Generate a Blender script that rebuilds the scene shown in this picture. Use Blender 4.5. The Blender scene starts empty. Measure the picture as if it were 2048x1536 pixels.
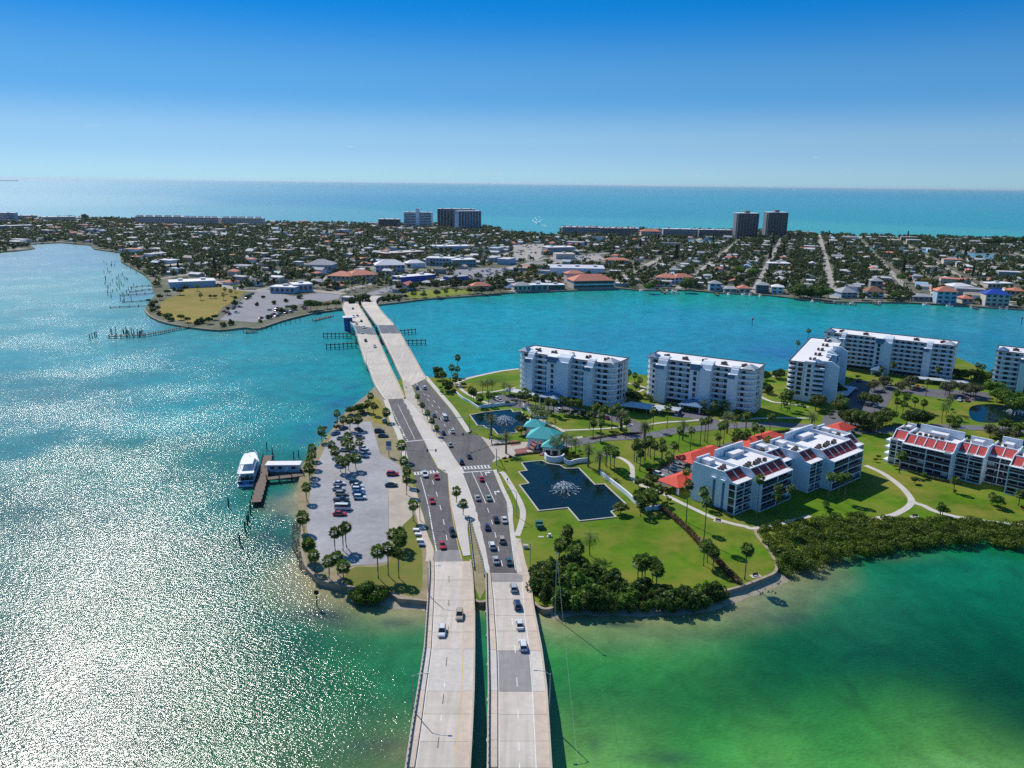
import bpy, math, random
import numpy as np
from mathutils import Vector, Matrix
random.seed(7); RNG = np.random.default_rng(11)
R = math.radians; PI = math.pi
SC = bpy.context.scene; COL = SC.collection
# ------------------------------------------------------------------ camera
F = 1559.0; CAMH = 110.0
PITCH = math.atan((768 - 366) / F); ROLL = R(0.7)
cr, sr, cp, sp = math.cos(ROLL), math.sin(ROLL), math.cos(PITCH), math.sin(PITCH)
X0 = Vector((1, 0, 0)); U0 = Vector((0, sp, cp)); FW = Vector((0, cp, -sp))
right = X0 * cr + U0 * sr; up = U0 * cr - X0 * sr
cam = bpy.data.cameras.new('camera'); camo = bpy.data.objects.new('camera', cam); COL.objects.link(camo)
cam.sensor_width = 36; cam.sensor_fit = 'HORIZONTAL'; cam.lens = F / 2048 * 36
cam.clip_start = 1; cam.clip_end = 200000
m = Matrix.Identity(4)
for i in range(3):
    m[i][0] = right[i]; m[i][1] = up[i]; m[i][2] = -FW[i]
m[2][3] = CAMH
camo.matrix_world = m; SC.camera = camo
# ------------------------------------------------------------------ world, sun, exposure
SUN_AZ, SUN_EL = -34.0, 43.0          # degrees left of the view axis, above the horizon
w = bpy.data.worlds.new('World'); SC.world = w; w.use_nodes = True
wt = w.node_tree; wt.nodes.clear()
sky = wt.nodes.new('ShaderNodeTexSky'); sky.sky_type = 'NISHITA'; sky.sun_disc = False
sky.sun_elevation = R(SUN_EL); sky.sun_rotation = R(SUN_AZ); sky.altitude = 0
sky.air_density = 1.0; sky.dust_density = 0.35; sky.ozone_density = 3.0
bw = wt.nodes.new('ShaderNodeRGBToBW')      # the clear, saturated blue of the photograph, by height above the horizon
ramp = wt.nodes.new('ShaderNodeValToRGB'); ramp.color_ramp.interpolation = 'EASE'
for i, (p, c) in enumerate([(0.0,(.58,.95,1.16)),(.045,(.42,.79,1.16)),(.105,(.17,.59,1.18)),(.205,(.010,.41,1.24)),(.6,(.14,.52,1.30))]):
    el_ = ramp.color_ramp.elements[i] if i < 2 else ramp.color_ramp.elements.new(p)
    el_.position = p; el_.color = (c[0]/2, c[1]/2, c[2]/2, 1)
hs = wt.nodes.new('ShaderNodeMixRGB'); hs.blend_type = 'MULTIPLY'; hs.inputs[0].default_value = 1
dbl = wt.nodes.new('ShaderNodeVectorMath'); dbl.operation = 'SCALE'; dbl.inputs['Scale'].default_value = 2.0
bg = wt.nodes.new('ShaderNodeBackground'); bg.inputs['Strength'].default_value = 0.10
wo = wt.nodes.new('ShaderNodeOutputWorld')
# a few thin wisps low above the horizon, all the way round
tcw = wt.nodes.new('ShaderNodeTexCoord'); mpw = wt.nodes.new('ShaderNodeMapping'); mpw.inputs['Scale'].default_value = (9, 9, 60)
nzw = wt.nodes.new('ShaderNodeTexNoise'); nzw.inputs['Scale'].default_value = 2.2; nzw.inputs['Detail'].default_value = 6
rw = wt.nodes.new('ShaderNodeMapRange'); rw.inputs[1].default_value = 0.69; rw.inputs[2].default_value = 0.84; rw.inputs[4].default_value = 0.45
sx = wt.nodes.new('ShaderNodeSeparateXYZ')
band = wt.nodes.new('ShaderNodeMapRange'); band.interpolation_type = 'SMOOTHSTEP'
band.inputs[1].default_value = 0.085; band.inputs[2].default_value = 0.03; band.inputs[3].default_value = 0; band.inputs[4].default_value = 1
mw = wt.nodes.new('ShaderNodeMath'); mw.operation = 'MULTIPLY'
mxw = wt.nodes.new('ShaderNodeMixRGB'); mxw.inputs[2].default_value = (9.5, 9.8, 10.2, 1)
L = wt.links.new
L(tcw.outputs['Generated'], mpw.inputs[0]); L(mpw.outputs[0], nzw.inputs['Vector']); L(nzw.outputs[0], rw.inputs[0])
L(tcw.outputs['Generated'], sx.inputs[0]); L(sx.outputs[2], band.inputs[0])
L(rw.outputs[0], mw.inputs[0]); L(band.outputs[0], mw.inputs[1])
pw1 = wt.nodes.new('ShaderNodeMath'); pw1.operation = 'MULTIPLY'; pw1.inputs[1].default_value = 1/6
pw2 = wt.nodes.new('ShaderNodeMath'); pw2.operation = 'POWER'; pw2.inputs[1].default_value = .5
pw3 = wt.nodes.new('ShaderNodeMath'); pw3.operation = 'MULTIPLY'; pw3.inputs[1].default_value = 6
L(bw.outputs[0], pw1.inputs[0]); L(pw1.outputs[0], pw2.inputs[0]); L(pw2.outputs[0], pw3.inputs[0])
L(sky.outputs[0], bw.inputs[0]); L(sx.outputs[2], ramp.inputs[0]); L(pw3.outputs[0], hs.inputs[1]); L(ramp.outputs[0], hs.inputs[2]); L(hs.outputs[0], dbl.inputs[0]); L(dbl.outputs[0], mxw.inputs[1]); L(mw.outputs[0], mxw.inputs[0])
L(mxw.outputs[0], bg.inputs[0]); L(bg.outputs[0], wo.inputs[0])
sl = bpy.data.lights.new('sun', 'SUN'); sl.energy = 4.8; sl.angle = R(0.5); sl.color = (1.0, 0.94, 0.85)
so = bpy.data.objects.new('sun', sl); COL.objects.link(so)
a, e = R(SUN_AZ), R(SUN_EL)
SUNV = Vector((math.sin(a) * math.cos(e), math.cos(a) * math.cos(e), math.sin(e)))
so.rotation_euler = (-SUNV).to_track_quat('-Z', 'Y').to_euler(); so.location = (0, 0, 300)
vs = SC.view_settings; vs.view_transform = 'Standard'; vs.look = 'None'; vs.exposure = 0.0; vs.gamma = 1; vs.use_curve_mapping = False
SC.cycles.use_denoising = False
SC.cycles.max_bounces = 5; SC.cycles.diffuse_bounces = 2; SC.cycles.glossy_bounces = 2
SC.cycles.transmission_bounces = 3; SC.cycles.transparent_max_bounces = 4; SC.cycles.volume_bounces = 0
SC.cycles.caustics_reflective = False; SC.cycles.caustics_refractive = False
SC.cycles.sample_clamp_indirect = 4
# ------------------------------------------------------------------ where a photo pixel stands on level ground
def ray(x, y):
    u = (x - 1024) / F; v = -(y - 768) / F
    u, v = u * cr - v * sr, u * sr + v * cr
    return (u, cp + v * sp, -sp + v * cp)
LZ = 1.5                                  # height of the land above the water
def G(x, y, z=LZ):
    r = ray(x, y); t = (z - CAMH) / r[2]
    return (r[0] * t, r[1] * t, z)
def G2(x, y, z=LZ): return G(x, y, z)[:2]
def Z(o, pts, s=4.0): return [(o[0] + p[0] / s, o[1] + p[1] / s) + tuple(p[2:]) for p in pts]
a1, a2, a3, a4, a5, a6, a7, a8 = (0, 340), (512, 340), (1024, 340), (1536, 340), (450, 724), (800, 640), (1200, 620), (1536, 640)
b1, b2, b3, b4, b5 = (560, 960), (960, 900), (1200, 840), (1536, 840), (700, 1152)
c1, c2, c3, c4, c5, c6, c7, c8 = (1020, 670), (1276, 680), (1540, 640), (1792, 640), (1330, 850), (1540, 840), (1792, 830), (960, 800)
# ------------------------------------------------------------------ mesh helpers
class MB:
    def __init__(s): s.v = []; s.f = []; s.m = []; s.cm = 0
    def add(s, vs, fs):
        b = len(s.v); s.v += [tuple(p) for p in vs]
        for f in fs: s.f.append(tuple(b + i for i in f)); s.m.append(s.cm)
        return s
    def box(s, x0, x1, y0, y1, z0, z1):
        return s.add([(x0,y0,z0),(x1,y0,z0),(x1,y1,z0),(x0,y1,z0),(x0,y0,z1),(x1,y0,z1),(x1,y1,z1),(x0,y1,z1)],
              [(3,2,1,0),(4,5,6,7),(0,1,5,4),(1,2,6,5),(2,3,7,6),(3,0,4,7)])
    def prism(s, poly, z0, z1, bottom=False):
        n = len(poly)
        if area2(poly) < 0: poly = poly[::-1]
        s.add([(p[0],p[1],z0) for p in poly] + [(p[0],p[1],z1) for p in poly],
              [tuple(range(n, 2*n))] + [(i, (i+1)%n, n+(i+1)%n, n+i) for i in range(n)] + ([tuple(range(n-1,-1,-1))] if bottom else []))
        return s
    def yprism(s, prof, x0, x1):
        """profile of (y, z) points swept along x"""
        n = len(prof)
        s.add([(x0,p[0],p[1]) for p in prof] + [(x1,p[0],p[1]) for p in prof],
              [tuple(range(n-1,-1,-1)), tuple(range(n,2*n))] + [(i,(i+1)%n,n+(i+1)%n,n+i) for i in range(n)])
        return s
    def tube(s, pts, rad, n=6, cap=True):
        pts = [Vector(p) for p in pts]; k = len(pts); vs = []
        if not hasattr(rad, '__len__'): rad = [rad]*k
        for i, p in enumerate(pts):
            t = (pts[min(i+1,k-1)] - pts[max(i-1,0)]).normalized()
            ux = t.cross(Vector((0,0,1)) if abs(t.z) < .95 else Vector((1,0,0))).normalized(); uy = t.cross(ux)
            for j in range(n):
                an = 2*PI*j/n; vs.append(p + (ux*math.cos(an) + uy*math.sin(an))*rad[i])
        fs = [(i*n+j, i*n+(j+1)%n, (i+1)*n+(j+1)%n, (i+1)*n+j) for i in range(k-1) for j in range(n)]
        if cap: fs += [tuple(range(n-1,-1,-1)), tuple(range((k-1)*n, k*n))]
        return s.add(vs, fs)
    def lathe(s, prof, n=8, c=(0,0)):
        vs = [(c[0]+r*math.cos(2*PI*j/n), c[1]+r*math.sin(2*PI*j/n), z) for r, z in prof for j in range(n)]
        k = len(prof)
        fs = [(i*n+j, i*n+(j+1)%n, (i+1)*n+(j+1)%n, (i+1)*n+j) for i in range(k-1) for j in range(n)]
        return s.add(vs, fs + [tuple(range(n-1,-1,-1)), tuple(range((k-1)*n,k*n))])
    def hip(s, x0, x1, y0, y1, z0, z1, inset=None, over=0.0, thick=.25):
        x0 -= over; x1 += over; y0 -= over; y1 += over
        w, d = x1-x0, y1-y0; i = min(w,d)/2 if inset is None else inset
        if w >= d: a, b = (x0+i,(y0+y1)/2,z1), (x1-i,(y0+y1)/2,z1)
        else: a, b = ((x0+x1)/2,y0+i,z1), ((x0+x1)/2,y1-i,z1)
        vs = [(x0,y0,z0),(x1,y0,z0),(x1,y1,z0),(x0,y1,z0),a,b]+[(x0,y0,z0-thick),(x1,y0,z0-thick),(x1,y1,z0-thick),(x0,y1,z0-thick)]
        if w >= d: fs = [(0,1,5,4),(1,2,5),(2,3,4,5),(3,0,4)]
        else: fs = [(0,1,4),(1,2,5,4),(2,3,5),(3,0,4,5)]
        return s.add(vs, fs + [(6,7,1,0),(7,8,2,1),(8,9,3,2),(9,6,0,3),(9,8,7,6)])
    def gable(s, x0, x1, y0, y1, z0, z1, over=.4, thick=.25):
        x0 -= over; x1 += over; y0 -= over; y1 += over; ym = (y0+y1)/2
        return s.yprism([(y0,z0-thick),(y1,z0-thick),(y1,z0),(ym,z1),(y0,z0)], x0, x1)
    def mesh(s, name='m'):
        me = bpy.data.meshes.new(name); me.from_pydata(s.v, [], s.f)
        if any(s.m): me.polygons.foreach_set('material_index', s.m)
        me.update(); return me
def area2(p): return sum(p[i][0]*p[(i+1)%len(p)][1] - p[(i+1)%len(p)][0]*p[i][1] for i in range(len(p)))
def np_mesh(name, V, Fq):
    """quads or tris from numpy arrays"""
    me = bpy.data.meshes.new(name); V = np.asarray(V, np.float32); Fq = np.asarray(Fq, np.int32); k = Fq.shape[1]
    me.vertices.add(len(V)); me.vertices.foreach_set('co', V.ravel())
    me.loops.add(Fq.size); me.loops.foreach_set('vertex_index', Fq.ravel())
    me.polygons.add(len(Fq)); me.polygons.foreach_set('loop_start', np.arange(0, Fq.size, k, dtype=np.int32))
    me.update(calc_edges=True); me.validate(); return me
def obj(name, me, mt=None, parent=None, loc=None, rz=None, sc=None):
    if isinstance(me, MB): me = me.mesh(name)
    o = bpy.data.objects.new(name, me); COL.objects.link(o)
    if mt is not None:
        ms = mt if isinstance(mt, (list, tuple)) else [mt]
        if len(me.materials) == 0:
            for q in ms: me.materials.append(q)
        else:
            for i, q in enumerate(ms):
                if me.materials[i] is not q: o.material_slots[i].link = 'OBJECT'; o.material_slots[i].material = q
    if parent is not None: o.parent = parent
    if loc is not None: o.location = loc
    if rz is not None: o.rotation_euler = (0, 0, rz)
    if sc is not None: o.scale = sc if hasattr(sc, '__len__') else (sc, sc, sc)
    return o
def tag(o, label=None, cat=None, group=None, kind=None):
    if label: o['label'] = label
    if cat: o['category'] = cat
    if group: o['group'] = group
    if kind: o['kind'] = kind
    return o
def thing(name, label, cat, loc=(0,0,0), rz=0, group=None, sc=None):
    o = bpy.data.objects.new(name, None); COL.objects.link(o); o.empty_display_size = .5
    o.location = loc; o.rotation_euler = (0,0,rz)
    if sc is not None: o.scale = (sc,sc,sc) if not hasattr(sc,'__len__') else sc
    return tag(o, label, cat, group)
def struct(name, me, mt, label=None):
    o = obj(name, me, mt); o['kind'] = 'structure'
    if label: o['label'] = label
    return o
def smooth(o):
    me = o.data if hasattr(o, 'data') else o
    me.polygons.foreach_set('use_smooth', [True]*len(me.polygons)); return o
def spline(pts, n=6, closed=False):
    P = [np.array(p[:2], float) for p in pts]; k = len(P); out = []
    rng = range(k) if closed else range(k-1)
    for i in rng:
        if closed: p0,p1,p2,p3 = P[(i-1)%k],P[i],P[(i+1)%k],P[(i+2)%k]
        else: p0,p1,p2,p3 = P[max(i-1,0)],P[i],P[i+1],P[min(i+2,k-1)]
        for j in range(n):
            t = j/n; out.append(.5*((2*p1)+(-p0+p2)*t+(2*p0-5*p1+4*p2-p3)*t*t+(-p0+3*p1-3*p2+p3)*t**3))
    if not closed: out.append(P[-1])
    return [tuple(q) for q in out]
def gp(pts, z=LZ): return [G2(p[0], p[1], z) for p in pts]
def offs(line, d):
    """polyline moved sideways by d (left positive)"""
    out = []; n = len(line)
    for i in range(n):
        p, q = np.array(line[max(i-1,0)][:2]), np.array(line[min(i+1,n-1)][:2]); t = q-p; t = t/(np.hypot(*t)+1e-9)
        out.append((line[i][0]-t[1]*d, line[i][1]+t[0]*d))
    return out
def ribbon(line, wd, z0, z1):
    mb = MB(); l, r = offs(line, wd/2), offs(line, -wd/2); n = len(line)
    zs = z1 if hasattr(z1, '__len__') else [z1]*n
    vs = [(l[i][0],l[i][1],zs[i]) for i in range(n)] + [(r[i][0],r[i][1],zs[i]) for i in range(n)]
    vs += [(l[i][0],l[i][1],zs[i]-(z1-z0 if not hasattr(z1,'__len__') else z0)) for i in range(n)] + [(r[i][0],r[i][1],zs[i]-(z1-z0 if not hasattr(z1,'__len__') else z0)) for i in range(n)]
    fs = [(n+i, n+i+1, i+1, i) for i in range(n-1)] + [(i,i+1,2*n+i+1,2*n+i) for i in range(n-1)] + [(n+i+1,n+i,3*n+i,3*n+i+1) for i in range(n-1)]
    fs += [(0,2*n,3*n,n), (n-1,2*n-1,4*n-1,3*n-1)]
    return mb.add(vs, fs)
def sheet(poly, z, skirt=0.3): return MB().prism(poly, z-skirt, z)
def resample(line, step):
    P = np.array([p[:2] for p in line], float); d = np.r_[0, np.cumsum(np.hypot(*np.diff(P, axis=0).T))]
    n = max(2, int(round(d[-1]/step))+1); s = np.linspace(0, d[-1], n)
    return list(zip(np.interp(s, d, P[:,0]), np.interp(s, d, P[:,1])))
def in_poly(px, py, poly):
    px = np.asarray(px); py = np.asarray(py); r = np.zeros(px.shape, bool); n = len(poly)
    for i in range(n):
        x1,y1 = poly[i][:2]; x2,y2 = poly[(i+1)%n][:2]
        if y1 == y2: continue
        c = ((y1 > py) != (y2 > py)) & (px < (x2-x1)*(py-y1)/(y2-y1)+x1); r ^= c
    return r
def seg_dist(px, py, line, closed=False):
    d = np.full(np.shape(px), 1e9); n = len(line)
    for i in range(n if closed else n-1):
        ax,ay = line[i][:2]; bx,by = line[(i+1)%n][:2]; dx,dy = bx-ax,by-ay
        t = np.clip(((px-ax)*dx+(py-ay)*dy)/(dx*dx+dy*dy+1e-9),0,1)
        d = np.minimum(d, np.hypot(px-ax-t*dx, py-ay-t*dy))
    return d
def copy_tree(o, loc=None, rz=None, sc=None, parent=None, **tags):
    c = o.copy(); COL.objects.link(c); c.parent = parent
    if loc is not None: c.location = loc
    if rz is not None: c.rotation_euler = (0,0,rz)
    if sc is not None: c.scale = sc if hasattr(sc,'__len__') else (sc,sc,sc)
    for k, v in tags.items(): c[{'cat':'category'}.get(k,k)] = v
    for ch in o.children: copy_tree(ch, parent=c)
    return c
# ------------------------------------------------------------------ materials
def lin(r, g, b):
    f = lambda c: (c/255/12.92) if c/255 <= .04045 else ((c/255+.055)/1.055)**2.4
    return (f(r), f(g), f(b))
MATS = {}
def mat(name, col, rough=.8, var=.15, scale=.6, col2=None, spec=.3, bump=0, rand=0, detail=4, metal=0, big=0, world=True, streak=0):
    """principled, colour broken up by noise in object space (+ a little per object)"""
    if name in MATS: return MATS[name]
    M = bpy.data.materials.new(name); M.use_nodes = True; t = M.node_tree; N = t.nodes; lk = t.links.new
    b = N['Principled BSDF']; b.inputs['Roughness'].default_value = rough; b.inputs['Specular IOR Level'].default_value = spec; b.inputs['Metallic'].default_value = metal
    src = None
    if var or col2 or bump:
        tc = N.new('ShaderNodeTexCoord'); nz = N.new('ShaderNodeTexNoise'); nz.inputs['Scale'].default_value = scale; nz.inputs['Detail'].default_value = detail; nz.inputs['Roughness'].default_value = .6
        vec = tc.outputs['Object']
        if world:
            ge = N.new('ShaderNodeNewGeometry'); vec = ge.outputs['Position']
        lk(vec, nz.inputs['Vector'])
        rmp = N.new('ShaderNodeMapRange'); rmp.inputs[1].default_value = .3; rmp.inputs[2].default_value = .7; lk(nz.outputs[0], rmp.inputs[0])
        mx = N.new('ShaderNodeMixRGB'); lk(rmp.outputs[0], mx.inputs[0])
        c2 = col2 if col2 else tuple(c*(1+var) for c in col); c1_ = tuple(c*(1-var) for c in col) if not col2 else col
        mx.inputs[1].default_value = (*c1_, 1); mx.inputs[2].default_value = (*c2, 1); src = mx.outputs[0]
        if big:
            n2 = N.new('ShaderNodeTexNoise'); n2.inputs['Scale'].default_value = scale*.12; n2.inputs['Detail'].default_value = 3; lk(vec, n2.inputs['Vector'])
            r2 = N.new('ShaderNodeMapRange'); r2.inputs[1].default_value = .3; r2.inputs[2].default_value = .7; r2.inputs[3].default_value = 1-big; r2.inputs[4].default_value = 1+big; lk(n2.outputs[0], r2.inputs[0])
            m2 = N.new('ShaderNodeVectorMath'); m2.operation = 'SCALE'; lk(src, m2.inputs[0]); lk(r2.outputs[0], m2.inputs['Scale']); src = m2.outputs[0]
        if streak:      # wheel tracks and stains drawn out along the carriageway
            ms = N.new('ShaderNodeMapping'); ms.inputs['Scale'].default_value = (.9,.022,1); lk(vec, ms.inputs[0]); n4 = N.new('ShaderNodeTexNoise'); n4.inputs['Scale'].default_value = 1.0; n4.inputs['Detail'].default_value = 5; lk(ms.outputs[0], n4.inputs['Vector'])
            r4 = N.new('ShaderNodeMapRange'); r4.inputs[1].default_value = .3; r4.inputs[2].default_value = .7; r4.inputs[3].default_value = 1-streak; r4.inputs[4].default_value = 1+streak; lk(n4.outputs[0], r4.inputs[0])
            m4 = N.new('ShaderNodeVectorMath'); m4.operation = 'SCALE'; lk(src, m4.inputs[0]); lk(r4.outputs[0], m4.inputs['Scale']); src = m4.outputs[0]
        if bump:
            bp = N.new('ShaderNodeBump'); bp.inputs['Strength'].default_value = bump; bp.inputs['Distance'].default_value = .05; lk(nz.outputs[0], bp.inputs['Height']); lk(bp.outputs[0], b.inputs['Normal'])
    if rand:
        oi = N.new('ShaderNodeObjectInfo'); rr = N.new('ShaderNodeMapRange'); rr.inputs[3].default_value = 1-rand; rr.inputs[4].default_value = 1+rand; lk(oi.outputs['Random'], rr.inputs[0])
        m3 = N.new('ShaderNodeVectorMath'); m3.operation = 'SCALE'
        if src is not None: lk(src, m3.inputs[0])
        else: m3.inputs[0].default_value = col
        lk(rr.outputs[0], m3.inputs['Scale']); src = m3.outputs[0]
    if src is not None: lk(src, b.inputs['Base Color'])
    else: b.inputs['Base Color'].default_value = (*col, 1)
    MATS[name] = M; return M
def leafmat(name, col, col2, trans=.36, scale=.5, rand=.25):
    if name in MATS: return MATS[name]
    M = bpy.data.materials.new(name); M.use_nodes = True; t = M.node_tree; N = t.nodes; lk = t.links.new
    N.remove(N['Principled BSDF']); out = N['Material Output']
    ge = N.new('ShaderNodeNewGeometry'); nz = N.new('ShaderNodeTexNoise'); nz.inputs['Scale'].default_value = scale; nz.inputs['Detail'].default_value = 3; lk(ge.outputs['Position'], nz.inputs['Vector'])
    rmp = N.new('ShaderNodeMapRange'); rmp.inputs[1].default_value = .32; rmp.inputs[2].default_value = .68; lk(nz.outputs[0], rmp.inputs[0])
    mx = N.new('ShaderNodeMixRGB'); mx.inputs[1].default_value = (*col,1); mx.inputs[2].default_value = (*col2,1); lk(rmp.outputs[0], mx.inputs[0])
    oi = N.new('ShaderNodeObjectInfo'); rr = N.new('ShaderNodeMapRange'); rr.inputs[3].default_value = 1-rand; rr.inputs[4].default_value = 1+rand; lk(oi.outputs['Random'], rr.inputs[0])
    m3 = N.new('ShaderNodeVectorMath'); m3.operation = 'SCALE'; lk(mx.outputs[0], m3.inputs[0]); lk(rr.outputs[0], m3.inputs['Scale'])
    d = N.new('ShaderNodeBsdfPrincipled'); d.inputs['Roughness'].default_value = .5; d.inputs['Specular IOR Level'].default_value = .22; tr = N.new('ShaderNodeBsdfTranslucent'); ms = N.new('ShaderNodeMixShader'); ms.inputs[0].default_value = trans
    lk(m3.outputs[0], d.inputs['Base Color']); lk(m3.outputs[0], tr.inputs[0]); lk(d.outputs[0], ms.inputs[1]); lk(tr.outputs[0], ms.inputs[2]); lk(ms.outputs[0], out.inputs[0])
    MATS[name] = M; return M
m_grass = mat('lawn_grass', (.060,.150,.004), .9, scale=.35, col2=(.105,.195,.007), spec=.1, big=.25, detail=8)
_t = m_grass.node_tree; _b = _t.nodes['Principled BSDF']; _src = _b.inputs['Base Color'].links[0].from_socket
_g = _t.nodes.new('ShaderNodeNewGeometry'); _n = _t.nodes.new('ShaderNodeTexNoise'); _n.inputs['Scale'].default_value = .045; _n.inputs['Detail'].default_value = 7; _n.inputs['Roughness'].default_value = .65
_r = _t.nodes.new('ShaderNodeMapRange'); _r.inputs[1].default_value = .42; _r.inputs[2].default_value = .64; _r.inputs[4].default_value = .85
_m = _t.nodes.new('ShaderNodeMixRGB'); _m.inputs[2].default_value = (.225,.205,.035,1)
_t.links.new(_g.outputs['Position'], _n.inputs['Vector']); _t.links.new(_n.outputs[0], _r.inputs[0]); _t.links.new(_r.outputs[0], _m.inputs[0]); _t.links.new(_src, _m.inputs[1]); _t.links.new(_m.outputs[0], _b.inputs['Base Color'])
m_drygrass = mat('dry_grass', (.28,.22,.05), .9, scale=.12, col2=(.18,.20,.03), spec=.1, big=.2, detail=8)
m_dirt = mat('sandy_dirt', (.33,.27,.19), .95, scale=.25, col2=(.22,.20,.09), spec=.1, detail=8)
m_sand = mat('sand', (.42,.37,.28), .95, scale=.5, col2=(.30,.26,.19), spec=.1, detail=6)
m_asph = mat('asphalt', (.118,.110,.112), .85, .18, .8, spec=.2, big=.15, detail=8, streak=.16)
m_asph2 = mat('pale_asphalt', (.33,.325,.335), .9, .12, .5, spec=.2, big=.16, detail=10)
m_conc = mat('concrete', (.45,.40,.335), .85, .1, .8, spec=.2, big=.1, detail=8)
m_conc2 = mat('pale_concrete', (.53,.49,.44), .85, .1, .9, spec=.2, big=.08, detail=8)
m_deck = mat('bridge_deck_concrete', (.53,.475,.41), .8, .09, .5, spec=.2, big=.1, detail=8, rand=.05, streak=.10)
m_deckdark = mat('worn_deck_concrete', (.27,.255,.245), .8, .1, .5, spec=.2, big=.1, detail=8, streak=.1)
m_side = mat('sidewalk_concrete', (.52,.43,.35), .85, .1, .6, spec=.2, big=.1, detail=8)
m_wpaint = mat('white_road_paint', (.72,.72,.70), .6, .15, 1.5)
m_ypaint = mat('yellow_road_paint', (.62,.38,.10), .6, .15, 1.5)
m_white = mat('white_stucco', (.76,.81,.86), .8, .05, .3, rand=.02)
m_pale = mat('cream_stucco', (.70,.72,.72), .8, .06, .3, rand=.03)
m_roofw = mat('white_roof', (.74,.72,.72), .8, .06, .4, big=.05)
m_glass = mat('dark_window_glass', (.025,.03,.04), .12, 0, spec=.6, rand=.4)
m_bluecap = mat('slate_blue_metal', (.10,.20,.32), .5, .06, .5)
m_teal = mat('teal_roof_tile', (.06,.46,.45), .6, .1, 1.2, bump=.3)
m_red = mat('red_roof_tile', (.62,.075,.045), .75, .12, .8, bump=.3)
m_maroon = mat('red_shingle', (.40,.055,.05), .8, .15, .9, bump=.3)
m_trim = mat('dark_trim', (.09,.12,.14), .6, .05, .5)
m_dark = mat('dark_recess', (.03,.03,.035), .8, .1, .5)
m_metal = mat('galvanised_steel', (.38,.40,.42), .45, .05, 1, metal=.4)
m_rust = mat('dark_equipment', (.10,.085,.08), .7, .2, 1.5)
m_wood = mat('weathered_timber', (.16,.12,.095), .85, .2, 1.2)
m_dkwood = mat('creosoted_timber', (.045,.038,.032), .85, .2, 1.2)
m_trunk = mat('palm_trunk', (.15,.125,.10), .9, .2, 2)
m_bark = mat('bark', (.12,.095,.075), .9, .2, 2)
m_swall = mat('stained_seawall', (.34,.27,.20), .9, .2, .6, detail=8)
m_pave = mat('brick_paving', (.24,.10,.085), .85, .15, 1.0)
# ================================================================== land outlines (photo pixels, then level ground)
LAND_PX = [(852,1203),(797,1197),(780,1187),(740,1182),(705,1176),(685,1172),(642,1160),(617,1140),(604,1100),(606,1060),(598,1019),(596,999),(598,964),
 (612,919),(630,909),(642,889),(660,866),(675,854),(692,824),(725,804),(740,789),(750,774),(800,759),(850,754),(875,755),(925,756),(975,747),(1035,737),
 (1247,746),(1290,750),(1400,748),(1500,745),(1570,741),(1600,727),(1640,705),(1680,695),(1900,708),(1960,735),(1993,752),(2100,745),(2400,740),(2500,1000),(2300,1062),
 (2046,1072),(1961,1062),(1861,1068),(1761,1078),(1661,1098),(1598,1120),(1562,1128),(1554,1135),(1550,1145),(1525,1157),(1477,1175),(1440,1186),(1420,1195),(1385,1205),(1285,1210),(1165,1208),(1100,1214),(1068,1206)]
LAND = gp(LAND_PX)
FAR_PX = [(-500,520),(-200,512),(0,504),(40,501),(70,497),(60,488),(120,485),(180,490),(188,498),(240,505),(242,523),(285,547),(300,560),(310,590),(297,605),(290,620),(300,632),(330,645),(385,655),(440,660),(490,655),(517,657),(562,642),(622,627),(684,618),
 (758,609),(794,605),(862,597),(937,592),(1024,585),(1136,581),(1236,576),(1286,580),(1374,580),(1449,586),(1536,590),(1623,600),(1711,604),(1811,605),(1911,610),(2048,619),(2300,626),(2700,632),
 (2700,488),(2300,484),(2048,480),(1886,477),(1711,472),(1573,466),(1469,463),(1324,461),(1124,458),(1112,470),(1155,480),(1150,484),(1099,472),(1030,466),(987,465),(1009,459),(962,453),(862,451),(757,450),(637,448),(525,446),(272,438),(190,437),(0,440),(-300,438),(-600,440)]
FAR = gp(FAR_PX, 1.2)
# ================================================================== water: one sheet to the horizon
ang = np.r_[np.linspace(-180,-52,40)[:-1], np.linspace(-52,52,430), np.linspace(52,180,40)[1:]]
rad = np.r_[[20,45,75], np.exp(np.arange(math.log(105), math.log(760), .0075)), np.exp(np.arange(math.log(765), math.log(2600), .02)), np.geomspace(2700, 90000, 60)]
A_, R_ = np.meshgrid(np.radians(ang), rad)
WX, WY = (np.sin(A_)*R_).ravel(), (np.cos(A_)*R_).ravel()
nA, nR = len(ang), len(rad)
idx = np.arange(nA*nR).reshape(nR, nA)
Q = np.stack([idx[:-1,:-1], idx[:-1,1:], idx[1:,1:], idx[1:,:-1]], -1).reshape(-1,4)[:, ::-1]
V = np.c_[WX, WY, np.zeros_like(WX)]
V = np.vstack([V, [[0,0,0]]]); ctr = len(V)-1
wm = np_mesh('water', V, np.vstack([Q, np.stack([idx[0,:-1], idx[0,1:], np.full(nA-1, ctr), np.full(nA-1, ctr)], -1)[:, ::-1]]))
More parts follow.
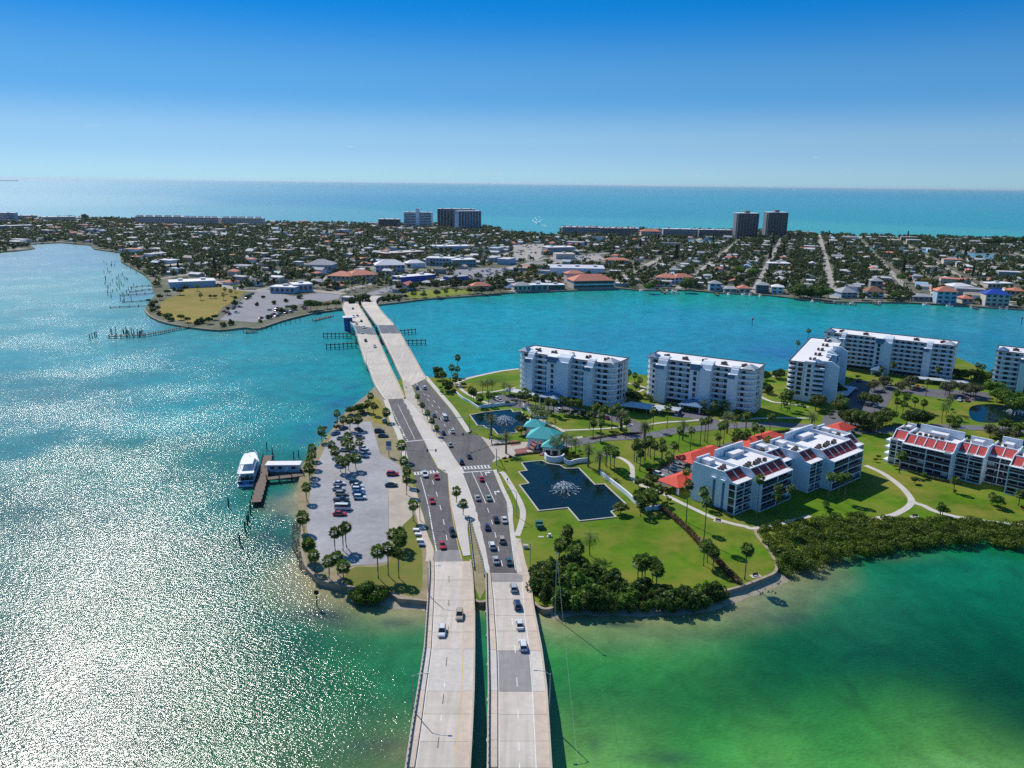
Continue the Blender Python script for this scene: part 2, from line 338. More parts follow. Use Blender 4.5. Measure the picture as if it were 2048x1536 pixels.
# colour of the water body: shoals, channels and sea-grass beds, control points in the photo's frame put on the water plane
CP = [ # px, py, sRGB
 (60,500,(60,140,175)),(300,700,(20,150,165)),(60,800,(35,130,140)),(480,760,(10,150,165)),(560,820,(5,150,160)),(400,950,(10,130,130)),(100,1100,(30,110,110)),(100,1400,(40,95,95)),(350,1200,(8,105,95)),(600,1330,(0,100,75)),(760,1330,(20,120,75)),(800,1260,(70,140,90)),(700,1480,(40,110,75)),(760,1530,(110,130,90)),(560,1250,(0,100,85)),
 (640,700,(5,155,170)),(560,690,(10,155,170)),(960,1350,(10,120,85)),(960,1480,(60,135,85)),(1150,1310,(70,165,92)),(1250,1300,(55,155,85)),(1350,1290,(85,170,100)),(1500,1280,(10,115,80)),(1700,1280,(0,100,82)),(1900,1250,(0,102,76)),(2000,1400,(0,88,58)),(1400,1400,(0,85,62)),(1200,1400,(0,105,70)),(1600,1400,(0,95,65)),(1400,1470,(60,158,85)),(1700,1480,(72,168,88)),(1850,1460,(25,120,65)),(1250,1490,(110,178,112)),(1550,1530,(110,185,108)),(1900,1530,(135,195,112)),(1150,1520,(125,175,112)),
 (1700,1170,(15,125,100)),(1900,1120,(15,125,105)),(1620,1190,(60,130,100)),(2000,1180,(0,108,84)),(2046,1300,(0,95,64)),
 (850,640,(10,160,185)),(1000,640,(15,160,190)),(1200,620,(20,165,190)),(1400,640,(35,155,195)),(1400,690,(30,150,185)),(1530,700,(35,140,185)),(1600,620,(20,160,180)),(1800,630,(30,150,180)),(1980,640,(60,150,185)),(1980,690,(35,140,175)),(900,700,(5,160,190)),(1300,680,(30,150,190)),(1100,590,(20,160,165)),(1500,600,(15,165,155)),(1800,615,(25,160,155)),
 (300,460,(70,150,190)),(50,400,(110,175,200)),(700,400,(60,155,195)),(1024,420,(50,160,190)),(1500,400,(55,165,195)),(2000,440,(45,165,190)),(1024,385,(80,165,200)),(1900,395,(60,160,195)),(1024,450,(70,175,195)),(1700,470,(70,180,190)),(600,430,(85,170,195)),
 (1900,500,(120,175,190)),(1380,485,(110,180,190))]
rr = np.hypot(WX, WY)+1; uu = np.arctan2(WX, WY); vv = np.log(rr)
cu, cv, cc = [], [], []
for x, y, c in CP:
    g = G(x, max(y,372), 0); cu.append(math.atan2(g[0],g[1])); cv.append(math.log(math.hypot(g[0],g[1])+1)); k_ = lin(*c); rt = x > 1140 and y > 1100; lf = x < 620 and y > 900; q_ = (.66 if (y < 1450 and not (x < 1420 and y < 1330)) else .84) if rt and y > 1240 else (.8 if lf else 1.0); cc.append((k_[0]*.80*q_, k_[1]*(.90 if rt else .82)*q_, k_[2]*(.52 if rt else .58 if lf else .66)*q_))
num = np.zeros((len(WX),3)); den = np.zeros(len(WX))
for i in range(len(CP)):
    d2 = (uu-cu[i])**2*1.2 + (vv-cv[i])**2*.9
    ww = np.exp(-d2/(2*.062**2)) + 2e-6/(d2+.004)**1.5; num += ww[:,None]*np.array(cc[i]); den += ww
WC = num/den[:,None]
def vnoise(x, y, seed):
    r = np.random.default_rng(seed); T = r.random((64,64))
    xi, yi = np.floor(x).astype(int), np.floor(y).astype(int); fx, fy = x-xi, y-yi; fx, fy = fx*fx*(3-2*fx), fy*fy*(3-2*fy)
    g = lambda i,j: T[(xi+i)%64,(yi+j)%64]
    return (g(0,0)*(1-fx)+g(1,0)*fx)*(1-fy)+(g(0,1)*(1-fx)+g(1,1)*fx)*fy
def fbm(x, y, seed=1, o=4): return sum(vnoise(x*2**k, y*2**k, seed+k)*.5**k for k in range(o))/(2-.5**(o-1))
nearm = rr < 900
n1 = np.full(len(WX), .5); n1[nearm] = fbm(WX[nearm]/9, WY[nearm]/9, 3)
n2 = np.full(len(WX), .5); n2[nearm] = fbm(WX[nearm]/30, WY[nearm]/30, 9)
WC *= (1+(n2-.5)*.35)[:,None]
# shallows along the near shores
sand = np.array(lin(158,150,112)); olive = np.array(lin(95,125,80)); weed = np.array(lin(38,68,62))
near = np.where((rr < 420) & (np.abs(uu) < .95))[0]
dn = seg_dist(WX[near], WY[near], LAND, True)
south = np.ones(len(near))
wid = 7 + 12*n2[near]
def shore_wt(px, fall):   # wide beaches at some stretches, steep walls elsewhere
    g = G(px[0], px[1], 0); return np.exp(-((WX[near]-g[0])**2+(WY[near]-g[1])**2)/fall**2)
wide = sum(shore_wt(p, f) for p, f in [((600,1150),14),((640,1190),14),((560,1010),10),((1500,1200),16),((1560,1180),14),((1300,1245),22),((1150,1240),16),((840,1225),9),((740,1230),12),((1640,1150),14)])
wide = np.clip(wide, 0.12, 1.3)
s = np.exp(-(dn/(wid*wide))**1.5)
WC[near] = WC[near]*(1-s[:,None]*.95)+ (sand*(.6+.5*n1[near])[:,None])*(s*.95)[:,None]
s2 = np.exp(-(dn/(wid*wide*2.2))**2)*(1-s)*.6
WC[near] = WC[near]*(1-s2[:,None])+olive*s2[:,None]
def blob(x, y, rx, ry, col, al, nz=.9):
    g = G(x,y,0); gx = G(x+rx,y,0); gy = G(x,y-ry,0); ax = abs(gx[0]-g[0])+.1; ay = abs(gy[1]-g[1])+.1
    k = np.where((np.abs(WX-g[0])<3*ax)&(np.abs(WY-g[1])<3*ay))[0]
    d = ((WX[k]-g[0])/ax)**2+((WY[k]-g[1])/ay)**2
    t = np.exp(-d*1.2)*(1-nz+nz*np.clip((n1[k]-.3)*2.6,0,1.4))*al; t = np.clip(t,0,1)[:,None]
    WC[k] = WC[k]*(1-t)+np.array(col)*t
dusk = np.array(lin(35,80,125)); dk2 = np.array(lin(40,62,62))
for q in [(700,800,60,16,dusk,.9),(650,845,50,22,dusk,.8),(690,775,45,10,dusk,.6),(610,880,25,12,dusk,.5),
          (540,1060,26,40,weed,1),(530,1010,22,14,weed,.7),(560,1100,22,30,weed,.8),(565,985,14,12,(.02,.14,.14),.8),(650,1230,80,16,dk2,.8),(760,1245,60,10,dk2,.8),(690,1255,60,9,dk2,.6),
          (1560,1230,60,14,dk2,1),(1650,1210,45,12,dk2,.7),(1640,1160,26,10,dk2,.7),(1780,1120,50,7,dk2,.6),(1780,1112,90,10,olive,.5),(1250,1250,70,6,dk2,.8),(1380,1270,90,9,dk2,.25),
          (1230,1485,30,12,dk2,.5),(1330,1515,60,14,dk2,.6),(1250,1515,60,10,dk2,.5),(1510,1530,60,6,dk2,.6),(1190,1500,12,30,dk2,.8),(760,1490,60,16,dk2,.6),(700,1500,70,16,dk2,.4),(540,1500,40,25,olive*.6,.6),
          (1540,700,60,12,np.array(lin(45,105,165)),.6,.5),(1560,712,40,7,np.array(lin(40,90,150)),.5,.5),(340,640,35,9,np.array(lin(60,105,165)),.7,.4),(280,590,30,14,np.array(lin(70,110,165)),.6,.4),
          (960,752,60,4,np.array(lin(45,110,175)),.7,.5),(120,1480,18,30,np.array(lin(20,80,120)),.5),
          (800,1500,60,30,np.array(lin(120,130,90)),.5),(1900,1530,160,20,np.array(lin(110,170,95)),.5,.3),(1000,590,300,5,np.array(lin(20,140,120)),.5,.2),(1600,610,300,6,np.array(lin(30,150,120)),.5,.2),
          (735,690,25,8,np.array(lin(20,130,110)),.5),(455,672,60,5,np.array(lin(20,140,110)),.5)]: blob(*q)
ca = wm.color_attributes.new('bed', 'FLOAT_COLOR', 'POINT')
full = np.ones((len(V),4), np.float32); full[:-1,:3] = np.clip(WC,0,1); full[-1,:3] = (.02,.1,.09)
ca.data.foreach_set('color', full.ravel())
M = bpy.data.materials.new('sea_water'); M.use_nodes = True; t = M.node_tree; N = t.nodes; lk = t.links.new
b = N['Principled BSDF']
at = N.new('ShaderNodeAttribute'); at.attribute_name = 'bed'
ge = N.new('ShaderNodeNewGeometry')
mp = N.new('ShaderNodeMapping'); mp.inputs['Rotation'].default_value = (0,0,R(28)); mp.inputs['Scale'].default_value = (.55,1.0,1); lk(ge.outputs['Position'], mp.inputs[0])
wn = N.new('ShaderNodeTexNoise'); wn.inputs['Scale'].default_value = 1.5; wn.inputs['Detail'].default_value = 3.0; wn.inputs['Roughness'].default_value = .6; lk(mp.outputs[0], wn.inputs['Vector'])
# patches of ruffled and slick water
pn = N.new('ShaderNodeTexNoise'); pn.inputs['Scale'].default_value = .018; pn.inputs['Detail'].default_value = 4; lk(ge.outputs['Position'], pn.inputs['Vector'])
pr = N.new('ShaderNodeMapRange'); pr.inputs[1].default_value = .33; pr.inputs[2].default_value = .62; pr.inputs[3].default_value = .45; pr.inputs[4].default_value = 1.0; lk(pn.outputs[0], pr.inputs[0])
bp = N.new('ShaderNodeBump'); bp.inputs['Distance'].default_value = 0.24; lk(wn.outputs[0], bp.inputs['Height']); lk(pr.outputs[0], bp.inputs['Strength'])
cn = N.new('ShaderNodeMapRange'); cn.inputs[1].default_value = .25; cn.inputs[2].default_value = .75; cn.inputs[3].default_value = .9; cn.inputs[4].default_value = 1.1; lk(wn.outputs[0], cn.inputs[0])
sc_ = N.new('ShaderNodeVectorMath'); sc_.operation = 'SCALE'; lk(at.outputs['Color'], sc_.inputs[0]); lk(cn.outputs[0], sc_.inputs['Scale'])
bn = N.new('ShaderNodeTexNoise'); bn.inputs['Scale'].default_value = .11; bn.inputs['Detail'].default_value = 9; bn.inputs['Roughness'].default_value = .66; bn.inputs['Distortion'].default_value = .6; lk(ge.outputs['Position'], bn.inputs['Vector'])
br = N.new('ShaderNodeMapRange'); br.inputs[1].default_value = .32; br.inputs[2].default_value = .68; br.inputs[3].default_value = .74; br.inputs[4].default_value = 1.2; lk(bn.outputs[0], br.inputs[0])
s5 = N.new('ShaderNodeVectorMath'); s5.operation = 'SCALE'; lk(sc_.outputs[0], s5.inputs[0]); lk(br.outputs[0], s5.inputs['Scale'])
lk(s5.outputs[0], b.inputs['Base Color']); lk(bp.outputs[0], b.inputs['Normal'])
ln = N.new('ShaderNodeVectorMath'); ln.operation = 'LENGTH'; lk(ge.outputs['Position'], ln.inputs[0])   # rougher away from the origin, so unresolved far waves still carry the glint
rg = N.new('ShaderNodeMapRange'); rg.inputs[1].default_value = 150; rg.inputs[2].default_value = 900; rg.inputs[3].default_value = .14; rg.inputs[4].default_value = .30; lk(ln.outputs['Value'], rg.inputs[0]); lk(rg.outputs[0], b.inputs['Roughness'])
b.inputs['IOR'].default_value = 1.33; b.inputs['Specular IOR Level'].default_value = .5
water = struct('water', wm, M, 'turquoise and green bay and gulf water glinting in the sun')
# ================================================================== land sheets
ground = struct('ground', sheet(LAND, LZ, 4.0), m_grass, 'green peninsula between the two bridges')
m_far = mat('island_ground', (.19,.175,.145), .95, scale=.035, col2=(.07,.09,.035), spec=.1, big=.2, detail=10)
farland = struct('island_ground', sheet(FAR, 1.2, 4.0), m_far, 'far barrier island covered with houses and trees')
# low sandy key on the left horizon
g0, g1 = G(-40,364,0), G(33,362,0)
struct('far_key', MB().prism([(g0[0]-3000,g0[1]),(g1[0],g1[1]),(g1[0]-500,g1[1]+900),(g0[0]-3000,g0[1]+1500)], -1, 14), mat('far_shore',(.05,.07,.05)), 'thin dark strip of land on the horizon at left')
# ================================================================== roads on the peninsula
lroad_l = [(868,1124),(870,1100),(857,1067),(850,1035),(842,1011),(834,975),(827,950),(820,930),(810,884),(801,860),(792,844),(783,815),(777,799)]
lroad_r = [(805,797),(818,820),(832,850),(847,879),(858,905),(876,938),(893,948),(896,962),(901,1010),(914,1077),(924,1112),(926,1122)]
rroad_l = [(820,757),(840,806),(860,834),(875,864),(888,884),(905,915),(925,944),(950,1015),(960,1052),(972,1100),(981,1148)]
rroad_r = [(1033,1146),(1022,1085),(1016,1042),(1015,1012),(1000,977),(985,940),(981,932),(991,916),(975,890),(960,872),(940,868),(932,866),(920,849),(900,819),(875,789),(845,753)]
road_a = struct('road', sheet(gp(spline(lroad_l,3)+spline(lroad_r,3)), LZ+.04), m_asph, 'grey asphalt carriageway beside the parking lot')
road_b = struct('road', sheet(gp(spline(rroad_l,3)+spline(rroad_r,3)), LZ+.045), m_asph, 'dark asphalt carriageway beside the fountain lawn')
med = struct('intersection_pavement', sheet(gp([(806,798),(822,797),(840,818),(862,850),(876,878),(890,884),(909,916),(929,944),(927,947),(905,944),(893,947),(876,936),(858,903),(847,878),(832,849),(818,820)]), LZ+.055), m_conc2, 'pale worn concrete between the carriageways')
struct('median', sheet(gp([(895,946),(906,941),(918,941),(925,946),(950,1016),(960,1053),(972,1100),(980,1149),(971,1156),(961,1110),(944,1044),(936,1034),(935,1060),(941,1111),(927,1113),(916,1077),(902,1010)]), LZ+.17), m_conc2, 'pale concrete median with two small palms')
struct('median', sheet(gp([(804,762),(818,759),(838,806),(858,834),(873,864),(887,882),(881,884),(863,862),(846,836),(827,809),(812,797)]), LZ+.17), m_conc, 'narrow concrete median planted with small palms')
struct('median_soil', sheet(gp([(937,1040),(943,1046),(959,1108),(969,1152),(975,1170),(960,1200),(948,1170),(944,1112)]), LZ+.10), m_dirt, 'bare soil between the guard rails')
def mark(parent, name, p, q, wd=.18, mt=None, z=LZ+.075):
    """painted bar from pixel p to pixel q"""
    a_, b_ = np.array(G2(*p, z)), np.array(G2(*q, z)); d = b_-a_; L_ = np.hypot(*d); d /= L_; n = np.array([-d[1], d[0]])*wd/2
    mb = MB().prism([tuple(a_-n), tuple(b_-n), tuple(b_+n), tuple(a_+n)], z-.02, z)
    return obj(name, mb, mt or m_wpaint, parent)
def dashes(parent, line, n, frac=.35, wd=.2, name='lane_dash', z=LZ+.075, mt=None):
    W_ = resample(gp(spline(line, 4), z), .5)
    k = len(W_)
    for i in range(n):
        s0 = int((i+.3)/n*k); s1 = min(k-1, int((i+.3+frac)/n*k)+1)
        if s1 <= s0: continue
        p, q = np.array(W_[s0]), np.array(W_[s1]); d = q-p; d = d/np.hypot(*d); nn = np.array([-d[1],d[0]])*wd/2
        obj(name, MB().prism([tuple(p-nn),tuple(q-nn),tuple(q+nn),tuple(p+nn)], z-.02, z), mt or m_wpaint, parent)
def lineobj(parent, line, wd=.16, mt=None, z=LZ+.075, name='lane_line'):
    W_ = gp(spline(line, 4), z); return obj(name, ribbon(W_, wd, z-.02, z), mt or m_wpaint, parent)
lineobj(road_a, [(841,954),(849,982),(856,1009)], .22)
dashes(road_a, [(857,1012),(865,1060),(873,1102)], 22, .5, .3, 'lane_dot')
dashes(road_a, [(862,954),(872,982),(886,1036),(896,1092)], 5, .32)
lineobj(road_a, [(897,964),(901,1008),(913,1076),(923,1118)], .2, m_ypaint)
lineobj(road_a, [(796,809),(812,842),(830,879)]); lineobj(road_a, [(825,836),(836,858),(847,878)])
dashes(road_a, [(785,821),(799,850),(815,881)], 14, .5, .25, 'lane_dot')
dashes(road_a, [(806,800),(815,816),(824,834)], 3)
mark(road_a, 'stop_line', (808,883.5), (860,878.5), .6)
dashes(road_b, [(831,764),(848,788),(875,826),(902,872)], 9, .35)
dashes(road_b, [(850,786),(872,806),(893,838),(912,864)], 6, .35)
for l_ in ([(925,946),(938,980),(951,1017)], [(944,944),(958,975),(972,1007)], [(960,942),(975,972),(990,1005)]): lineobj(road_b, l_, .2)
dashes(road_b, [(973,1010),(979,1029),(989,1062),(1007,1142)], 5, .33)
dashes(road_b, [(952,1020),(964,1067),(972,1105),(980,1145)], 6, .4)
lineobj(road_b, [(1012,985),(1018,1045),(1023,1085),(1031,1140)], .16); mark(road_b, 'stop_line', (924,945), (984,941), .6)
def crosswalk(par, p0, p1, q0, q1, n):
    mark(par, 'crosswalk_line', p0, p1, .35); mark(par, 'crosswalk_line', q0, q1, .35)
    for i in range(n):
        t_ = (i+.5)/n; f = lambda a_, b_: (a_[0]+(b_[0]-a_[0])*t_, a_[1]+(b_[1]-a_[1])*t_)
        mark(par, 'crosswalk_bar', f(p0,p1), f(q0,q1), .55)
crosswalk(road_b, (918,934), (979,930), (921,939), (983,936), 9)
crosswalk(road_a, (826,945), (875,940), (828,950), (879,945), 8)
ARW = [(-.12,0),(.12,0),(.12,1.6),(.9,1.6),(.9,1.25),(1.7,1.85),(.9,2.45),(.9,2.05),(-.12,2.05)]
for x, y, f in [(973,951,1),(992,990,1),(800,857,-1),(808,873,-1)]:
    g = G(x,y); pr_ = road_b if x > 900 else road_a
    obj('turn_arrow', MB().prism([(f*p[0]*1.3,p[1]*1.6) for p in ARW][::f], 0, .02), m_wpaint, pr_, (g[0],g[1],LZ+.055), R(12))
# pavements and paths
PZ = [0]
def pavement(name, line, wd, z=LZ+.10, mt=None, label=None, n=5):
    PZ[0] += .006
    return struct(name, ribbon(gp(spline(line,n)), wd, LZ-.1, z+PZ[0]-.02), mt or m_conc2, label)
def off_line(line, d, z=LZ): return offs(gp(spline(line,4), z), d)
struct('pavement', ribbon(off_line(lroad_l[:6], 1.5), 2.2, LZ-.1, LZ+.15), m_side, 'sidewalk along the parking lot side of the road')
struct('pavement', ribbon(off_line(lroad_l[7:], 1.5), 2.4, LZ-.1, LZ+.15), m_conc2, 'sidewalk running up to the far bridge')
struct('pavement', ribbon(off_line(rroad_r[:6], -.9), 1.5, LZ-.1, LZ+.15), m_conc2, 'kerb strip beside the pond lawn')
struct('pavement', ribbon(off_line(rroad_r[10:], -1.6), 2.4, LZ-.1, LZ+.15), m_conc2, 'sidewalk beside the northern fountain pond')
struct('pavement', sheet(gp([(1030,1076),(1041,1078),(1051,1125),(1060,1152),(1048,1153),(1035,1149),(1027,1100),(1024,1080)]), LZ+.13), m_side, 'wide sidewalk leading onto the near bridge')
pavement('footpath', [(1001,944),(1007,948),(1018,965),(1030,985),(1043,1012),(1046,1030),(1042,1050),(1034,1072)], 2.0, label='curving footpath beside the large pond')
pavement('footpath', [(1205,910),(1225,912),(1245,918),(1262,931),(1265,944),(1266,957),(1280,970),(1300,977),(1330,990),(1375,1012),(1425,1035),(1462,1047),(1490,1053),(1507,1057),(1560,1048),(1620,1032)], 1.9, label='winding footpath past the red-roofed carports')
pavement('footpath', [(1731,931),(1766,947),(1798,970),(1817,990),(1823,1003),(1816,1014),(1800,1024),(1783,1031),(1740,1040)], 2.3, label='footpath curving round the stepped block lawn')
pavement('footpath', [(1820,1000),(1832,1007),(1848,1012),(1868,1022),(1900,1031),(1931,1037),(1990,1045),(2060,1052)], 2.3, label='footpath along the mangrove edge')
pavement('footpath', [(1068,826),(1080,838),(1102,850),(1124,861),(1126,864)], 1.9, label='footpath between the pavilion and the first condominium')
pavement('footpath', [(1124,861),(1180,859),(1225,856),(1258,851),(1262,848)], 1.7, label='footpath along the lawn edge')
pavement('footpath', [(917,765),(922,778),(935,788),(950,796),(966,803),(980,808)], 1.9, label='footpath behind the northern pond')
pavement('footpath', [(940,792),(960,785),(985,784),(1007,780),(1030,775)], 1.7, label='footpath crossing the north lawn')
pavement('footpath', [(905,771),(920,763),(940,756),(975,748),(1005,742),(1038,738)], 2.6, label='shoreline footpath west of the first condominium')
pavement('footpath', [(1248,765),(1275,771),(1292,776)], 1.7, label='footpath between the first two condominiums')
pavement('footpath', [(1255,793),(1275,785),(1290,778)], 1.7, label='footpath behind the second condominium')
pavement('footpath', [(1520,793),(1545,804),(1580,808),(1618,815)], 1.9, label='footpath below the third condominium')
pavement('footpath', [(1520,755),(1545,753),(1566,752)], 1.8, label='shore path behind the second condominium')
pavement('footpath', [(1290,851),(1330,845),(1370,843),(1402,840)], 1.8, label='footpath in front of the second condominium')
pavement('footpath', [(1440,842),(1500,838),(1560,836),(1618,837)], 1.8, label='footpath along the inner road')
drv = pavement('drive', [(1118,889),(1160,884),(1200,877),(1260,874),(1310,870),(1350,862),(1412,856),(1500,850),(1560,850),(1650,856),(1700,862),(1760,862),(1850,854),(1950,856),(2080,862)], 7.5, LZ+.05, m_asph, 'inner asphalt drive winding past the condominiums')
MATS['drive_asphalt'] = mat('drive_asphalt', (.14,.14,.155), .85, .12, .6, big=.12, detail=8)
drv.data.materials[0] = MATS['drive_asphalt']
struct('drive', sheet(gp([(975,890),(991,914),(984,926),(1000,918),(1040,912),(1078,905),(1120,898),(1165,890),(1165,872),(1120,878),(1085,884),(1040,884),(1000,880),(975,878),(962,873)]), LZ+.06), m_conc, 'pale concrete entrance court by the pavilions')
ent = struct('entrance_paving', sheet(gp(Z(c8,[(540,790),(715,770),(775,850),(580,875)],8)), LZ+.09), m_pave, 'red brick paved panel beside the entrance drive')
struct('entrance_paving', sheet(gp(Z(c8,[(450,660),(590,640),(650,715),(500,735)],8)), LZ+.09), m_pave, 'smaller red brick panel north of the entrance drive')
lot_m = mat('lot_asphalt', (.12,.12,.135), .85, .12, .6, big=.12, detail=8)
struct('parking_lot', sheet(gp([(1080,818),(1110,804),(1175,820),(1230,831),(1262,838),(1290,850),(1285,866),(1262,868),(1255,850),(1225,843),(1180,833),(1130,827),(1095,826)]), LZ+.053), lot_m, 'car park in front of the first condominium')
struct('parking_lot', sheet(gp([(975,803),(1000,788),(1030,794),(1060,806),(1085,812),(1080,820),(1045,818),(1000,811)]), LZ+.053), lot_m, 'small car park behind the northern pond')
struct('parking_lot', sheet(gp([(1335,812),(1390,822),(1415,830),(1440,844),(1436,858),(1405,860),(1404,845),(1380,836),(1345,834)]), LZ+.053), lot_m, 'car park in front of the second condominium')
struct('parking_lot', sheet(gp([(1690,770),(1716,757),(1756,769),(1811,776),(1900,780),(1975,785),(1985,800),(1940,803),(1861,794),(1786,783),(1776,812),(1760,822),(1720,850),(1690,858),(1640,850),(1650,830),(1690,812)]), LZ+.053), lot_m, 'shaded car park between the taller condominiums')
struct('parking_lot', sheet(gp([(1300,948),(1345,922),(1395,905),(1500,872),(1640,860),(1650,868),(1520,895),(1430,925),(1365,958),(1335,975),(1312,965)]), LZ+.053), lot_m, 'car park behind the stepped red-roofed block')
for i in range(9):
    g = G(1316+i*6, 952-i*3.2); obj('stall_line', MB().box(-2.4,2.4,-.07,.07,0,.02), m_wpaint, COL.objects['parking_lot.004'], (g[0],g[1],LZ+.056), R(-42))
# left parking lot and verges
struct('verge', sheet(gp([(768,800),(783,842),(800,882),(815,930),(822,955),(836,1000),(845,1040),(855,1075),(858,1120),(857,1204)]+[(x-1.6 if 860 < y < 1150 else x-.8, y+(1.0 if y > 1140 else -1.0 if y < 860 else 0)) for x, y in LAND_PX[:22]]), LZ+.02, 1.2), m_dirt, 'sandy verge round the parking lot')
struct('verge', sheet(gp(spline([(712,1134),(775,1128),(800,1060),(815,1000),(832,1040),(840,1075),(845,1130),(838,1190),(790,1185),(700,1170),(690,1150)],3,True)), LZ+.035), mat('thin_grass',(.20,.17,.05),.95,scale=.15,col2=(.12,.17,.025),spec=.1,detail=9,big=.2), 'patchy grass at the end of the parking lot')
struct('verge', sheet(gp([(727,808),(745,792),(760,800),(772,830),(780,850),(770,850),(748,845),(738,830)]), LZ+.035), m_drygrass, 'dry grass corner beside the far bridge')
lot = struct('parking_lot', sheet(gp([(672,862),(700,845),(742,843),(750,870),(760,908),(800,931),(806,950),(778,960),(776,1000),(778,1070),(777,1124),(740,1129),(710,1131),(650,1131),(634,1118),(620,1075),(613,1060),(618,1010),(622,970),(636,925),(655,885)]), LZ+.05), m_asph2, 'pale grey public parking lot by the water')
struct('parking_lot_margin', sheet(gp([(776,950),(806,948),(822,985),(828,1030),(806,1050),(790,1075),(779,1078),(777,1000)]), LZ+.044), mat('crushed_shell',(.44,.385,.31),.95,.12,.3,spec=.1,detail=9,big=.15), 'crushed shell margin of the parking lot')
for i in range(8):
    y = 1010+i*15
    for x0, x1 in ((704,732),(742,768)):
        k = (y-1010)/120*8
        mark(lot, 'stall_line', (x0+k*.3, y), (x1+k*.3, y+.5), .09, MATS.get('faint_paint') or mat('faint_paint',(.42,.42,.42),.8,.1), LZ+.07)
# ================================================================== near bridge
def ztop(y): 
    t = min(max((y-1126)/410., 0), 1.4); return LZ+.06 + 3.6*(t*t*(3-2*min(t,1)) if t < 1 else 1+.25*(t-1))
NL = np.array([(1122,857.5,868,925,942),(1152,858,869,927,946),(1227,853,866,929,950),(1299,848,862,928,950),(1377,836,851,926,949),(1456,823,841,919,945.5),(1536,811,829,912,941)])
NR = np.array([(1146,971,981,1045,1059),(1209,972,987,1049,1067),(1227,973,988,1050,1070),(1299,975,993,1060,1084),(1377,976,995,1066,1094),(1456,975,995,1070,1099),(1536,974,995,1074,1104)])
def xs(D, y, c):
    """world point of edge line c of deck D at photo row y (run on straight below the frame)"""
    if y <= 1536: return np.array(G(np.interp(y, D[:,0], D[:,c]), y, ztop(y)))
    p, q = xs(D,1536,c), xs(D,1500,c); d = (p-q)/np.hypot(*(p-q)[:2]); r = p + d*(y-1536)*1.0; r[2] = p[2]; return r
def strip(D, ys, ca_, cb_, dz0, dz1, la=0, lb=0):
    """solid strip between two edge lines, dz0..dz1 relative to the road surface"""
    mb = MB(); n = len(ys); vs = []
    for y in ys:
        a_, b_ = xs(D,y,ca_), xs(D,y,cb_); u = (b_-a_)/np.hypot(*(b_-a_)[:2]) if ca_ != cb_ else np.array([1.,0.,0.]); a2_, b2_ = a_+u*la, b_+u*lb
        for p in (a2_, b2_):
            vs.append((p[0],p[1],p[2]+dz1)); vs.append((p[0],p[1],p[2]+dz0))
    fs = []
    for i in range(n-1):
        k = i*4; j = k+4
        fs += [(k+0,j+0,j+2,k+2),(k+1,k+3,j+3,j+1),(k,k+1,j+1,j),(k+2,j+2,j+3,k+3)]
    fs += [(0,2,3,1),(4*n-4,4*n-3,4*n-1,4*n-2)]
    return mb.add(vs, fs)
def fine(y0, y1, st=12):
    n = max(2, int(abs(y1-y0)/st)+1); return list(np.linspace(y0, y1, n))
END = 1636
joints = {'l':[1122,1160,1200,1232,1264,1298,1382,1428,1483,1536,END], 'r':[1146,1198,1231,1262,1301,1383,1429,1482,1536,END]}
def near_bridge(D, key, label):
    g0 = xs(D,1300,2); t_ = thing('road_bridge', label, 'bridge'); js = joints[key]
    for a_, b_ in zip(js[:-1], js[1:]):
        special = (1290 < a_ < 1310)
        mt = m_deckdark if (special and key == 'r') else (m_conc2 if special else m_deck)
        obj('deck_slab', strip(D, fine(a_+.25, b_-.25), 2, 3, -1.1, 0), mt, t_)
        obj('shoulder_slab', strip(D, fine(a_+.25, b_-.25), 3, 4, -1.1, .002, .0, -.35), m_conc2 if special else m_side, t_)
        obj('sidewalk_slab', strip(D, fine(a_+.25, b_-.25), 1, 2, -1.1, .24, .3, -.05), m_conc2 if special else m_side, t_)
    ys = fine(js[0], END)
    obj('kerb', strip(D, ys, 2, 2, -1.0, .20, -.06, .06), m_rust, t_)
    obj('parapet', strip(D, ys, 4, 4, -1.2, .55, -.35, .05), m_conc, t_)
    rl = MB(); ya = js[0]
    obj('parapet', strip(D, ys, 1, 1, -1.2, .45, -.05, .30), m_conc, t_)
    obj('top_rail', strip(D, ys, 1, 1, .95, 1.12, .0, .22), m_conc, t_)
    L_ = resample([tuple(xs(D,y,1)[:2]) for y in ys], 1.9); zz = np.interp([p[1] for p in L_], [xs(D,y,1)[1] for y in ys][::-1], [xs(D,y,1)[2] for y in ys][::-1])
    for p, z in zip(L_, zz): rl.box(p[0]+.0,p[0]+.22,p[1]-.14,p[1]+.14,z+.45,z+.96)
    tag(obj('rail_post', rl, m_conc, t_), kind='stuff')
    for y in (1215,1262,1320,1390,1470,1560):
        a_, b_ = xs(D,y,1), xs(D,y,4); z = a_[2]-1.05; mb = MB().box(a_[0]-.2,b_[0]+.2,a_[1]-.5,a_[1]+.5,z-.9,z)
        for k in (.12,.5,.88):
            x = a_[0]+(b_[0]-a_[0])*k; mb.lathe([(.38,-3),(.38,z-.9)],8,(x,a_[1]))
        obj('pier', mb, m_conc, t_)
    return t_
nbl = near_bridge(NL, 'l', 'left near bridge deck carrying the two cars driving towards the camera')
nbr = near_bridge(NR, 'r', 'right near bridge deck with the dark grey repaired slab')
def deckmark(par, D, y0, y1, fr, wd, mt, name, ca_=2, cb_=3):
    ys = fine(y0,y1,10); P = [xs(D,y,ca_)*(1-fr)+xs(D,y,cb_)*fr for y in ys]
    mb = ribbon([tuple(p[:2]) for p in P], wd, 0.02, [p[2]+.012 for p in P]); obj(name, mb, mt, par)
m_black = mat('black_contrast_paint', (.06,.06,.06), .8, .2, 1)
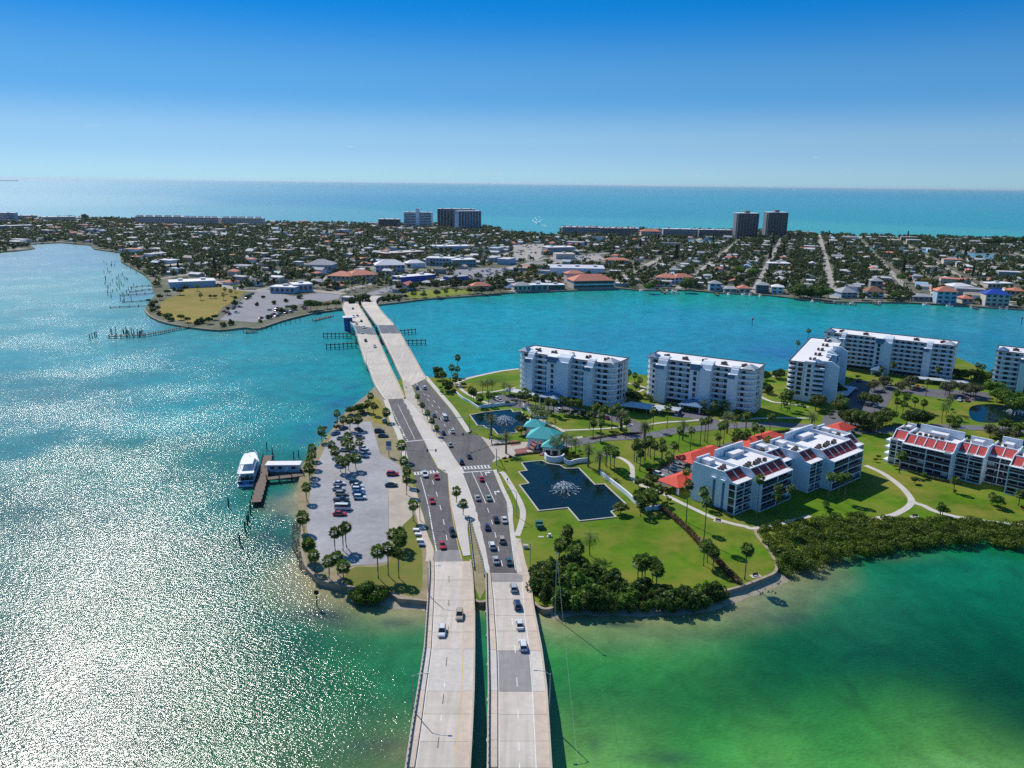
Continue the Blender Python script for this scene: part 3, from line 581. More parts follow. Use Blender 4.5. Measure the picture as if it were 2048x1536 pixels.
for y0, y1 in [(1152,1165),(1200,1212),(1253,1268),(1314,1332),(1366,1374),(1388,1408),(1430,1441),(1474,1496)]: deckmark(nbl, NL, y0, y1, .5, .17, m_black if (y1-y0) > 11 else m_wpaint, 'lane_dash')
for y0, y1 in [(1236,1250),(1290,1306),(1355,1373),(1418,1436),(1484,1502),(1526,1546)]: deckmark(nbr, NR, y0, y1, .56, .17, m_wpaint, 'lane_dash')
deckmark(nbl, NL, 1126, END, .97, .16, m_ypaint, 'edge_line'); deckmark(nbl, NL, 1126, END, .03, .14, m_wpaint, 'edge_line')
deckmark(nbr, NR, 1150, END, .98, .16, m_wpaint, 'edge_line'); deckmark(nbr, NR, 1150, END, .04, .12, m_wpaint, 'edge_line')
for D, par, y0, y1 in ((NR,nbr,1147,1158),):
    obj('approach_slab', strip(D, [max(y0,D[0,0]), y1+6], 2, 3, -.5, .012, .05, -.05), m_deckdark, par)
apr = struct('approach_slab', sheet(gp([(869,1101),(921,1100),(926,1123),(867,1124)]), LZ+.062), m_deckdark, 'worn dark approach slab of the left near bridge')
# ================================================================== far bridge
def zf(y): return float(np.interp(y, [585,600,625,650,668,724,771,799], [2.0,3.2,5.6,7.0,7.0,4.4,2.2,1.6]))
FLl = [(768,799),(750,771),(737,736),(729,722),(712,667),(704,650),(691,630),(685,613),(691,601),(708,592),(733,586)]
FLr = [(809,797),(797,769),(781,736),(775,722),(752,670),(744,655),(731,633),(719,614),(716,605),(724,597),(740,590)]
FRl = [(812,776),(803,757),(790,730),(787,722),(760,667),(752,650),(735,626),(724,610),(724,602),(731,596),(745,591)]
FRr = [(852,757),(846,747),(836,730),(832,722),(800,667),(788,650),(765,626),(754,610),(752,603),(757,597),(768,592)]
def zfr(y): return float(np.interp(y, [585,600,625,650,668,700,722,745,757,777], [2.0,3.2,5.6,7.0,7.0,5.0,3.6,2.1,1.62,1.62]))
def far_edge(px): zz = zfr if px in (FRl, FRr) else zf; return [np.array(G(x,y,zz(y))) for x,y in spline(px,5)]
def far_deck(Lp, Rp, label):
    t_ = thing('road_bridge', label, 'bridge'); A_, B_ = far_edge(Lp), far_edge(Rp); n = len(A_)
    def piece(i0, i1, mt, name, top=0.):
        mb = MB(); vs = []
        for i in range(i0, i1+1):
            for p in (A_[i], B_[i]): vs += [(p[0],p[1],p[2]+top),(p[0],p[1],p[2]-1.0)]
        k = i1-i0; fs = []
        for i in range(k):
            a_ = i*4; b_ = a_+4; fs += [(a_,a_+2,b_+2,b_),(a_+1,b_+1,b_+3,a_+3),(a_,b_,b_+1,a_+1),(a_+2,a_+3,b_+3,b_+2)]
        fs += [(0,1,3,2),(4*k,4*k+2,4*k+3,4*k+1)]
        return obj(name, mb.add(vs,fs), mt, t_)
    m_grid = MATS.get('steel_grid') or mat('steel_grid', (.06,.075,.095), .55, .25, .6)
    g0, g1 = 20, 25
    for i0 in list(range(0, g0, 2)): piece(i0, min(i0+2,g0), m_deck, 'deck_slab')
    piece(g0, g1, m_grid, 'bascule_leaf')
    for i0 in range(g1, n-1, 2): piece(i0, min(i0+2,n-1), m_deck, 'deck_slab')
    for E, s in ((A_,1),(B_,-1)):
        for (i0,i1,mt,h,nm) in ((0,g0,m_conc2,.85,'parapet'),(g0,g1,mat('teal_steel',(.03,.30,.42),.5,.05) ,1.1,'railing'),(g1,n-1,m_conc2,.85,'parapet')):
            ln = [tuple(p[:2]) for p in E[i0:i1+1]]; mb = ribbon(ln, .35, 1.9, [p[2]+h for p in E[i0:i1+1]])
            obj(nm, mb, mt, t_)
    U = [(a_+b_)/2 for a_, b_ in zip(A_,B_)]
    ln = [tuple(p[:2]) for p in U]
    for i in range(0, n-2, 2):
        p, q = U[i], U[i]*.6+U[i+1]*.4; obj('lane_dash', ribbon([tuple(p[:2]),tuple(q[:2])], .2, .02, [p[2]+.02,q[2]+.02]), m_wpaint, t_)
    for fr_ in (.07,.93):
        P = [a_*(1-fr_)+b_*fr_ for a_, b_ in zip(A_,B_)]; obj('edge_line', ribbon([tuple(p[:2]) for p in P], .18, .02, [p[2]+.018 for p in P]), m_wpaint if fr_ < .5 else m_ypaint, t_)
    for i in list(range(6, n-8, 2)):
        if g0 < i < g1: continue
        mb = MB(); d = B_[i]-A_[i]; z = min(A_[i][2],B_[i][2])-1.0
        mb.tube([A_[i]+d*.02+np.array([0,0,z-.45-A_[i][2]]), A_[i]+d*.98+np.array([0,0,z-.45-A_[i][2]])], .5, 4)
        for k in (.06,.35,.65,.94): p = A_[i]+d*k; mb.lathe([(.4,-3),(.4,z-.4)],6,(p[0],p[1]))
        obj('pier', mb, m_conc, t_)
    for i in (g0, g1):
        d = B_[i]-A_[i]; c = (A_[i]+B_[i])/2; w_ = np.hypot(*d[:2]); an = math.atan2(d[1],d[0])
        obj('bascule_pier', MB().box(-w_/2-.3,w_/2+.3,-1.6,1.6,-3,-1.05-0), m_conc, t_, (c[0],c[1],c[2]), an)
        mb = MB().box(-w_/2,w_/2,-1.5,1.5,-3-c[2],-1.02); obj('bascule_pier', mb, m_conc, t_, (c[0],c[1],c[2]), an)
    return t_
fbl = far_deck(FLl, FLr, 'left far drawbridge deck with cars queued on it'); fbr = far_deck(FRl, FRr, 'right far drawbridge deck, empty of cars')
# bridge tender's house
g = G(697,660,0); th = thing('bridge_house', 'blue bridge tender house beside the left drawbridge deck', 'bridge house', (g[0],g[1],0), R(12))
m_bh = mat('cobalt_blue_panel', (.025,.13,.42), .5, .1, .4)
obj('base', MB().box(-3,3,-3,3,-3,5), m_bh, th); obj('wall', MB().box(-3.2,3.2,-3.2,3.2,5,10.0), m_bh, th)
for x in (-2,0,2): obj('window', MB().box(x-.8,x+.8,-3.27,-3.15,7.2,9), m_glass, th)
obj('roof', MB().hip(-3.2,3.2,-3.2,3.2,10.2,11.2,over=.7), m_roofw, th); obj('walkway', MB().box(-3.6,7.5,-1.4,1.4,10.0,10.18), m_conc2, th)
# timber fenders of the navigation channel
def fender(p, q, label):
    a_, b_ = np.array(G(*p,0)), np.array(G(*q,0)); d = b_-a_; L_ = np.hypot(*d[:2]); an = math.atan2(d[1],d[0])
    t_ = thing('timber_fender', label, 'fender', tuple(a_), an, 'timber fenders of the drawbridge channel')
    n = max(4,int(L_/2.6)); pm = MATS.get('_pile') or MB().lathe([(.28,-2),(.28,3.6),(.1,3.7)],6).mesh('pile'); MATS['_pile'] = pm
    for i in range(n+1): obj('pile', pm, m_dkwood, t_, (L_*i/n, 0, 0))
    for z in (.9,2.9): obj('wale', MB().box(-.3,L_+.3,-.42,-.2,z,z+.32), m_dkwood, t_)
    obj('catwalk', MB().box(0,L_,-.2,.9,3.2,3.35), m_dkwood, t_)
    for i in range(0,n+1,max(1,n//5)): obj('post', MB().box(-.08,.08,-.08,.08,0,1.1), m_dkwood, t_, (L_*i/n,.8,3.35))
fender((647,676),(702,676),'upper timber fender left of the drawbridge'); fender((653,699),(712,695),'lower timber fender left of the drawbridge')
fender((795,670),(831,667),'upper timber fender right of the drawbridge'); fender((808,690),(851,689),'lower timber fender right of the drawbridge')
# ================================================================== tall white condominiums
def shared(key, fn):
    if key not in MATS: MATS[key] = fn()
    return MATS[key]
FH = 2.9
def round_poly(x0, x1, y0, y1, r, corners, n=5):
    out = []
    for (cx, cy, a0, k) in ((x0+r,y0+r,PI,'fl'),(x1-r,y0+r,1.5*PI,'fr'),(x1-r,y1-r,0,'br'),(x0+r,y1-r,.5*PI,'bl')):
        if k in corners: out += [(cx+r*math.cos(a0+.5*PI*i/n), cy+r*math.sin(a0+.5*PI*i/n)) for i in range(n+1)]
        else: out.append((x0 if k[1]=='l' else x1, y0 if k[0]=='f' else y1))
    return out
def pane(wd, ht): return shared(('pane',round(wd,2),round(ht,2)), lambda: MB().box(-wd/2,wd/2,-.05,.06,0,ht).mesh('window'))
def win(par, x, y, z, wd, ht, rz=0): return obj('window', pane(wd, ht), m_glass, par, (x,y,z), rz)
def condo(O, az, L_, label, piers, tower, D=18, H=22.4, floors=7, endwins=False, garage=2.6, canopy=None, left_round=True, right_round=True):
    """local frame: x along the entrance front, y back, z up"""
    t_ = thing('condominium', label, 'building', (O[0],O[1],LZ), R(az)); x0, x1 = -6.0, L_
    fh = (H-garage)/floors
    rc = ''.join([c for c, k in (('fl ',left_round),('fr ',right_round)) if k]).split()
    body = round_poly(x0, x1, 1.7, D, 4.2, rc)
    obj('wall', MB().prism(body, 0, H-.3), m_pale, t_)
    out = round_poly(x0-.35, x1+.35, -.1, D+.35, 5.5, rc)
    rf = obj('roof', MB().prism(out, H-.3, H+.0), m_roofw, t_)
    # parapet with dark coping
    pw = MB(); n = len(out)
    inn = [(p[0]*.985+ (x0+x1)/2*.015, p[1]*.97+D/2*.03) for p in out]
    for i in range(n):
        a_, b_, c_, d_ = out[i], out[(i+1)%n], inn[(i+1)%n], inn[i]
        pw.add([(a_[0],a_[1],H),(b_[0],b_[1],H),(c_[0],c_[1],H),(d_[0],d_[1],H),(a_[0],a_[1],H+.45),(b_[0],b_[1],H+.45),(c_[0],c_[1],H+.45),(d_[0],d_[1],H+.45)],
               [(0,1,5,4),(4,5,6,7),(2,3,7,6)])
    obj('coping', pw, m_trim, rf)
    # balcony fronts per bay and floor
    edges = [x0] + sum([[a_,b_] for a_,b_ in piers+[tower]],[]); edges = sorted([p for pr in piers+[tower] for p in pr])
    bays = []; cur = x0
    for a_, b_ in sorted(piers+[tower]):
        if a_-cur > 1: bays.append((cur,a_))
        cur = b_
    if x1-cur > 1: bays.append((cur,x1))
    for bi, (a_, b_) in enumerate(bays):
        first, last = bi == 0 and left_round, bi == len(bays)-1 and right_round
        if first: pl = round_poly(a_-.2,b_,0,6.5,5.5,['fl']); 
        elif last: pl = round_poly(a_,b_+.2,0,8.5,5.5,['fr'])
        else: pl = [(a_,0),(b_,0),(b_,2.0),(a_,2.0)]
        me = MB().prism(pl, -.12, .14, True)
        # low solid front following the edge
        fr = [p for p in pl if p[1] < 6.0 and not (p[1] >= 1.99 and not (first or last))]
        if first: fr = round_poly(a_-.2,b_,0,6.5,5.5,['fl'])[:7]
        if last: fr = round_poly(a_,b_+.2,0,8.5,5.5,['fr'])[:7]
        if not (first or last): fr = [(a_,0),(b_,0)]
        for i in range(len(fr)-1):
            p, q = fr[i], fr[i+1]
            me.add([(p[0],p[1],.14),(q[0],q[1],.14),(q[0],q[1],.95),(p[0],p[1],.95),(p[0],p[1]+.14,.14),(q[0],q[1]+.14,.14),(q[0],q[1]+.14,.95),(p[0],p[1]+.14,.95)],[(0,1,2,3),(3,2,6,7),(5,4,7,6)])
        me = me.mesh('balcony')
        nb = max(2, int((b_-a_)/3.4)); sp_ = (b_-a_)/nb
        for f in range(floors):
            z = garage+f*fh
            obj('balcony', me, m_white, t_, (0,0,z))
            for k in range(nb):
                xx = a_+sp_*(k+.5); wd = (1.5,2.2,1.5)[(k+bi)%3]
                if first and xx < a_+4: win(t_, x0-.02, 4+2.2, z+.55, 2.2, 1.9, R(90)); continue
                if last and xx > b_-4: win(t_, x1+.02, 4+2.6, z+.55, 2.2, 1.9, R(90)); continue
                win(t_, xx, 1.68, z+.5, wd, 1.9)
    obj('garage_opening', MB().box(bays[1][0] if len(bays)>1 else 4, x1-6, 1.55, 1.75, .3, garage-.4), m_dark, t_)
    # piers with sloping tops and blue bands
    for i, (a_, b_) in enumerate(piers):
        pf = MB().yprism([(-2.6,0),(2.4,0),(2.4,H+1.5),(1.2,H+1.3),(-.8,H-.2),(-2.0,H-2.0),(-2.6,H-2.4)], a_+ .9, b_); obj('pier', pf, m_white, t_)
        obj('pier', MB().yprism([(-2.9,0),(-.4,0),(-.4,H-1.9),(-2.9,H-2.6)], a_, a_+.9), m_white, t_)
        obj('fascia', MB().box(a_-.06,b_-1.2,-2.97,-2.64,H-4.4,H-2.5), m_bluecap, t_)
    a_, b_ = tower; mid = a_+(b_-a_)*.42
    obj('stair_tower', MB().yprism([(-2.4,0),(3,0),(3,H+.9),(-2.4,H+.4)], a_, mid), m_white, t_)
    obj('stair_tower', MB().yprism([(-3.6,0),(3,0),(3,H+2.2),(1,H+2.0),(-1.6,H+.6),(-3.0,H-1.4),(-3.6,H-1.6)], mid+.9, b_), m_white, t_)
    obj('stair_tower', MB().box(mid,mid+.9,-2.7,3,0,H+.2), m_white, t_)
    obj('fascia', MB().box(a_+.3,mid+1.6,-2.9,-2.45,H-2.6,H+.35), m_bluecap, t_)
    for f in range(floors-1): win(t_, a_+(mid-a_)*.6, -2.42, garage+f*fh+.4, 1.6, 1.9)
    # hipped corner roofs
    obj('corner_roof', MB().hip(x0+.2,x0+5.6,1,8,H+.1,H+2.0,over=.2), m_bluecap, t_)
    obj('corner_roof', MB().hip(x1-7,x1-.6,1,9,H+.1,H+2.2,over=.2), mat('grey_metal_roof',(.46,.49,.52),.5,.05,.4), t_)
    me = shared('ac', lambda: MB().box(-.55,.55,-.55,.55,.25,1.35).box(-.7,.7,-.7,.7,0,.25).mesh('air_conditioner'))
    k = 0
    for i in range(5):
        xx = x0+8+ (x1-x0-16)*i/4
        for dx, dy in ((0,0),(1.9,-.3),(.9,1.8)): obj('air_conditioner', me, m_rust, t_, (xx+dx,7+dy-(i%2)*.6,H+.0))
    # side and back windows
    for f in range(floors):
        z = garage+f*fh+.5
        for yy in (9.5,13.5): win(t_, x1+.0, yy, z, 1.6, 1.7, R(90)); win(t_, x0, yy+(0 if not endwins else -1), z, 1.6, 1.7, R(90))
        for xx in np.arange(x0+5, x1-4, 6.5): win(t_, xx, D+.0, z, 2.4, 1.9)
    if canopy:
        a_, b_ = canopy
        obj('entrance_canopy', MB().hip(a_,b_,-11,-1.5,3.4,5.4,over=.5), m_bluecap, t_)
        for xx in (a_+.5,b_-.5):
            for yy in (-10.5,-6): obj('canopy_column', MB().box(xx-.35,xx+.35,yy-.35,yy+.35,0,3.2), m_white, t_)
    return t_
condo((7.5,400), -31.7, 50, 'white condominium nearest the drawbridge, beside the northern pond', [(.6,5.2),(35,39.6)], (13.5,26.5), canopy=(14,24))
condo((74,390), -31.1, 50, 'white condominium second from the drawbridge, blue canopy at its door', [(.4,6.2),(37.6,42.2)], (18.5,29.5), H=22.2, canopy=(17,28))
condo((249,441.5), -34.2, 14, 'right end of the long condominium', [(0,4.0)], (-7,-6.2), H=20.8, right_round=False) if False else None
cD = condo((199,475.2), -34.2, 66, 'long white condominium at the back of the complex', [(3.5,7.0),(50.5,54.5)], (24,33.5), H=20.8, canopy=(25,32), left_round=False, right_round=False)
cC = condo((163.2,394.2), 61.5, 68, 'white condominium standing end-on to the camera', [(12,13.4),(30,31.4)], (20,24), H=20.2, endwins=True, left_round=False)
cE = condo((273,420), -34.0, 50, 'white condominium cut off by the right edge of the picture', [(6,9.5),(36,40)], (17,27), H=21.6, left_round=False)
# end wall of the end-on block: projecting window bay, corner balconies, big screen walls
fh = (20.2-2.6)/7
obj('window_bay', MB().box(-7.0,-5.9,5.4,9.8,0,20.0), m_white, cC); obj('bay_roof', MB().box(-7.2,-3,5.0,10.2,20.2,21.4), m_roofw, cC)
for f in range(7):
    z = 2.6+f*fh
    win(cC, -7.02, 7.6, z+.5, 1.7, 1.6, R(90)); win(cC, -6.02, 11.8, z+.5, 1.7, 1.6, R(90))
    obj('end_balcony', MB().prism([(-8.2,.2),(-5.9,.2),(-5.9,5.2),(-8.6,5.2)], z-.12, z+.9, True), m_white, cC)
    obj('end_balcony', MB().prism([(-6,14)]+[(-6-2.2*math.sin(PI*i/6), 14+4*i/6) for i in range(7)]+[(-6,18)], z-.12, z+.9, True), m_white, cC)
    win(cC, -6.02, 2.8, z+.95, 4.2, 1.4, R(90)); win(cC, -6.02, 16, z+.95, 3.2, 1.4, R(90))
for xx, h in ((-4,21.8),(34,23)):
    obj('screen_wall', MB().yprism([(-6.5,0),(1.7,0),(1.7,h),(-2.5,h),(-6.5,h-2.6)], xx, xx+1.0), m_white, cC)
# ================================================================== stepped four-storey blocks with red shingle slopes
def stepped(O, ang_, label, mods, E=11.1, RD=14.0):
    """mods: (x0, x1, front y, back y, n panels)"""
    t_ = thing('apartment_block', label, 'building', (O[0],O[1],LZ), R(ang_))
    for mi, (x0, x1, yf, yb, npan) in enumerate(mods):
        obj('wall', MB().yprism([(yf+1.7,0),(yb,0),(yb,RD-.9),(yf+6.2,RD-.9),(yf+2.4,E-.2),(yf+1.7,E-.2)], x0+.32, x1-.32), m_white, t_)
        obj('flat_roof', MB().box(x0+.34,x1-.34,yf+6.0,yb-.1,RD-.92,RD-.86), m_roofw, t_)
        # party walls carry the gable profile
        for xx in (x0, x1-.3):
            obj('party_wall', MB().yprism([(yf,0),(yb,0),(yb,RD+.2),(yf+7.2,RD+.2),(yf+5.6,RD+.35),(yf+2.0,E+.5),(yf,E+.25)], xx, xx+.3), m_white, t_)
        obj('eave', MB().yprism([(yf,E-.15),(yf+2.3,E-.15),(yf+2.3,E+.25),(yf,E+.15)], x0+.3, x1-.3), m_roofw, t_)
        pwid = (x1-x0-.6)/npan
        for k in range(npan):
            a_ = x0+.3+k*pwid
            obj('shingle_panel', MB().yprism([(yf+2.2,E+.15),(yf+2.3,E),(yf+5.8,RD-.3),(yf+5.7,RD-.1)], a_+.14, a_+pwid-.14), m_maroon, t_)
            if k: obj('roof_rib', MB().yprism([(yf+1.9,E+.1),(yf+2.2,E+.45),(yf+5.7,RD+.12),(yf+5.9,RD-.2)], a_-.14, a_+.14), m_white, t_)
        obj('ridge_wall', MB().box(x0+.3,x1-.3,yf+5.6,yf+6.1,RD-.9,RD+.2), m_white, t_)
        hb = RD+1.2
        obj('screen_parapet', MB().box(x0+1.5,x1-.5,yb-.5,yb+.02,RD-.9,hb+ (1.2 if mi%2 else .2)), m_white, t_)
        obj('penthouse', MB().box(x0+(x1-x0)*.35,x0+(x1-x0)*.7,yb-4.6,yb-1.2,RD-.9,RD+.9), m_roofw, t_)
        me = shared('ac', lambda: None)
        for i in range(max(2,int((x1-x0)/2.6))): obj('air_conditioner', me, m_rust, t_, (x0+1.6+i*2.0,yf+8.4+(i%3)*.5,RD-.87))
        # four balcony floors, dark screens behind
        for f in range(4):
            z = f*2.78+.35
            obj('balcony_slab', MB().box(x0+.3,x1-.3,yf+.02,yf+1.72,z-.32,z), m_white, t_)
            obj('railing', shared(('rl',round(x1-x0,1),round(yf,1)), lambda: MB().box(x0+.3,x1-.3,yf+.05,yf+.16,0,.12).mesh('railing')), m_bluecap if mi%2 else m_white, t_, (0,0,z+.95))
            obj('balustrade', shared(('bl',round(x1-x0,1),round(yf,1)), lambda: MB().box(x0+.3,x1-.3,yf+.08,yf+.13,0,.9).mesh('balustrade')), shared('_brz', lambda: mat('bronze_screen',(.055,.04,.04),.5,.1,1)), t_, (0,0,z+.02))
            nb = max(2,int((x1-x0)/2.9)); sp_ = (x1-x0-.6)/nb
            for k in range(nb):
                if (k*7+f*3+mi)%9 == 0: obj('shutter', shared('_sh', lambda: MB().box(-1.1,1.1,-.04,.04,0,1.25).mesh('shutter')), shared('_shm', lambda: mat('pale_shutter',(.40,.46,.48),.6,.05,.5)), t_, (x0+.3+sp_*(k+.5),yf+.4,z+1.15))
                win(t_, x0+.3+sp_*(k+.5), yf+1.66, z+.12, sp_*.86, 2.15)
            # a thin post between the pairs of bays
        for k in range(1, max(2,int((x1-x0)/9))+0): xx = x0+(x1-x0)*k/max(2,int((x1-x0)/9)); obj('post', MB().box(xx-.15,xx+.15,yf-.02,yf+.2,0,E), m_white, t_)
    return t_
fO = (75.9,245.4); fA = 39.5
f1 = stepped(fO, fA, 'stepped apartment block with sloped maroon panels, nearest the carports', [(0,9.4,0,18.4,2),(9.4,28.3,-3.8,17.6,4),(28.3,38.2,2.5,15.5,3)])
# blind end wall with two service slots, end windows
for yy in (8.4,4.6): obj('downpipe_slot', MB().box(-.06,.0,yy,yy+1.0,0,11.0), m_bluecap, f1); obj('scupper', MB().box(-.9,.05,yy-.3,yy+1.3,10.8,11.5), m_white, f1)
obj('corner_glazing', MB().box(-.08,.0,.5,2.8,.6,10.7), m_glass, f1)
for z in (3.1,5.9,8.7): obj('glazing_band', MB().box(-.14,.0,.3,3.0,z-.15,z+.15), m_white, f1)
f2 = stepped(fO, fA, 'second stepped apartment block, its blank blue-shaded end wall showing', [(38.3,47.3,-4.6,13.5,2),(47.3,69,-8.8,13,5),(69,76.4,-5.2,12,2)])
gO = (167.4,280.3); gA = -44.5
g1_ = stepped(gO, gA, 'stepped apartment block with bright red panels at the right edge', [(-23.5,-18.2,2.8,17,1),(-18.2,0,0,16,5),(0,9.6,4.4,17,3),(9.6,18.4,9.0,22,2),(18.4,44,1.4,17,7)], E=10.6, RD=13.4)
for o_ in g1_.children:
    if o_.name.startswith('shingle_panel'): o_.data.materials[0] = shared('_rp', lambda: mat('bright_red_shingle',(.50,.07,.065),.8,.15,.9,bump=.3))
for f in range(4): obj('end_balcony', MB().prism([(-26,5),(-23.4,4.4),(-23.4,9),(-25.6,9)], f*2.78+.1, f*2.78+1.0, True), m_white, g1_)
# ================================================================== carports with red hip roofs
def carport(px, label, L_=24, Wd=9, az=39.5, n=4, h=2.8):
    g = G(*px); t_ = thing('carport', label, 'carport', (g[0],g[1],LZ), R(az), 'red-roofed carports')
    obj('roof', MB().hip(-L_/2,L_/2,-Wd/2,Wd/2,h+.35,h+2.5,over=.6), m_red, t_); obj('ceiling', MB().box(-L_/2-.4,L_/2+.4,-Wd/2-.4,Wd/2+.4,h-.02,h+.1), m_white, t_)
    for i in range(n+1):
        for s in (-1,1): obj('column', MB().box(-.35,.35,-.35,.35,0,h), m_white, t_, (-L_/2+.5+(L_-1)*i/n, s*(Wd/2-.5), 0))
    return t_
carport((1403,923), 'long red-roofed carport on the lawn edge, nearest the winding path')
carport((1520,893), 'red-roofed carport partly hidden behind the stepped block', 26)
carport((1362,974), 'red-roofed carport against the blank end wall of the stepped block', 15, 9, n=2)
carport((1678,868), 'small red-roofed carport behind the far end of the stepped block', 12, 8, n=2)
def flat_carport(px, label, L_, Wd, az, mt, h=2.6):
    g = G(*px); t_ = thing('carport', label, 'carport', (g[0],g[1],LZ), R(az), 'flat metal carports')
    obj('roof', MB().hip(-L_/2,L_/2,-Wd/2,Wd/2,h,h+.7,over=.3,thick=.2), mt, t_)
    for i in range(4):
        for s in (-1,1): obj('column', MB().box(-.12,.12,-.12,.12,0,h-.1), m_metal, t_, (-L_/2+.6+(L_-1.2)*i/3, s*(Wd/2-.4), 0))
mgr = mat('pale_grey_metal_roof',(.50,.54,.57),.5,.06,.4)
flat_carport((1031,791), 'grey metal carport left of the first condominium door', 12, 6, -31, mgr); flat_carport((1077,800), 'grey metal carport close to the first condominium door', 13, 6, -31, mgr)
flat_carport((1306,822), 'long pale metal carport left of the second condominium door', 26, 6, -24, mgr); flat_carport((1880,768), 'long pale metal carport in front of the long condominium', 28, 6, -22, mgr)
flat_carport((1690,790), 'shaded grey metal carport beside the end-on condominium', 22, 6, 55, mgr); flat_carport((1283,823), 'dim metal carport between the first two condominiums', 20, 6, -24, mgr)
# ================================================================== entrance pavilions with teal roofs
def pavilion(px, L_, Wd, h, rh, az, label, inset=None):
    g = G(*px); t_ = thing('pavilion', label, 'pavilion', (g[0],g[1],LZ), R(az), 'teal-roofed entrance pavilions')
    obj('roof', MB().hip(-L_/2,L_/2,-Wd/2,Wd/2,h+.3,h+rh,inset,over=.7), m_teal, t_)
    obj('beam', MB().box(-L_/2,L_/2,-Wd/2,Wd/2,h-.7,h+.04), m_white, t_); obj('floor', MB().box(-L_/2-1,L_/2+1,-Wd/2-1,Wd/2+1,.1,.28), m_pave, t_)
    nx, ny = max(2,int(L_/3.2)), max(2,int(Wd/3.2))
    cm = shared(('col',h), lambda: MB().box(-.32,.32,-.32,.32,.28,h-.7).box(-.45,.45,-.45,.45,.28,.9).mesh('column'))
    for i in range(nx+1):
        for j in range(ny+1):
            if i in (0,nx) or j in (0,ny): obj('column', cm, m_white, t_, (-L_/2+.4+(L_-.8)*i/nx, -Wd/2+.4+(Wd-.8)*j/ny, 0))
    for i in range(nx):
        for s in (-1,1): obj('arch', MB().box(-L_/2+.4+(L_-.8)*(i+.12)/nx, -L_/2+.4+(L_-.8)*(i+.88)/nx, s*(Wd/2-.4)-.2, s*(Wd/2-.4)+.2, h-1.2, h-.7), m_white, t_)
    return t_
pavilion((1088,893), 12.6, 9.4, 4.8, 4.0, -12, 'largest teal-roofed pavilion over the entrance drive')
pavilion((1069,868), 7.6, 6.6, 4.0, 3.0, -12, 'small teal-roofed pavilion behind the largest one'); pavilion((1105,906), 7.4, 6.6, 3.4, 2.8, -12, 'small teal-roofed pavilion in front, nearest the large pond')
# ================================================================== foliage makers
def leaf_cloud(C, Rr, n, size, rng, up=.25, shell=.35):
    """leaf-sized quads spread through ellipsoids: C (k,3) centres, Rr (k,3) radii, n leaves each"""
    C = np.repeat(np.asarray(C,float), n, 0); Rr = np.repeat(np.asarray(Rr,float), n, 0); k = len(C)
    d = rng.normal(size=(k,3)); d[:,2] += up; d /= np.linalg.norm(d,axis=1)[:,None]
    p = C + d*Rr*(1-shell*rng.random((k,1))**1.5)
    nn = d + rng.normal(size=(k,3))*.55; nn /= np.linalg.norm(nn,axis=1)[:,None]
    a_ = np.cross(nn, rng.normal(size=(k,3))); a_ /= np.linalg.norm(a_,axis=1)[:,None]+1e-9; b_ = np.cross(nn, a_)
    s = size*(.6+.8*rng.random((k,1)))
    V = np.stack([p-a_*s-b_*s*.55, p+a_*s*.2-b_*s*.7, p+a_*s+b_*s*.4, p-a_*s*.3+b_*s*.7],1).reshape(-1,3)
    return V, np.arange(4*k).reshape(-1,4)
lm_oak = leafmat('oak_leaves', (.060,.105,.016), (.15,.19,.032)); lm_green = leafmat('bright_leaves', (.060,.145,.012), (.16,.26,.028))
lm_dark = leafmat('dark_leaves', (.036,.085,.012), (.095,.16,.022)); lm_mang = leafmat('mangrove_leaves', (.045,.100,.009), (.155,.21,.018), scale=.22)
lm_grey = leafmat('grey_green_leaves', (.10,.12,.055), (.20,.20,.09)); lm_palm = leafmat('palm_fronds', (.065,.130,.020), (.17,.25,.045), trans=.36)
lm_date = leafmat('date_palm_fronds', (.075,.11,.04), (.17,.20,.075), trans=.32); lm_brown = leafmat('copper_hedge_leaves', (.12,.07,.03), (.22,.15,.06))
lm_red = leafmat('red_ti_leaves', (.20,.02,.015), (.12,.04,.02)); lm_yel = leafmat('golden_leaves', (.30,.24,.02), (.22,.22,.03)); lm_pine = leafmat('casuarina_needles', (.012,.028,.012), (.035,.055,.02))
lm_far = leafmat('island_tree_leaves', (.045,.080,.024), (.11,.145,.038), scale=.05, rand=.45)
def limb_mesh(h, r, rng, spread):
    mb = MB(); top = h*.5
    mb.tube([(0,0,-.1),(.1,.05,top*.5),(.05,.1,top)], [r,r*.75,r*.6], 6)
    for i in range(5):
        an = 2*PI*i/5+rng.random(); e_ = (math.cos(an)*spread*.6, math.sin(an)*spread*.6, h*(.7+.2*rng.random()))
        mb.tube([(.05,.1,top*.8),(e_[0]*.5,e_[1]*.5,(top+e_[2])/2),e_], [r*.5,r*.35,r*.12], 5)
    return mb.mesh('trunk')
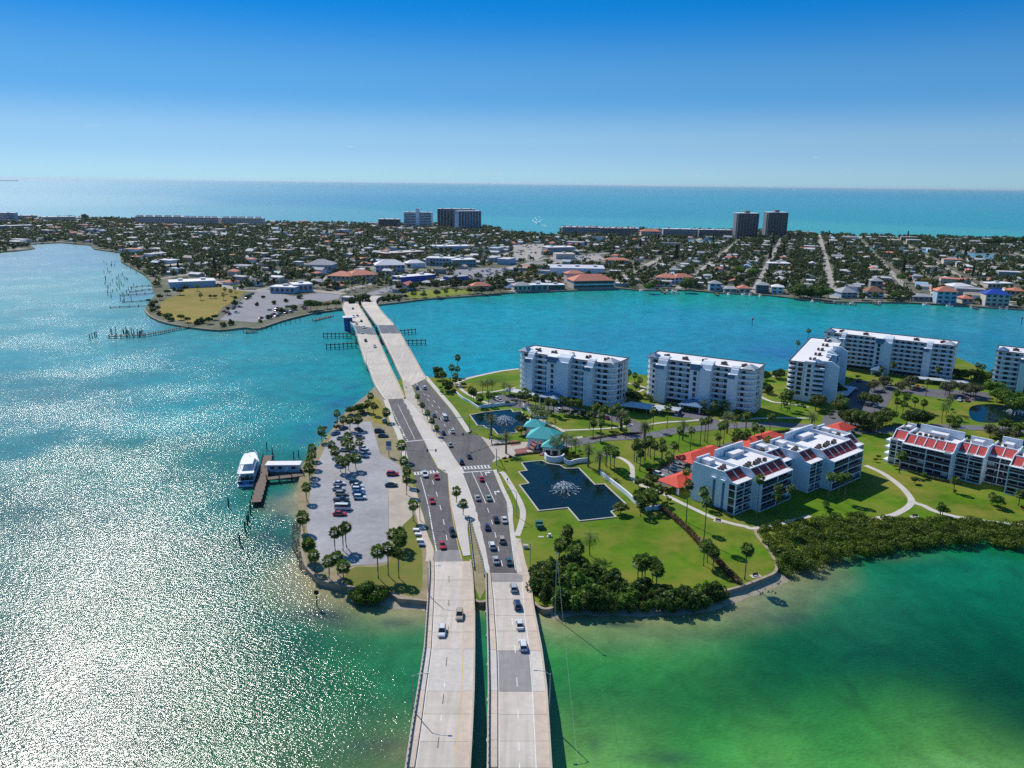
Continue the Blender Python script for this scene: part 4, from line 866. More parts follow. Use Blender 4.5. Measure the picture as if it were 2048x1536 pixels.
def tree_proto(seed, h, w_, lobes, n, size, kind='round'):
    rng = np.random.default_rng(seed); C, Q = [], []
    for i in range(lobes):
        if kind == 'round':
            an, rr_ = rng.random()*2*PI, math.sqrt(rng.random())*.66; z = .52+.34*rng.random()*(1.1-rr_)
            C.append((math.cos(an)*rr_*w_, math.sin(an)*rr_*w_, z*h)); q = w_*(.26+.2*rng.random()); Q.append((q,q,q*.72))
        elif kind == 'bush':
            an, rr_ = rng.random()*2*PI, math.sqrt(rng.random())*.7; C.append((math.cos(an)*rr_*w_, math.sin(an)*rr_*w_, h*(.25+.45*rng.random()*(1.2-rr_)))); q = w_*(.25+.22*rng.random()); Q.append((q,q,h*.26))
        else:
            z = .15+.8*i/lobes; an = rng.random()*6.3; q = w_*(1.1-z)*.75+.25; C.append((math.cos(an)*.25*q, math.sin(an)*.25*q, z*h)); Q.append((q,q,h*.09))
    V, Fc = leaf_cloud(C, Q, n, size, rng)
    V[:,2] = np.maximum(V[:,2], .05)
    return np_mesh('crown', V, Fc), (limb_mesh(h, max(.12,w_*.05), rng, w_) if kind == 'round' else MB().tube([(0,0,-.1),(0,0,h*.8)],[max(.1,w_*.06),.05],5).mesh('trunk'))
PT = {k: [tree_proto(s+i, *a_) for i in range(3)] for k, s, a_ in [('oak',10,(8,4.8,18,110,.36)),('bush',20,(3.0,2.0,10,90,.2)),('cone',30,(14,2.6,16,80,.4,'cone')),('airy',40,(8.5,4.8,15,80,.33))]}
PT['shrub'] = [tree_proto(60+i, 4.2, 2.8, 12, 95, .27, 'bush') for i in range(4)]
def tree(px, kind, h, mt, label, group, name='tree', cat='tree', wd=1.0, world=None, z=LZ):
    g = world or G2(*px); me, tk = random.choice(PT[kind]); base = {'oak':8,'bush':3,'cone':14,'airy':8.5,'shrub':4.2}[kind]; s = h/base
    t_ = thing(name, label, cat, (g[0],g[1],z), random.random()*6.28, group, (s*wd,s*wd,s))
    obj('crown', me, mt, t_); obj('trunk', tk, m_bark, t_); return t_
# neighbours of one stand are told apart by their order in the picture
ORDW = ['first','second','third','fourth','fifth','sixth','seventh','eighth','ninth','tenth','eleventh','twelfth','thirteenth','fourteenth','fifteenth','sixteenth','seventeenth','eighteenth','nineteenth','twentieth']
def ordinals(things, label):
    if 1 < len(things) <= 20:
        for i, t_ in enumerate(sorted(things, key=lambda q: q.location.x/q.location.y)): t_['label'] = '%s, %s from left' % (label, ORDW[i])
# ---- palms
def fan_crown(seed, n=34, rad=1.95, droop=.55):
    rng = np.random.default_rng(seed); V, Fc = [], []
    for i in range(n):
        t_ = (i+.5)/n; el = R(82) - R(135)*t_**.85 + rng.normal()*.12; an = i*2.39996+rng.normal()*.2
        d = np.array([math.cos(an)*math.cos(el), math.sin(an)*math.cos(el), math.sin(el)]); side = np.array([-math.sin(an),math.cos(an),0]); nn = np.cross(d,side)
        pl = rad*(.42+.1*rng.random()); base = d*pl; fr = rad*(.55+.12*rng.random()); nb = 8
        for j in range(nb):
            b_ = (j-(nb-1)/2)/(nb/2)*1.35; dr = d*math.cos(b_)+side*math.sin(b_); dr[2] -= droop*.35*abs(b_); tip = base+dr*fr*(1-.18*abs(b_)); tip[2] -= droop*.25*fr
            w_ = side*math.cos(b_)-d*math.sin(b_); mid = base+dr*fr*.55; k = len(V)
            V += [base, mid+w_*fr*.13, tip, mid-w_*fr*.13]; Fc.append((k,k+1,k+2,k+3))
        k = len(V); V += [d*.1-side*.03, d*.1+side*.03, base+side*.03, base-side*.03]; Fc.append((k,k+1,k+2,k+3))
    return np_mesh('crown', np.array(V), np.array(Fc))
def feather_crown(seed, n=32, L_=3.2, droop=1.0, leaf=.55, seg=9):
    rng = np.random.default_rng(seed); V, Fc = [], []
    for i in range(n):
        t_ = (i+.5)/n; el = R(80)-R(105)*t_**.9; an = i*2.39996+rng.normal()*.15; h_ = np.array([math.cos(an),math.sin(an),0]); side = np.array([-math.sin(an),math.cos(an),0])
        LL = L_*(.85+.25*rng.random()); P = []; p = np.zeros(3); e_ = el
        for s in range(seg+1):
            P.append(p.copy()); dr = h_*math.cos(e_)+np.array([0,0,math.sin(e_)]); p = p+dr*LL/seg; e_ -= droop*.16*(1+.4*s/seg)
        for s in range(1,seg+1):
            q = P[s]; back = (P[s]-P[s-1]); back /= np.linalg.norm(back); ll = leaf*LL*.36*(math.sin(PI*min(1,(s+.8)/(seg+1.2)))+.25)
            for sg in (-1,1):
                tip = q+side*sg*ll*.85+back*ll*.55-np.array([0,0,ll*.38]); k = len(V); V += [q-back*LL/seg*.42, q+back*LL/seg*.12, tip]; Fc.append((k,k+1,k+2))
    return np_mesh('crown', np.array(V), np.array(Fc))
CROWN = {'sabal':[fan_crown(s) for s in (1,2,3)], 'wash':[fan_crown(s,30,1.7,.9) for s in (4,5,6)], 'date':[feather_crown(s,44,3.3,.85,.5) for s in (7,8)], 'queen':[feather_crown(s,20,2.9,1.35,.75) for s in (9,10,11)]}
TRUNK = {'sabal':MB().tube([(0,0,-.02),(.12,.02,.3),(.15,.06,.7),(0,0,1.0)],[.21,.17,.16,.17],7).mesh('trunk'), 'wash':MB().tube([(0,0,-.01),(.1,.05,.3),(.1,.0,.7),(0,0,1.0)],[.26,.17,.14,.13],7).mesh('trunk'),
         'date':MB().tube([(0,0,-.02),(0,0,.5),(0,0,.9),(0,0,1.02)],[.42,.38,.42,.55],8).mesh('trunk'), 'queen':MB().tube([(0,0,-.02),(.2,.1,.35),(.2,.1,.7),(0,0,1.0)],[.2,.16,.14,.13],7).mesh('trunk')}
PALM_XY = []
def palm(px, kind, h, label, group, sc=1.0, world=None, z=LZ):
    """px is where the crown stands in the photograph"""
    if world: g = world
    else: g = G2(px[0], px[1], z+h)
    PALM_XY.append(g)
    t_ = thing({'sabal':'cabbage_palm','wash':'fan_palm','date':'date_palm','queen':'feather_palm'}[kind], label, 'palm tree', (g[0],g[1],z), random.random()*6.28, group)
    obj('trunk', TRUNK[kind], m_trunk, t_, sc=(1,1,h)); obj('crown', random.choice(CROWN[kind]), lm_date if kind == 'date' else lm_palm, t_, (0,0,h), sc=sc*(1.02+.28*random.random()))
    return t_
def palms(o, pts, kind, h, label, group=None, s=4., sc=1.0):
    ordinals([palm(p[:2], kind, (p[2] if len(p) > 2 else h)*(.93+.14*random.random()), label, group or label, sc) for p in Z(o, pts, s)], label)
# parking lot
palms(a5, [(895,410),(945,460),(995,460),(1065,455),(770,550),(985,600),(960,640),(1005,665),(1075,640),(850,660),(880,710)], 'sabal', 5.2, 'cabbage palm in the clump among the parked cars, upper parking lot')
palms(a5, [(920,780),(985,765),(1045,765),(960,800)], 'sabal', 5.0, 'cabbage palm in the row above the double line of parked cars')
palms(a5, [(695,690),(690,740),(675,800),(670,850),(650,1000),(620,1240),(670,1460)], 'sabal', 5.0, 'cabbage palm along the shore edge of the parking lot, by the dock')
palms(a5, [(1165,270),(1140,330),(1190,350),(1290,400)], 'sabal', 4.8, 'cabbage palm in the dry grass corner at the far bridge')
palms(a5, [(1410,665),(1430,790),(1455,870),(1450,930),(1505,1140)], 'sabal', 6.0, 'cabbage palm between the parking lot and the left carriageway')
palms(a5, [(1540,275),(1580,345),(1620,405),(1655,470),(1695,525)], 'sabal', 4.0, 'small palm in the narrow upper median', sc=.72)
palms(a5, [(1850,1030),(1905,1130)], 'sabal', 4.6, 'small palm on the pale concrete lower median', sc=.85)
palms(b1, [(435,420,6.4),(525,375,7.2),(497,400,7.0)], 'sabal', 7, 'slim palm on the small island in the open parking lot', sc=.9)
palms(b1, [(225,510),(270,600),(385,650),(455,620),(505,690)], 'sabal', 5.2, 'cabbage palm at the seawall corner of the parking lot')
palms(b1, [(780,570,8),(860,550,8),(945,580,7.5),(905,435,4),(965,430,4.5),(960,480,4)], 'sabal', 6, 'cabbage palm on the grass at the lower end of the parking lot')
# right bank, road to first condominium
palms(a6, [(460,300,9),(415,380),(460,390),(440,450),(340,430),(360,500)], 'sabal', 5, 'palm in the clump beside the right end of the far bridge')
palms(a6, [(660,500),(700,495),(735,490),(835,510),(875,530)], 'queen', 6, 'feather palm on the north lawn left of the first condominium')
palms(a6, [(570,560),(590,575),(710,600),(640,620)], 'sabal', 5.5, 'palm behind the northern fountain pond')
palms(a6, [(1000,570),(1030,590),(960,600),(1085,620)], 'sabal', 6, 'palm close to the grey carports of the first condominium')
palms(a6, [(1130,680),(1150,720),(1080,740),(1100,700),(1180,740),(1060,700)], 'queen', 7, 'feather palm in the grove behind the pavilions')
palms(a6, [(1190,650),(1230,660),(1360,660),(1420,660),(1300,640),(1250,500)], 'sabal', 6.5, 'palm in the row along the front of the first condominium')
palms(a6, [(1570,690),(1640,700),(1700,720),(1520,750),(1550,820),(1820,800),(1610,760),(1740,690)], 'wash', 7.5, 'fan palm round the car park of the first condominium', sc=1.05)
palms(a6, [(1230,950),(1290,930),(1370,950),(1330,930),(1260,990),(1410,970)], 'queen', 7, 'feather palm in the grove right of the pavilions')
for p, lb in [((730,790),'date palm at the near corner of the northern pond'),((850,930),'date palm beside the entrance drive, left of the pavilions'),((1780,760),'date palm at the car park of the first condominium'),((1960,850),'date palm at the fork of the inner drive'),((1510,1030),'date palm by the large pond, tallest near its wall'),((1600,1085),'date palm by the large pond, beside the white wall')]:
    palm(Z(a6,[p])[0], 'date', 7.5, lb, None)
palms(a6, [(1690,1030),(1650,1040),(1720,1050),(1900,980),(1925,1060),(1960,990),(1990,960),(1880,1010)], 'wash', 7, 'fan palm on the lawn inside the winding path')
# lawns by the inner drive
palms(a7, [(20,800),(100,800),(210,880),(10,900)], 'wash', 9, 'tall fan palm beside the drive entrance of the first condominium')
palms(a7, [(430,800),(640,960),(735,960),(815,890),(850,890),(870,880),(545,780)], 'wash', 10, 'tall slim fan palm along the inner drive')
palms(a7, [(970,930),(1000,910),(1100,860),(1180,840),(1240,930),(1295,950),(1370,850),(945,1010)], 'wash', 9, 'fan palm on the lawn south of the inner drive')
palms(a7, [(300,1080),(370,1060),(410,1040),(440,1080),(500,1050),(505,1100),(325,1140),(595,1080),(555,1170),(60,1120),(90,1130),(120,1140)], 'wash', 7.5, 'fan palm scattered over the central lawn by the winding path')
palms(a7, [(1080,1020),(1150,1000),(1100,980),(1180,985)], 'sabal', 6, 'cabbage palm in the clump near the second carport')
for p, lb in [((170,840),'date palm at the drive mouth of the first condominium'),((365,930),'date palm standing at the drive junction'),((670,910),'date palm on the verge in front of the second condominium'),((1025,860),'date palm on the lawn edge of the inner drive, ringed by red mulch'),((1700,850),'date palm at the bend of the drive below the end-on condominium')]:
    palm(Z(a7,[p])[0], 'date', 7.5, lb, None)
palms(a7, [(690,1290,7),(1350,1040,9)], 'wash', 8, 'fan palm rising between the carports')
palms(a7, [(1490,650,9),(1460,680,8),(1530,660,9),(1510,690,8)], 'wash', 9, 'thin fan palm in the row below the end-on condominium')
palms(b3, [(300,600),(350,620),(400,580),(470,560),(330,660),(430,620)], 'sabal', 4.8, 'palm in the clump at the end of the white pond wall')
palm(Z(b3,[(712,515)])[0], 'wash', 13.5, 'very tall fan palm left of the pair on the seawall lawn', None, 1.1); palm(Z(b3,[(855,650)])[0], 'wash', 13.5, 'very tall fan palm in front of the blank end wall', None, 1.15)
palm(Z(b3,[(1280,470)])[0], 'wash', 16, 'tallest fan palm rising past the roof edge of the stepped block', None, 1.0); palm(Z(b3,[(1180,1030)])[0], 'wash', 9.5, 'fan palm alone on the seawall lawn near the bench', None, 1.25)
palms(b3, [(310,1130),(370,1120),(430,1140),(460,1190),(340,1150)], 'sabal', 6, 'cabbage palm in the clump of five on the large lawn')
palms(b3, [(840,1010),(870,1000),(915,1050)], 'sabal', 6, 'cabbage palm in the trio beside the copper hedge')
palms(b3, [(1430,540,9),(1530,550,10),(1430,610,7),(830,570,6),(1850,450,10),(1920,460,9),(1980,450,9)], 'wash', 9, 'fan palm close against the stepped block')
palms(b2, [(700,640,8),(690,700,6),(640,760,6),(780,780,6),(730,820,6)], 'sabal', 6, 'palm rising out of the shoreline thicket')
palm(Z(b2,[(883,695)])[0], 'queen', 6.0, 'lone feather palm at the edge of the large lawn beside the thicket', None, 1.1)
palms(a8, [(325,85,11),(240,180,7)], 'wash', 9, 'fan palm behind the end-on condominium')
palms(a8, [(810,280),(910,390),(1010,350),(1280,270,12),(1300,300,10),(1250,290,11),(1250,350,9),(1360,390),(1280,490)], 'wash', 8, 'fan palm in front of the long condominium')
palms(a8, [(1680,360),(1720,370),(1800,420),(1700,400)], 'wash', 8, 'fan palm between the long condominium and the right-edge one')
palms(a8, [(580,600),(620,640),(600,660)], 'queen', 8, 'feather palm in the clump below the end-on condominium')
palms(a8, [(1030,580),(1040,650),(1110,610),(1090,670),(1180,640),(1250,660)], 'sabal', 5.5, 'palm on the sunny lawn below the long condominium')
palms(a8, [(1440,650),(1460,620),(1410,690)], 'queen', 8, 'feather palm near the dark pond')
palms(a8, [(1460,790),(1520,800),(1500,830),(1880,820),(1930,830),(1990,860),(2030,850)], 'sabal', 6.5, 'palm beside the inner drive at the right edge')
palms(a8, [(700,750),(770,760),(880,790)], 'wash', 8, 'palm among the grey-green trees at the bend of the drive')
palms(b4, [(1070,280,8),(1500,480,4.5),(2020,590,4.5),(1800,610,3),(1390,690,3.2)], 'wash', 5, 'short palm on the lawn of the bright red block')
palms(a6, [(1830,420,6),(1880,440,6),(1920,480,6.5),(1890,520,6),(1780,560,4)], 'sabal', 6, 'palm between the first two condominiums')
palms(c2, [(1060,990),(1250,1010),(1420,1040),(1560,1230),(1740,1210),(1450,1180,8),(1380,1000)], 'queen', 6, 'feather palm in the bed along the second condominium', s=8)
# ---- broad-leaved trees on the peninsula
def trees(o, pts, kind, h, mt, label, name='tree', cat='tree', wd=1.0, s=4.):
    made = []
    for p in Z(o, pts, s):
        hh_ = (p[2] if len(p) > 2 else h)
        made.append(tree(p[:2], kind, hh_*(.95+.25*random.random()), mt, label, label, name, cat, wd))
        if kind in ('oak','airy'):
            for q in range(2): made.append(tree((p[0]+random.uniform(-9,9), p[1]+random.uniform(-3.5,4)), kind, hh_*random.uniform(.6,1.0), mt, label, label, name, cat, wd))
    ordinals(made, label)
trees(a8, [(930,540),(1060,570),(1140,545),(850,560)], 'airy', 7, lm_grey, 'grey-green tree in the shaded car park')
trees(a8, [(380,720,8),(850,690,6),(770,660,6)], 'airy', 7, lm_oak, 'olive tree at the foot of the end-on condominium')
trees(a8, [(660,850),(740,880),(800,860),(880,850),(950,830),(620,840),(700,840),(830,900),(560,760)], 'airy', 8, lm_oak, 'olive-brown tree in the grove behind the stepped block')
trees(a8, [(1140,830),(1200,840),(1250,830)], 'oak', 7, lm_dark, 'dark tree beside the long sunny lawn')
trees(a8, [(1640,620,9),(1450,600,8),(1560,590,7)], 'airy', 8, lm_grey, 'pale grey-green tree in the right car park')
trees(a8, [(1900,680),(2000,680),(1960,740),(2040,720),(1860,640),(1800,600)], 'oak', 7.5, lm_green, 'rounded green tree below the right-edge condominium')
trees(a8, [(1560,480),(1620,470),(1500,470),(1680,480),(1740,500)], 'oak', 6, lm_dark, 'dark tree right of the long condominium')
trees(a8, [(1780,940),(1850,970),(1920,960),(1990,990)], 'airy', 6, lm_grey, 'thin grey tree behind the bright red block')
trees(a8, [(420,600,6),(500,580,6.5),(560,600,6),(480,640,5)], 'oak', 6, lm_dark, 'dark tree against the end-on condominium')
trees(a7, [(310,1420),(380,1440),(420,1400)], 'bush', 4, lm_oak, 'round shrub near the white pond wall', 'shrub', 'shrub')
trees(a7, [(1320,560),(1400,540),(1440,545),(1310,650),(1340,670)], 'oak', 5, lm_dark, 'low tree on the shore between the second and end-on condominiums')
trees(a6, [(1840,640),(1790,610),(1870,660)], 'oak', 6, lm_dark, 'dark tree at the corner of the first condominium')
trees(a6, [(330,480),(300,440),(380,560)], 'oak', 5, lm_dark, 'dark tree in the clump by the far bridge end')
trees(a5, [(1010,420,4.5),(1060,410,4),(1100,400,4)], 'oak', 4.5, lm_dark, 'dark low tree on the shore corner of the parking lot')
trees(c1, [(870,1290),(1040,1290),(1210,1320),(1180,1290)], 'bush', 3, lm_dark, 'round shrub at the car park of the first condominium', 'shrub', 'shrub', s=8)
trees(b4, [(1390,770,3.5),(1170,510,3),(1250,470,2.6),(1830,700,4),(1750,480,4.5),(460,700,2.4)], 'bush', 3, lm_green, 'leafy shrub on the lawn below the red-panelled blocks', 'shrub', 'shrub')
trees(b4, [(1490,585),(2030,720)], 'bush', 1.6, lm_red, 'low red shrub ringing a short palm', 'shrub', 'shrub')
trees(b4, [(860,335),(1020,390),(880,310)], 'bush', 1.8, lm_yel, 'golden shrub at the end of the bright red block', 'shrub', 'shrub')
trees(b3, [(395,430),(410,480)], 'bush', 2.2, lm_red, 'red shrub beside the carport parking bays', 'shrub', 'shrub')
trees(c8, [(170,600),(480,950),(400,970)], 'bush', 1.8, lm_red, 'reddish shrub bed near the entrance drive', 'shrub', 'shrub', s=8)
trees(c8, [(660,560,4)], 'bush', 4, lm_yel, 'tall golden shrub left of the pavilions', 'shrub', 'shrub', s=8)
trees(b2, [(1120,510,4)], 'bush', 4, lm_oak, 'wide shrub overhanging the corner of the large pond', 'shrub', 'shrub', 1.3)
trees(b3, [(1800,720,2.2)], 'bush', 2, lm_green, 'lone shrub in the shadow edge of the stepped block', 'shrub', 'shrub')
# bed of low shrubs against the condominium fronts
for (p, q, n) in [((1130,806),(1235,812),9),((1290,795),(1312,812),4),((1400,828),(1520,834),9),((1556,800),(1610,815),5),((1700,762),(1720,756),2),((1010,812),(1050,800),4)]:
    for i in range(n):
        k = (i+random.random()*.6)/n; tree((p[0]+(q[0]-p[0])*k, p[1]+(q[1]-p[1])*k), 'bush', 1.8+1.6*random.random(), random.choice([lm_dark,lm_oak,lm_green]), 'foundation shrub in the planting bed of a condominium', 'shrubs along the condominium fronts', 'shrub', 'shrub')
# understory of low shrubs round the palms near the ponds, pavilions and drives
for (x0,x1,y0,y1,n,lb) in [(1095,1180,905,925,16,'low shrub in the beds round the pavilions'),(1040,1110,812,846,16,'low shrub in the grove behind the pavilions'),(1130,1260,826,846,16,'low shrub in the beds of the first car park'),(1290,1420,818,850,18,'low shrub in the beds of the second car park'),(1270,1340,985,1020,14,'low shrub in the palm clump by the white wall'),(880,930,755,790,14,'low shrub beside the right end of the far bridge road'),(1640,1760,835,880,18,'low shrub under the grey-green grove'),(1900,2048,760,850,26,'low shrub among the trees at the right edge'),(640,720,800,880,10,'low shrub along the shore of the upper parking lot'),(1545,1640,805,822,10,'low shrub below the end-on condominium')]:
    made = []
    for i in range(n):
        q = (random.uniform(x0,x1), random.uniform(y0,y1)); g = G2(*q)
        if min(math.hypot(g[0]-u_[0],g[1]-u_[1]) for u_ in PALM_XY) < 9: made.append(tree(q, 'bush', random.uniform(1.2,2.6), random.choice([lm_dark,lm_oak,lm_green,lm_green,lm_brown]), lb, lb, 'shrub', 'shrub'))
    ordinals(made, lb)
# big shrub tree overhanging the seawall, lower left
tb = thing('tree', 'large dark round tree overhanging the seawall by the near bridge', 'tree', (*G2(738,1192),.3))
rng = np.random.default_rng(5); C = [(math.cos(a_)*r_*4.4, math.sin(a_)*r_*3.2, 1.2+3.4*(1-r_*.7)*rng.random()) for a_, r_ in zip(rng.random(26)*6.28, np.sqrt(rng.random(26)))]
V, Fc = leaf_cloud(C, [(1.7,1.6,1.25)]*26, 230, .26, rng); obj('crown', np_mesh('crown',V,Fc), lm_green, tb); obj('trunk', limb_mesh(5,.3,rng,4), m_bark, tb)
# shoreline thicket: individual shrubs packed inside its footprint
TH = gp([(1078,1162),(1100,1142),(1160,1142),(1215,1152),(1260,1172),(1320,1187),(1400,1183),(1430,1180),(1448,1192),(1400,1210),(1330,1216),(1250,1216),(1160,1216),(1115,1220),(1088,1200)])
xs_, ys_ = [p[0] for p in TH], [p[1] for p in TH]; k = 0; pts = []
while len(pts) < 78 and k < 6000:
    k += 1; p = (random.uniform(min(xs_),max(xs_)), random.uniform(min(ys_),max(ys_)))
    if in_poly(np.array([p[0]]),np.array([p[1]]),TH)[0] and all(math.hypot(p[0]-q[0],p[1]-q[1]) > 1.7 for q in pts): pts.append(p)
for p in pts: tree(None, 'shrub', random.uniform(3.2,5.6)*(1.35 if p[0] < 22 else 1.0), random.choice([lm_dark,lm_green,lm_oak,lm_dark,lm_green]), 'dense shrub in the thicket along the shore by the near bridge', 'shrubs of the shoreline thicket', 'shrub', 'shrub', world=p, z=.6)
# mangrove belt: one mass
MG = gp([(1514,1062),(1560,1050),(1631,1038),(1700,1034),(1781,1038),(1860,1040),(1936,1044),(2048,1054),(2160,1064),(2160,1100),(2046,1098),(1961,1085),(1861,1093),(1761,1104),(1680,1122),(1620,1142),(1568,1152),(1552,1128),(1532,1090)], 1.0)
rng = np.random.default_rng(8); bx0,bx1,by0,by1 = min(p[0] for p in MG),max(p[0] for p in MG),min(p[1] for p in MG),max(p[1] for p in MG)
P = np.c_[rng.uniform(bx0,bx1,1500), rng.uniform(by0,by1,1500)]; P = P[in_poly(P[:,0],P[:,1],MG)]
hh = 1.2+3.4*fbm(P[:,0]/6,P[:,1]/6,21)*rng.uniform(.45,1.15,len(P)); rw_ = rng.uniform(1.0,2.1,len(P))
V, Fc = leaf_cloud(np.c_[P, hh*.66], np.c_[rw_,rw_,hh*.42], 150, .22, rng, .35)
V[:,2] = np.maximum(V[:,2], .05)
tag(obj('mangroves', np_mesh('mangroves',V,Fc), lm_mang), 'dense olive-green mangrove belt along the right-hand cove', 'mangroves', kind='stuff')
# hedges
def hedge(line, wd, h, mt, label, n=60, size=.14, z=LZ):
    W_ = resample(gp(line), .8); rng = np.random.default_rng(len(label)); C = [(p[0]-W_[0][0],p[1]-W_[0][1],h*.5) for p in W_]
    V, Fc = leaf_cloud(C, [(max(.6,wd/2),max(.6,wd/2),h*.55)]*len(C), n, size, rng); V[:,2] = np.maximum(V[:,2],.02)
    t_ = thing('hedge', label, 'hedge', (W_[0][0],W_[0][1],z)); obj('foliage', np_mesh('foliage',V,Fc), mt, t_)
    obj('stems', ribbon([(c[0],c[1]) for c in C], wd*.4, 0, h*.6), m_bark, t_)
hedge([(1322,1020),(1345,1036),(1375,1062),(1400,1090),(1430,1120),(1458,1150),(1478,1168)], 2.2, 1.8, lm_brown, 'copper-leaved hedge running down the lawn to the seawall', 70, .2)
hedge([(1031,912),(1050,909),(1080,906)], 1.2, .9, lm_brown, 'low clipped hedge in front of the brick panel'); hedge([(985,891),(1010,889),(1040,886)], 1.0, .8, lm_oak, 'low clipped hedge along the north side of the entrance drive')
hedge([(1182,879),(1215,873),(1250,869),(1282,867)], 2.0, .8, lm_brown, 'planted strip dividing the entrance drive'); hedge([(1296,952),(1320,936),(1345,922),(1385,905)], 1.0, 1.2, lm_dark, 'dark hedge behind the carport parking bays')
hedge([(1818,944),(1850,955),(1900,966)], 1.4, 1.2, lm_dark, 'clipped hedge along the front of the bright red block'); hedge([(1420,1015),(1440,1022),(1462,1035)], 1.2, 1.0, lm_dark, 'clipped hedge at the foot of the stepped block')
hedge([(1480,887),(1540,868),(1580,862),(1620,858)], 1.2, 1.3, lm_dark, 'dark hedge beside the long car park')
# ================================================================== vehicles
def loft(secs):
    """secs: (y, half width, z bottom, z top)"""
    mb = MB(); n = 8; vs = []
    for y, w_, zb, zt in secs:
        c = min(.16, (zt-zb)*.3); vs += [(-w_+c,y,zb),(w_-c,y,zb),(w_,y,zb+c),(w_*.99,y,zt-c),(w_*.93-c*.5,y,zt),(-w_*.93+c*.5,y,zt),(-w_*.99,y,zt-c),(-w_,y,zb+c)]
    fs = [(i*n+j,i*n+(j+1)%n,(i+1)*n+(j+1)%n,(i+1)*n+j) for i in range(len(secs)-1) for j in range(n)]
    return mb.add(vs, [f[::-1] for f in fs]+[tuple(range(n)), tuple(range(len(secs)*n-1,(len(secs)-1)*n-1,-1))])
def cabin(yb0, yb1, yt0, yt1, zb, zt, wb, wt_):
    return MB().add([(-wb,yb0,zb),(wb,yb0,zb),(wb,yb1,zb),(-wb,yb1,zb),(-wt_,yt0,zt),(wt_,yt0,zt),(wt_,yt1,zt),(-wt_,yt1,zt)],[(4,5,6,7),(0,1,5,4),(1,2,6,5),(2,3,7,6),(3,0,4,7)])
def roofp(yt0, yt1, zt, wt_): return MB().add([(-wt_,yt0,zt-.03),(wt_,yt0,zt-.03),(wt_,yt1,zt-.03),(-wt_,yt1,zt-.03),(-wt_*.93,yt0+.08,zt+.06),(wt_*.93,yt0+.08,zt+.06),(wt_*.93,yt1-.08,zt+.06),(-wt_*.93,yt1-.08,zt+.06)],[(4,5,6,7),(0,1,5,4),(1,2,6,5),(2,3,7,6),(3,0,4,7)])
CARM = {
 'sedan': dict(body=loft([(-2.36,.72,.42,.80),(-2.25,.86,.30,.93),(-1.3,.92,.24,.97),(.8,.92,.24,.95),(1.8,.89,.26,.86),(2.25,.82,.30,.74),(2.38,.66,.40,.60)]), glass=cabin(-1.85,1.15,-1.05,.25,.93,1.42,.80,.60), roof=roofp(-1.05,.25,1.42,.60), wy=(-1.4,1.42), hl=(2.22,.62,.64), tl=(-2.3,.66,.74)),
 'suv': dict(body=loft([(-2.32,.80,.46,.98),(-2.22,.92,.34,1.06),(-1.2,.95,.30,1.08),(.9,.95,.30,1.05),(1.8,.92,.32,.98),(2.25,.86,.36,.86),(2.36,.72,.46,.72)]), glass=cabin(-2.18,1.2,-1.9,.35,1.05,1.66,.84,.66), roof=roofp(-1.95,.35,1.66,.66), wy=(-1.42,1.45), hl=(2.24,.66,.76), tl=(-2.27,.76,.88)),
 'pickup': dict(body=loft([(-2.85,.86,.52,.98),(-2.75,.95,.42,1.02),(-.4,.96,.36,1.03),(1.2,.96,.36,1.04),(2.2,.93,.38,1.0),(2.7,.88,.42,.88),(2.8,.75,.5,.78)]), glass=cabin(-.6,1.5,-.35,.75,1.02,1.72,.86,.70), roof=roofp(-.35,.75,1.72,.70), wy=(-1.75,1.75), hl=(2.68,.7,.8), tl=(-2.82,.78,.85)),
 'van': dict(body=loft([(-3.1,.95,.4,1.35),(-3.0,1.02,.34,1.42),(-1,1.03,.32,1.44),(1.6,1.03,.32,1.42),(2.5,.98,.34,1.1),(2.9,.88,.4,.95)]), glass=cabin(-3.0,2.35,-2.9,1.5,1.40,2.2,.98,.88), roof=roofp(-2.95,1.5,2.2,.88), wy=(-2.0,1.9), hl=(2.78,.72,.85), tl=(-3.05,.85,1.1)),
}
WHEEL = MB()
for i in range(1): WHEEL.add([(x,.33*math.cos(2*PI*j/12),.33*math.sin(2*PI*j/12)) for x in (-.11,.11) for j in range(12)], [(j,(j+1)%12,12+(j+1)%12,12+j) for j in range(12)]+[tuple(range(11,-1,-1)),tuple(range(12,24))])
WHEEL = WHEEL.mesh('wheel'); LAMP = MB().box(-.17,.17,-.05,.06,-.07,.07).mesh('lamp')
m_tyre = mat('tyre_rubber',(.02,.02,.02),.8,0); m_hl = mat('headlight_lens',(.7,.72,.75),.2,0,spec=.6); m_tl = mat('taillight_lens',(.35,.01,.01),.3,0,spec=.5)
m_cg = mat('car_glass',(.02,.025,.03),.08,0,spec=.7)
CP_ = {'white':(.70,.71,.72),'silver':(.42,.44,.46),'red':(.50,.015,.015),'black':(.012,.013,.016),'navy':(.015,.03,.10),'blue':(.03,.13,.32),'grey':(.12,.13,.14),'teal':(.03,.12,.13),'tan':(.42,.36,.27),'green':(.02,.06,.05),'maroon':(.22,.01,.02),'sage':(.30,.38,.32)}
def paint(c):
    k = 'car_paint_'+c
    if k not in MATS:
        M = mat(k, CP_[c], .25, 0, spec=.6); bb = M.node_tree.nodes['Principled BSDF']; bb.inputs['Coat Weight'].default_value = .6; bb.inputs['Coat Roughness'].default_value = .06
    return MATS[k]
for k in CARM:
    for q in ('body','glass','roof'): CARM[k][q] = CARM[k][q].mesh(q)
    smooth(CARM[k]['body']) if False else None
NAMES = {'sedan':'car','suv':'car','pickup':'pickup_truck','van':'van'}; KN = {'sedan':'sedan','suv':'SUV','pickup':'pickup truck','van':'van'}
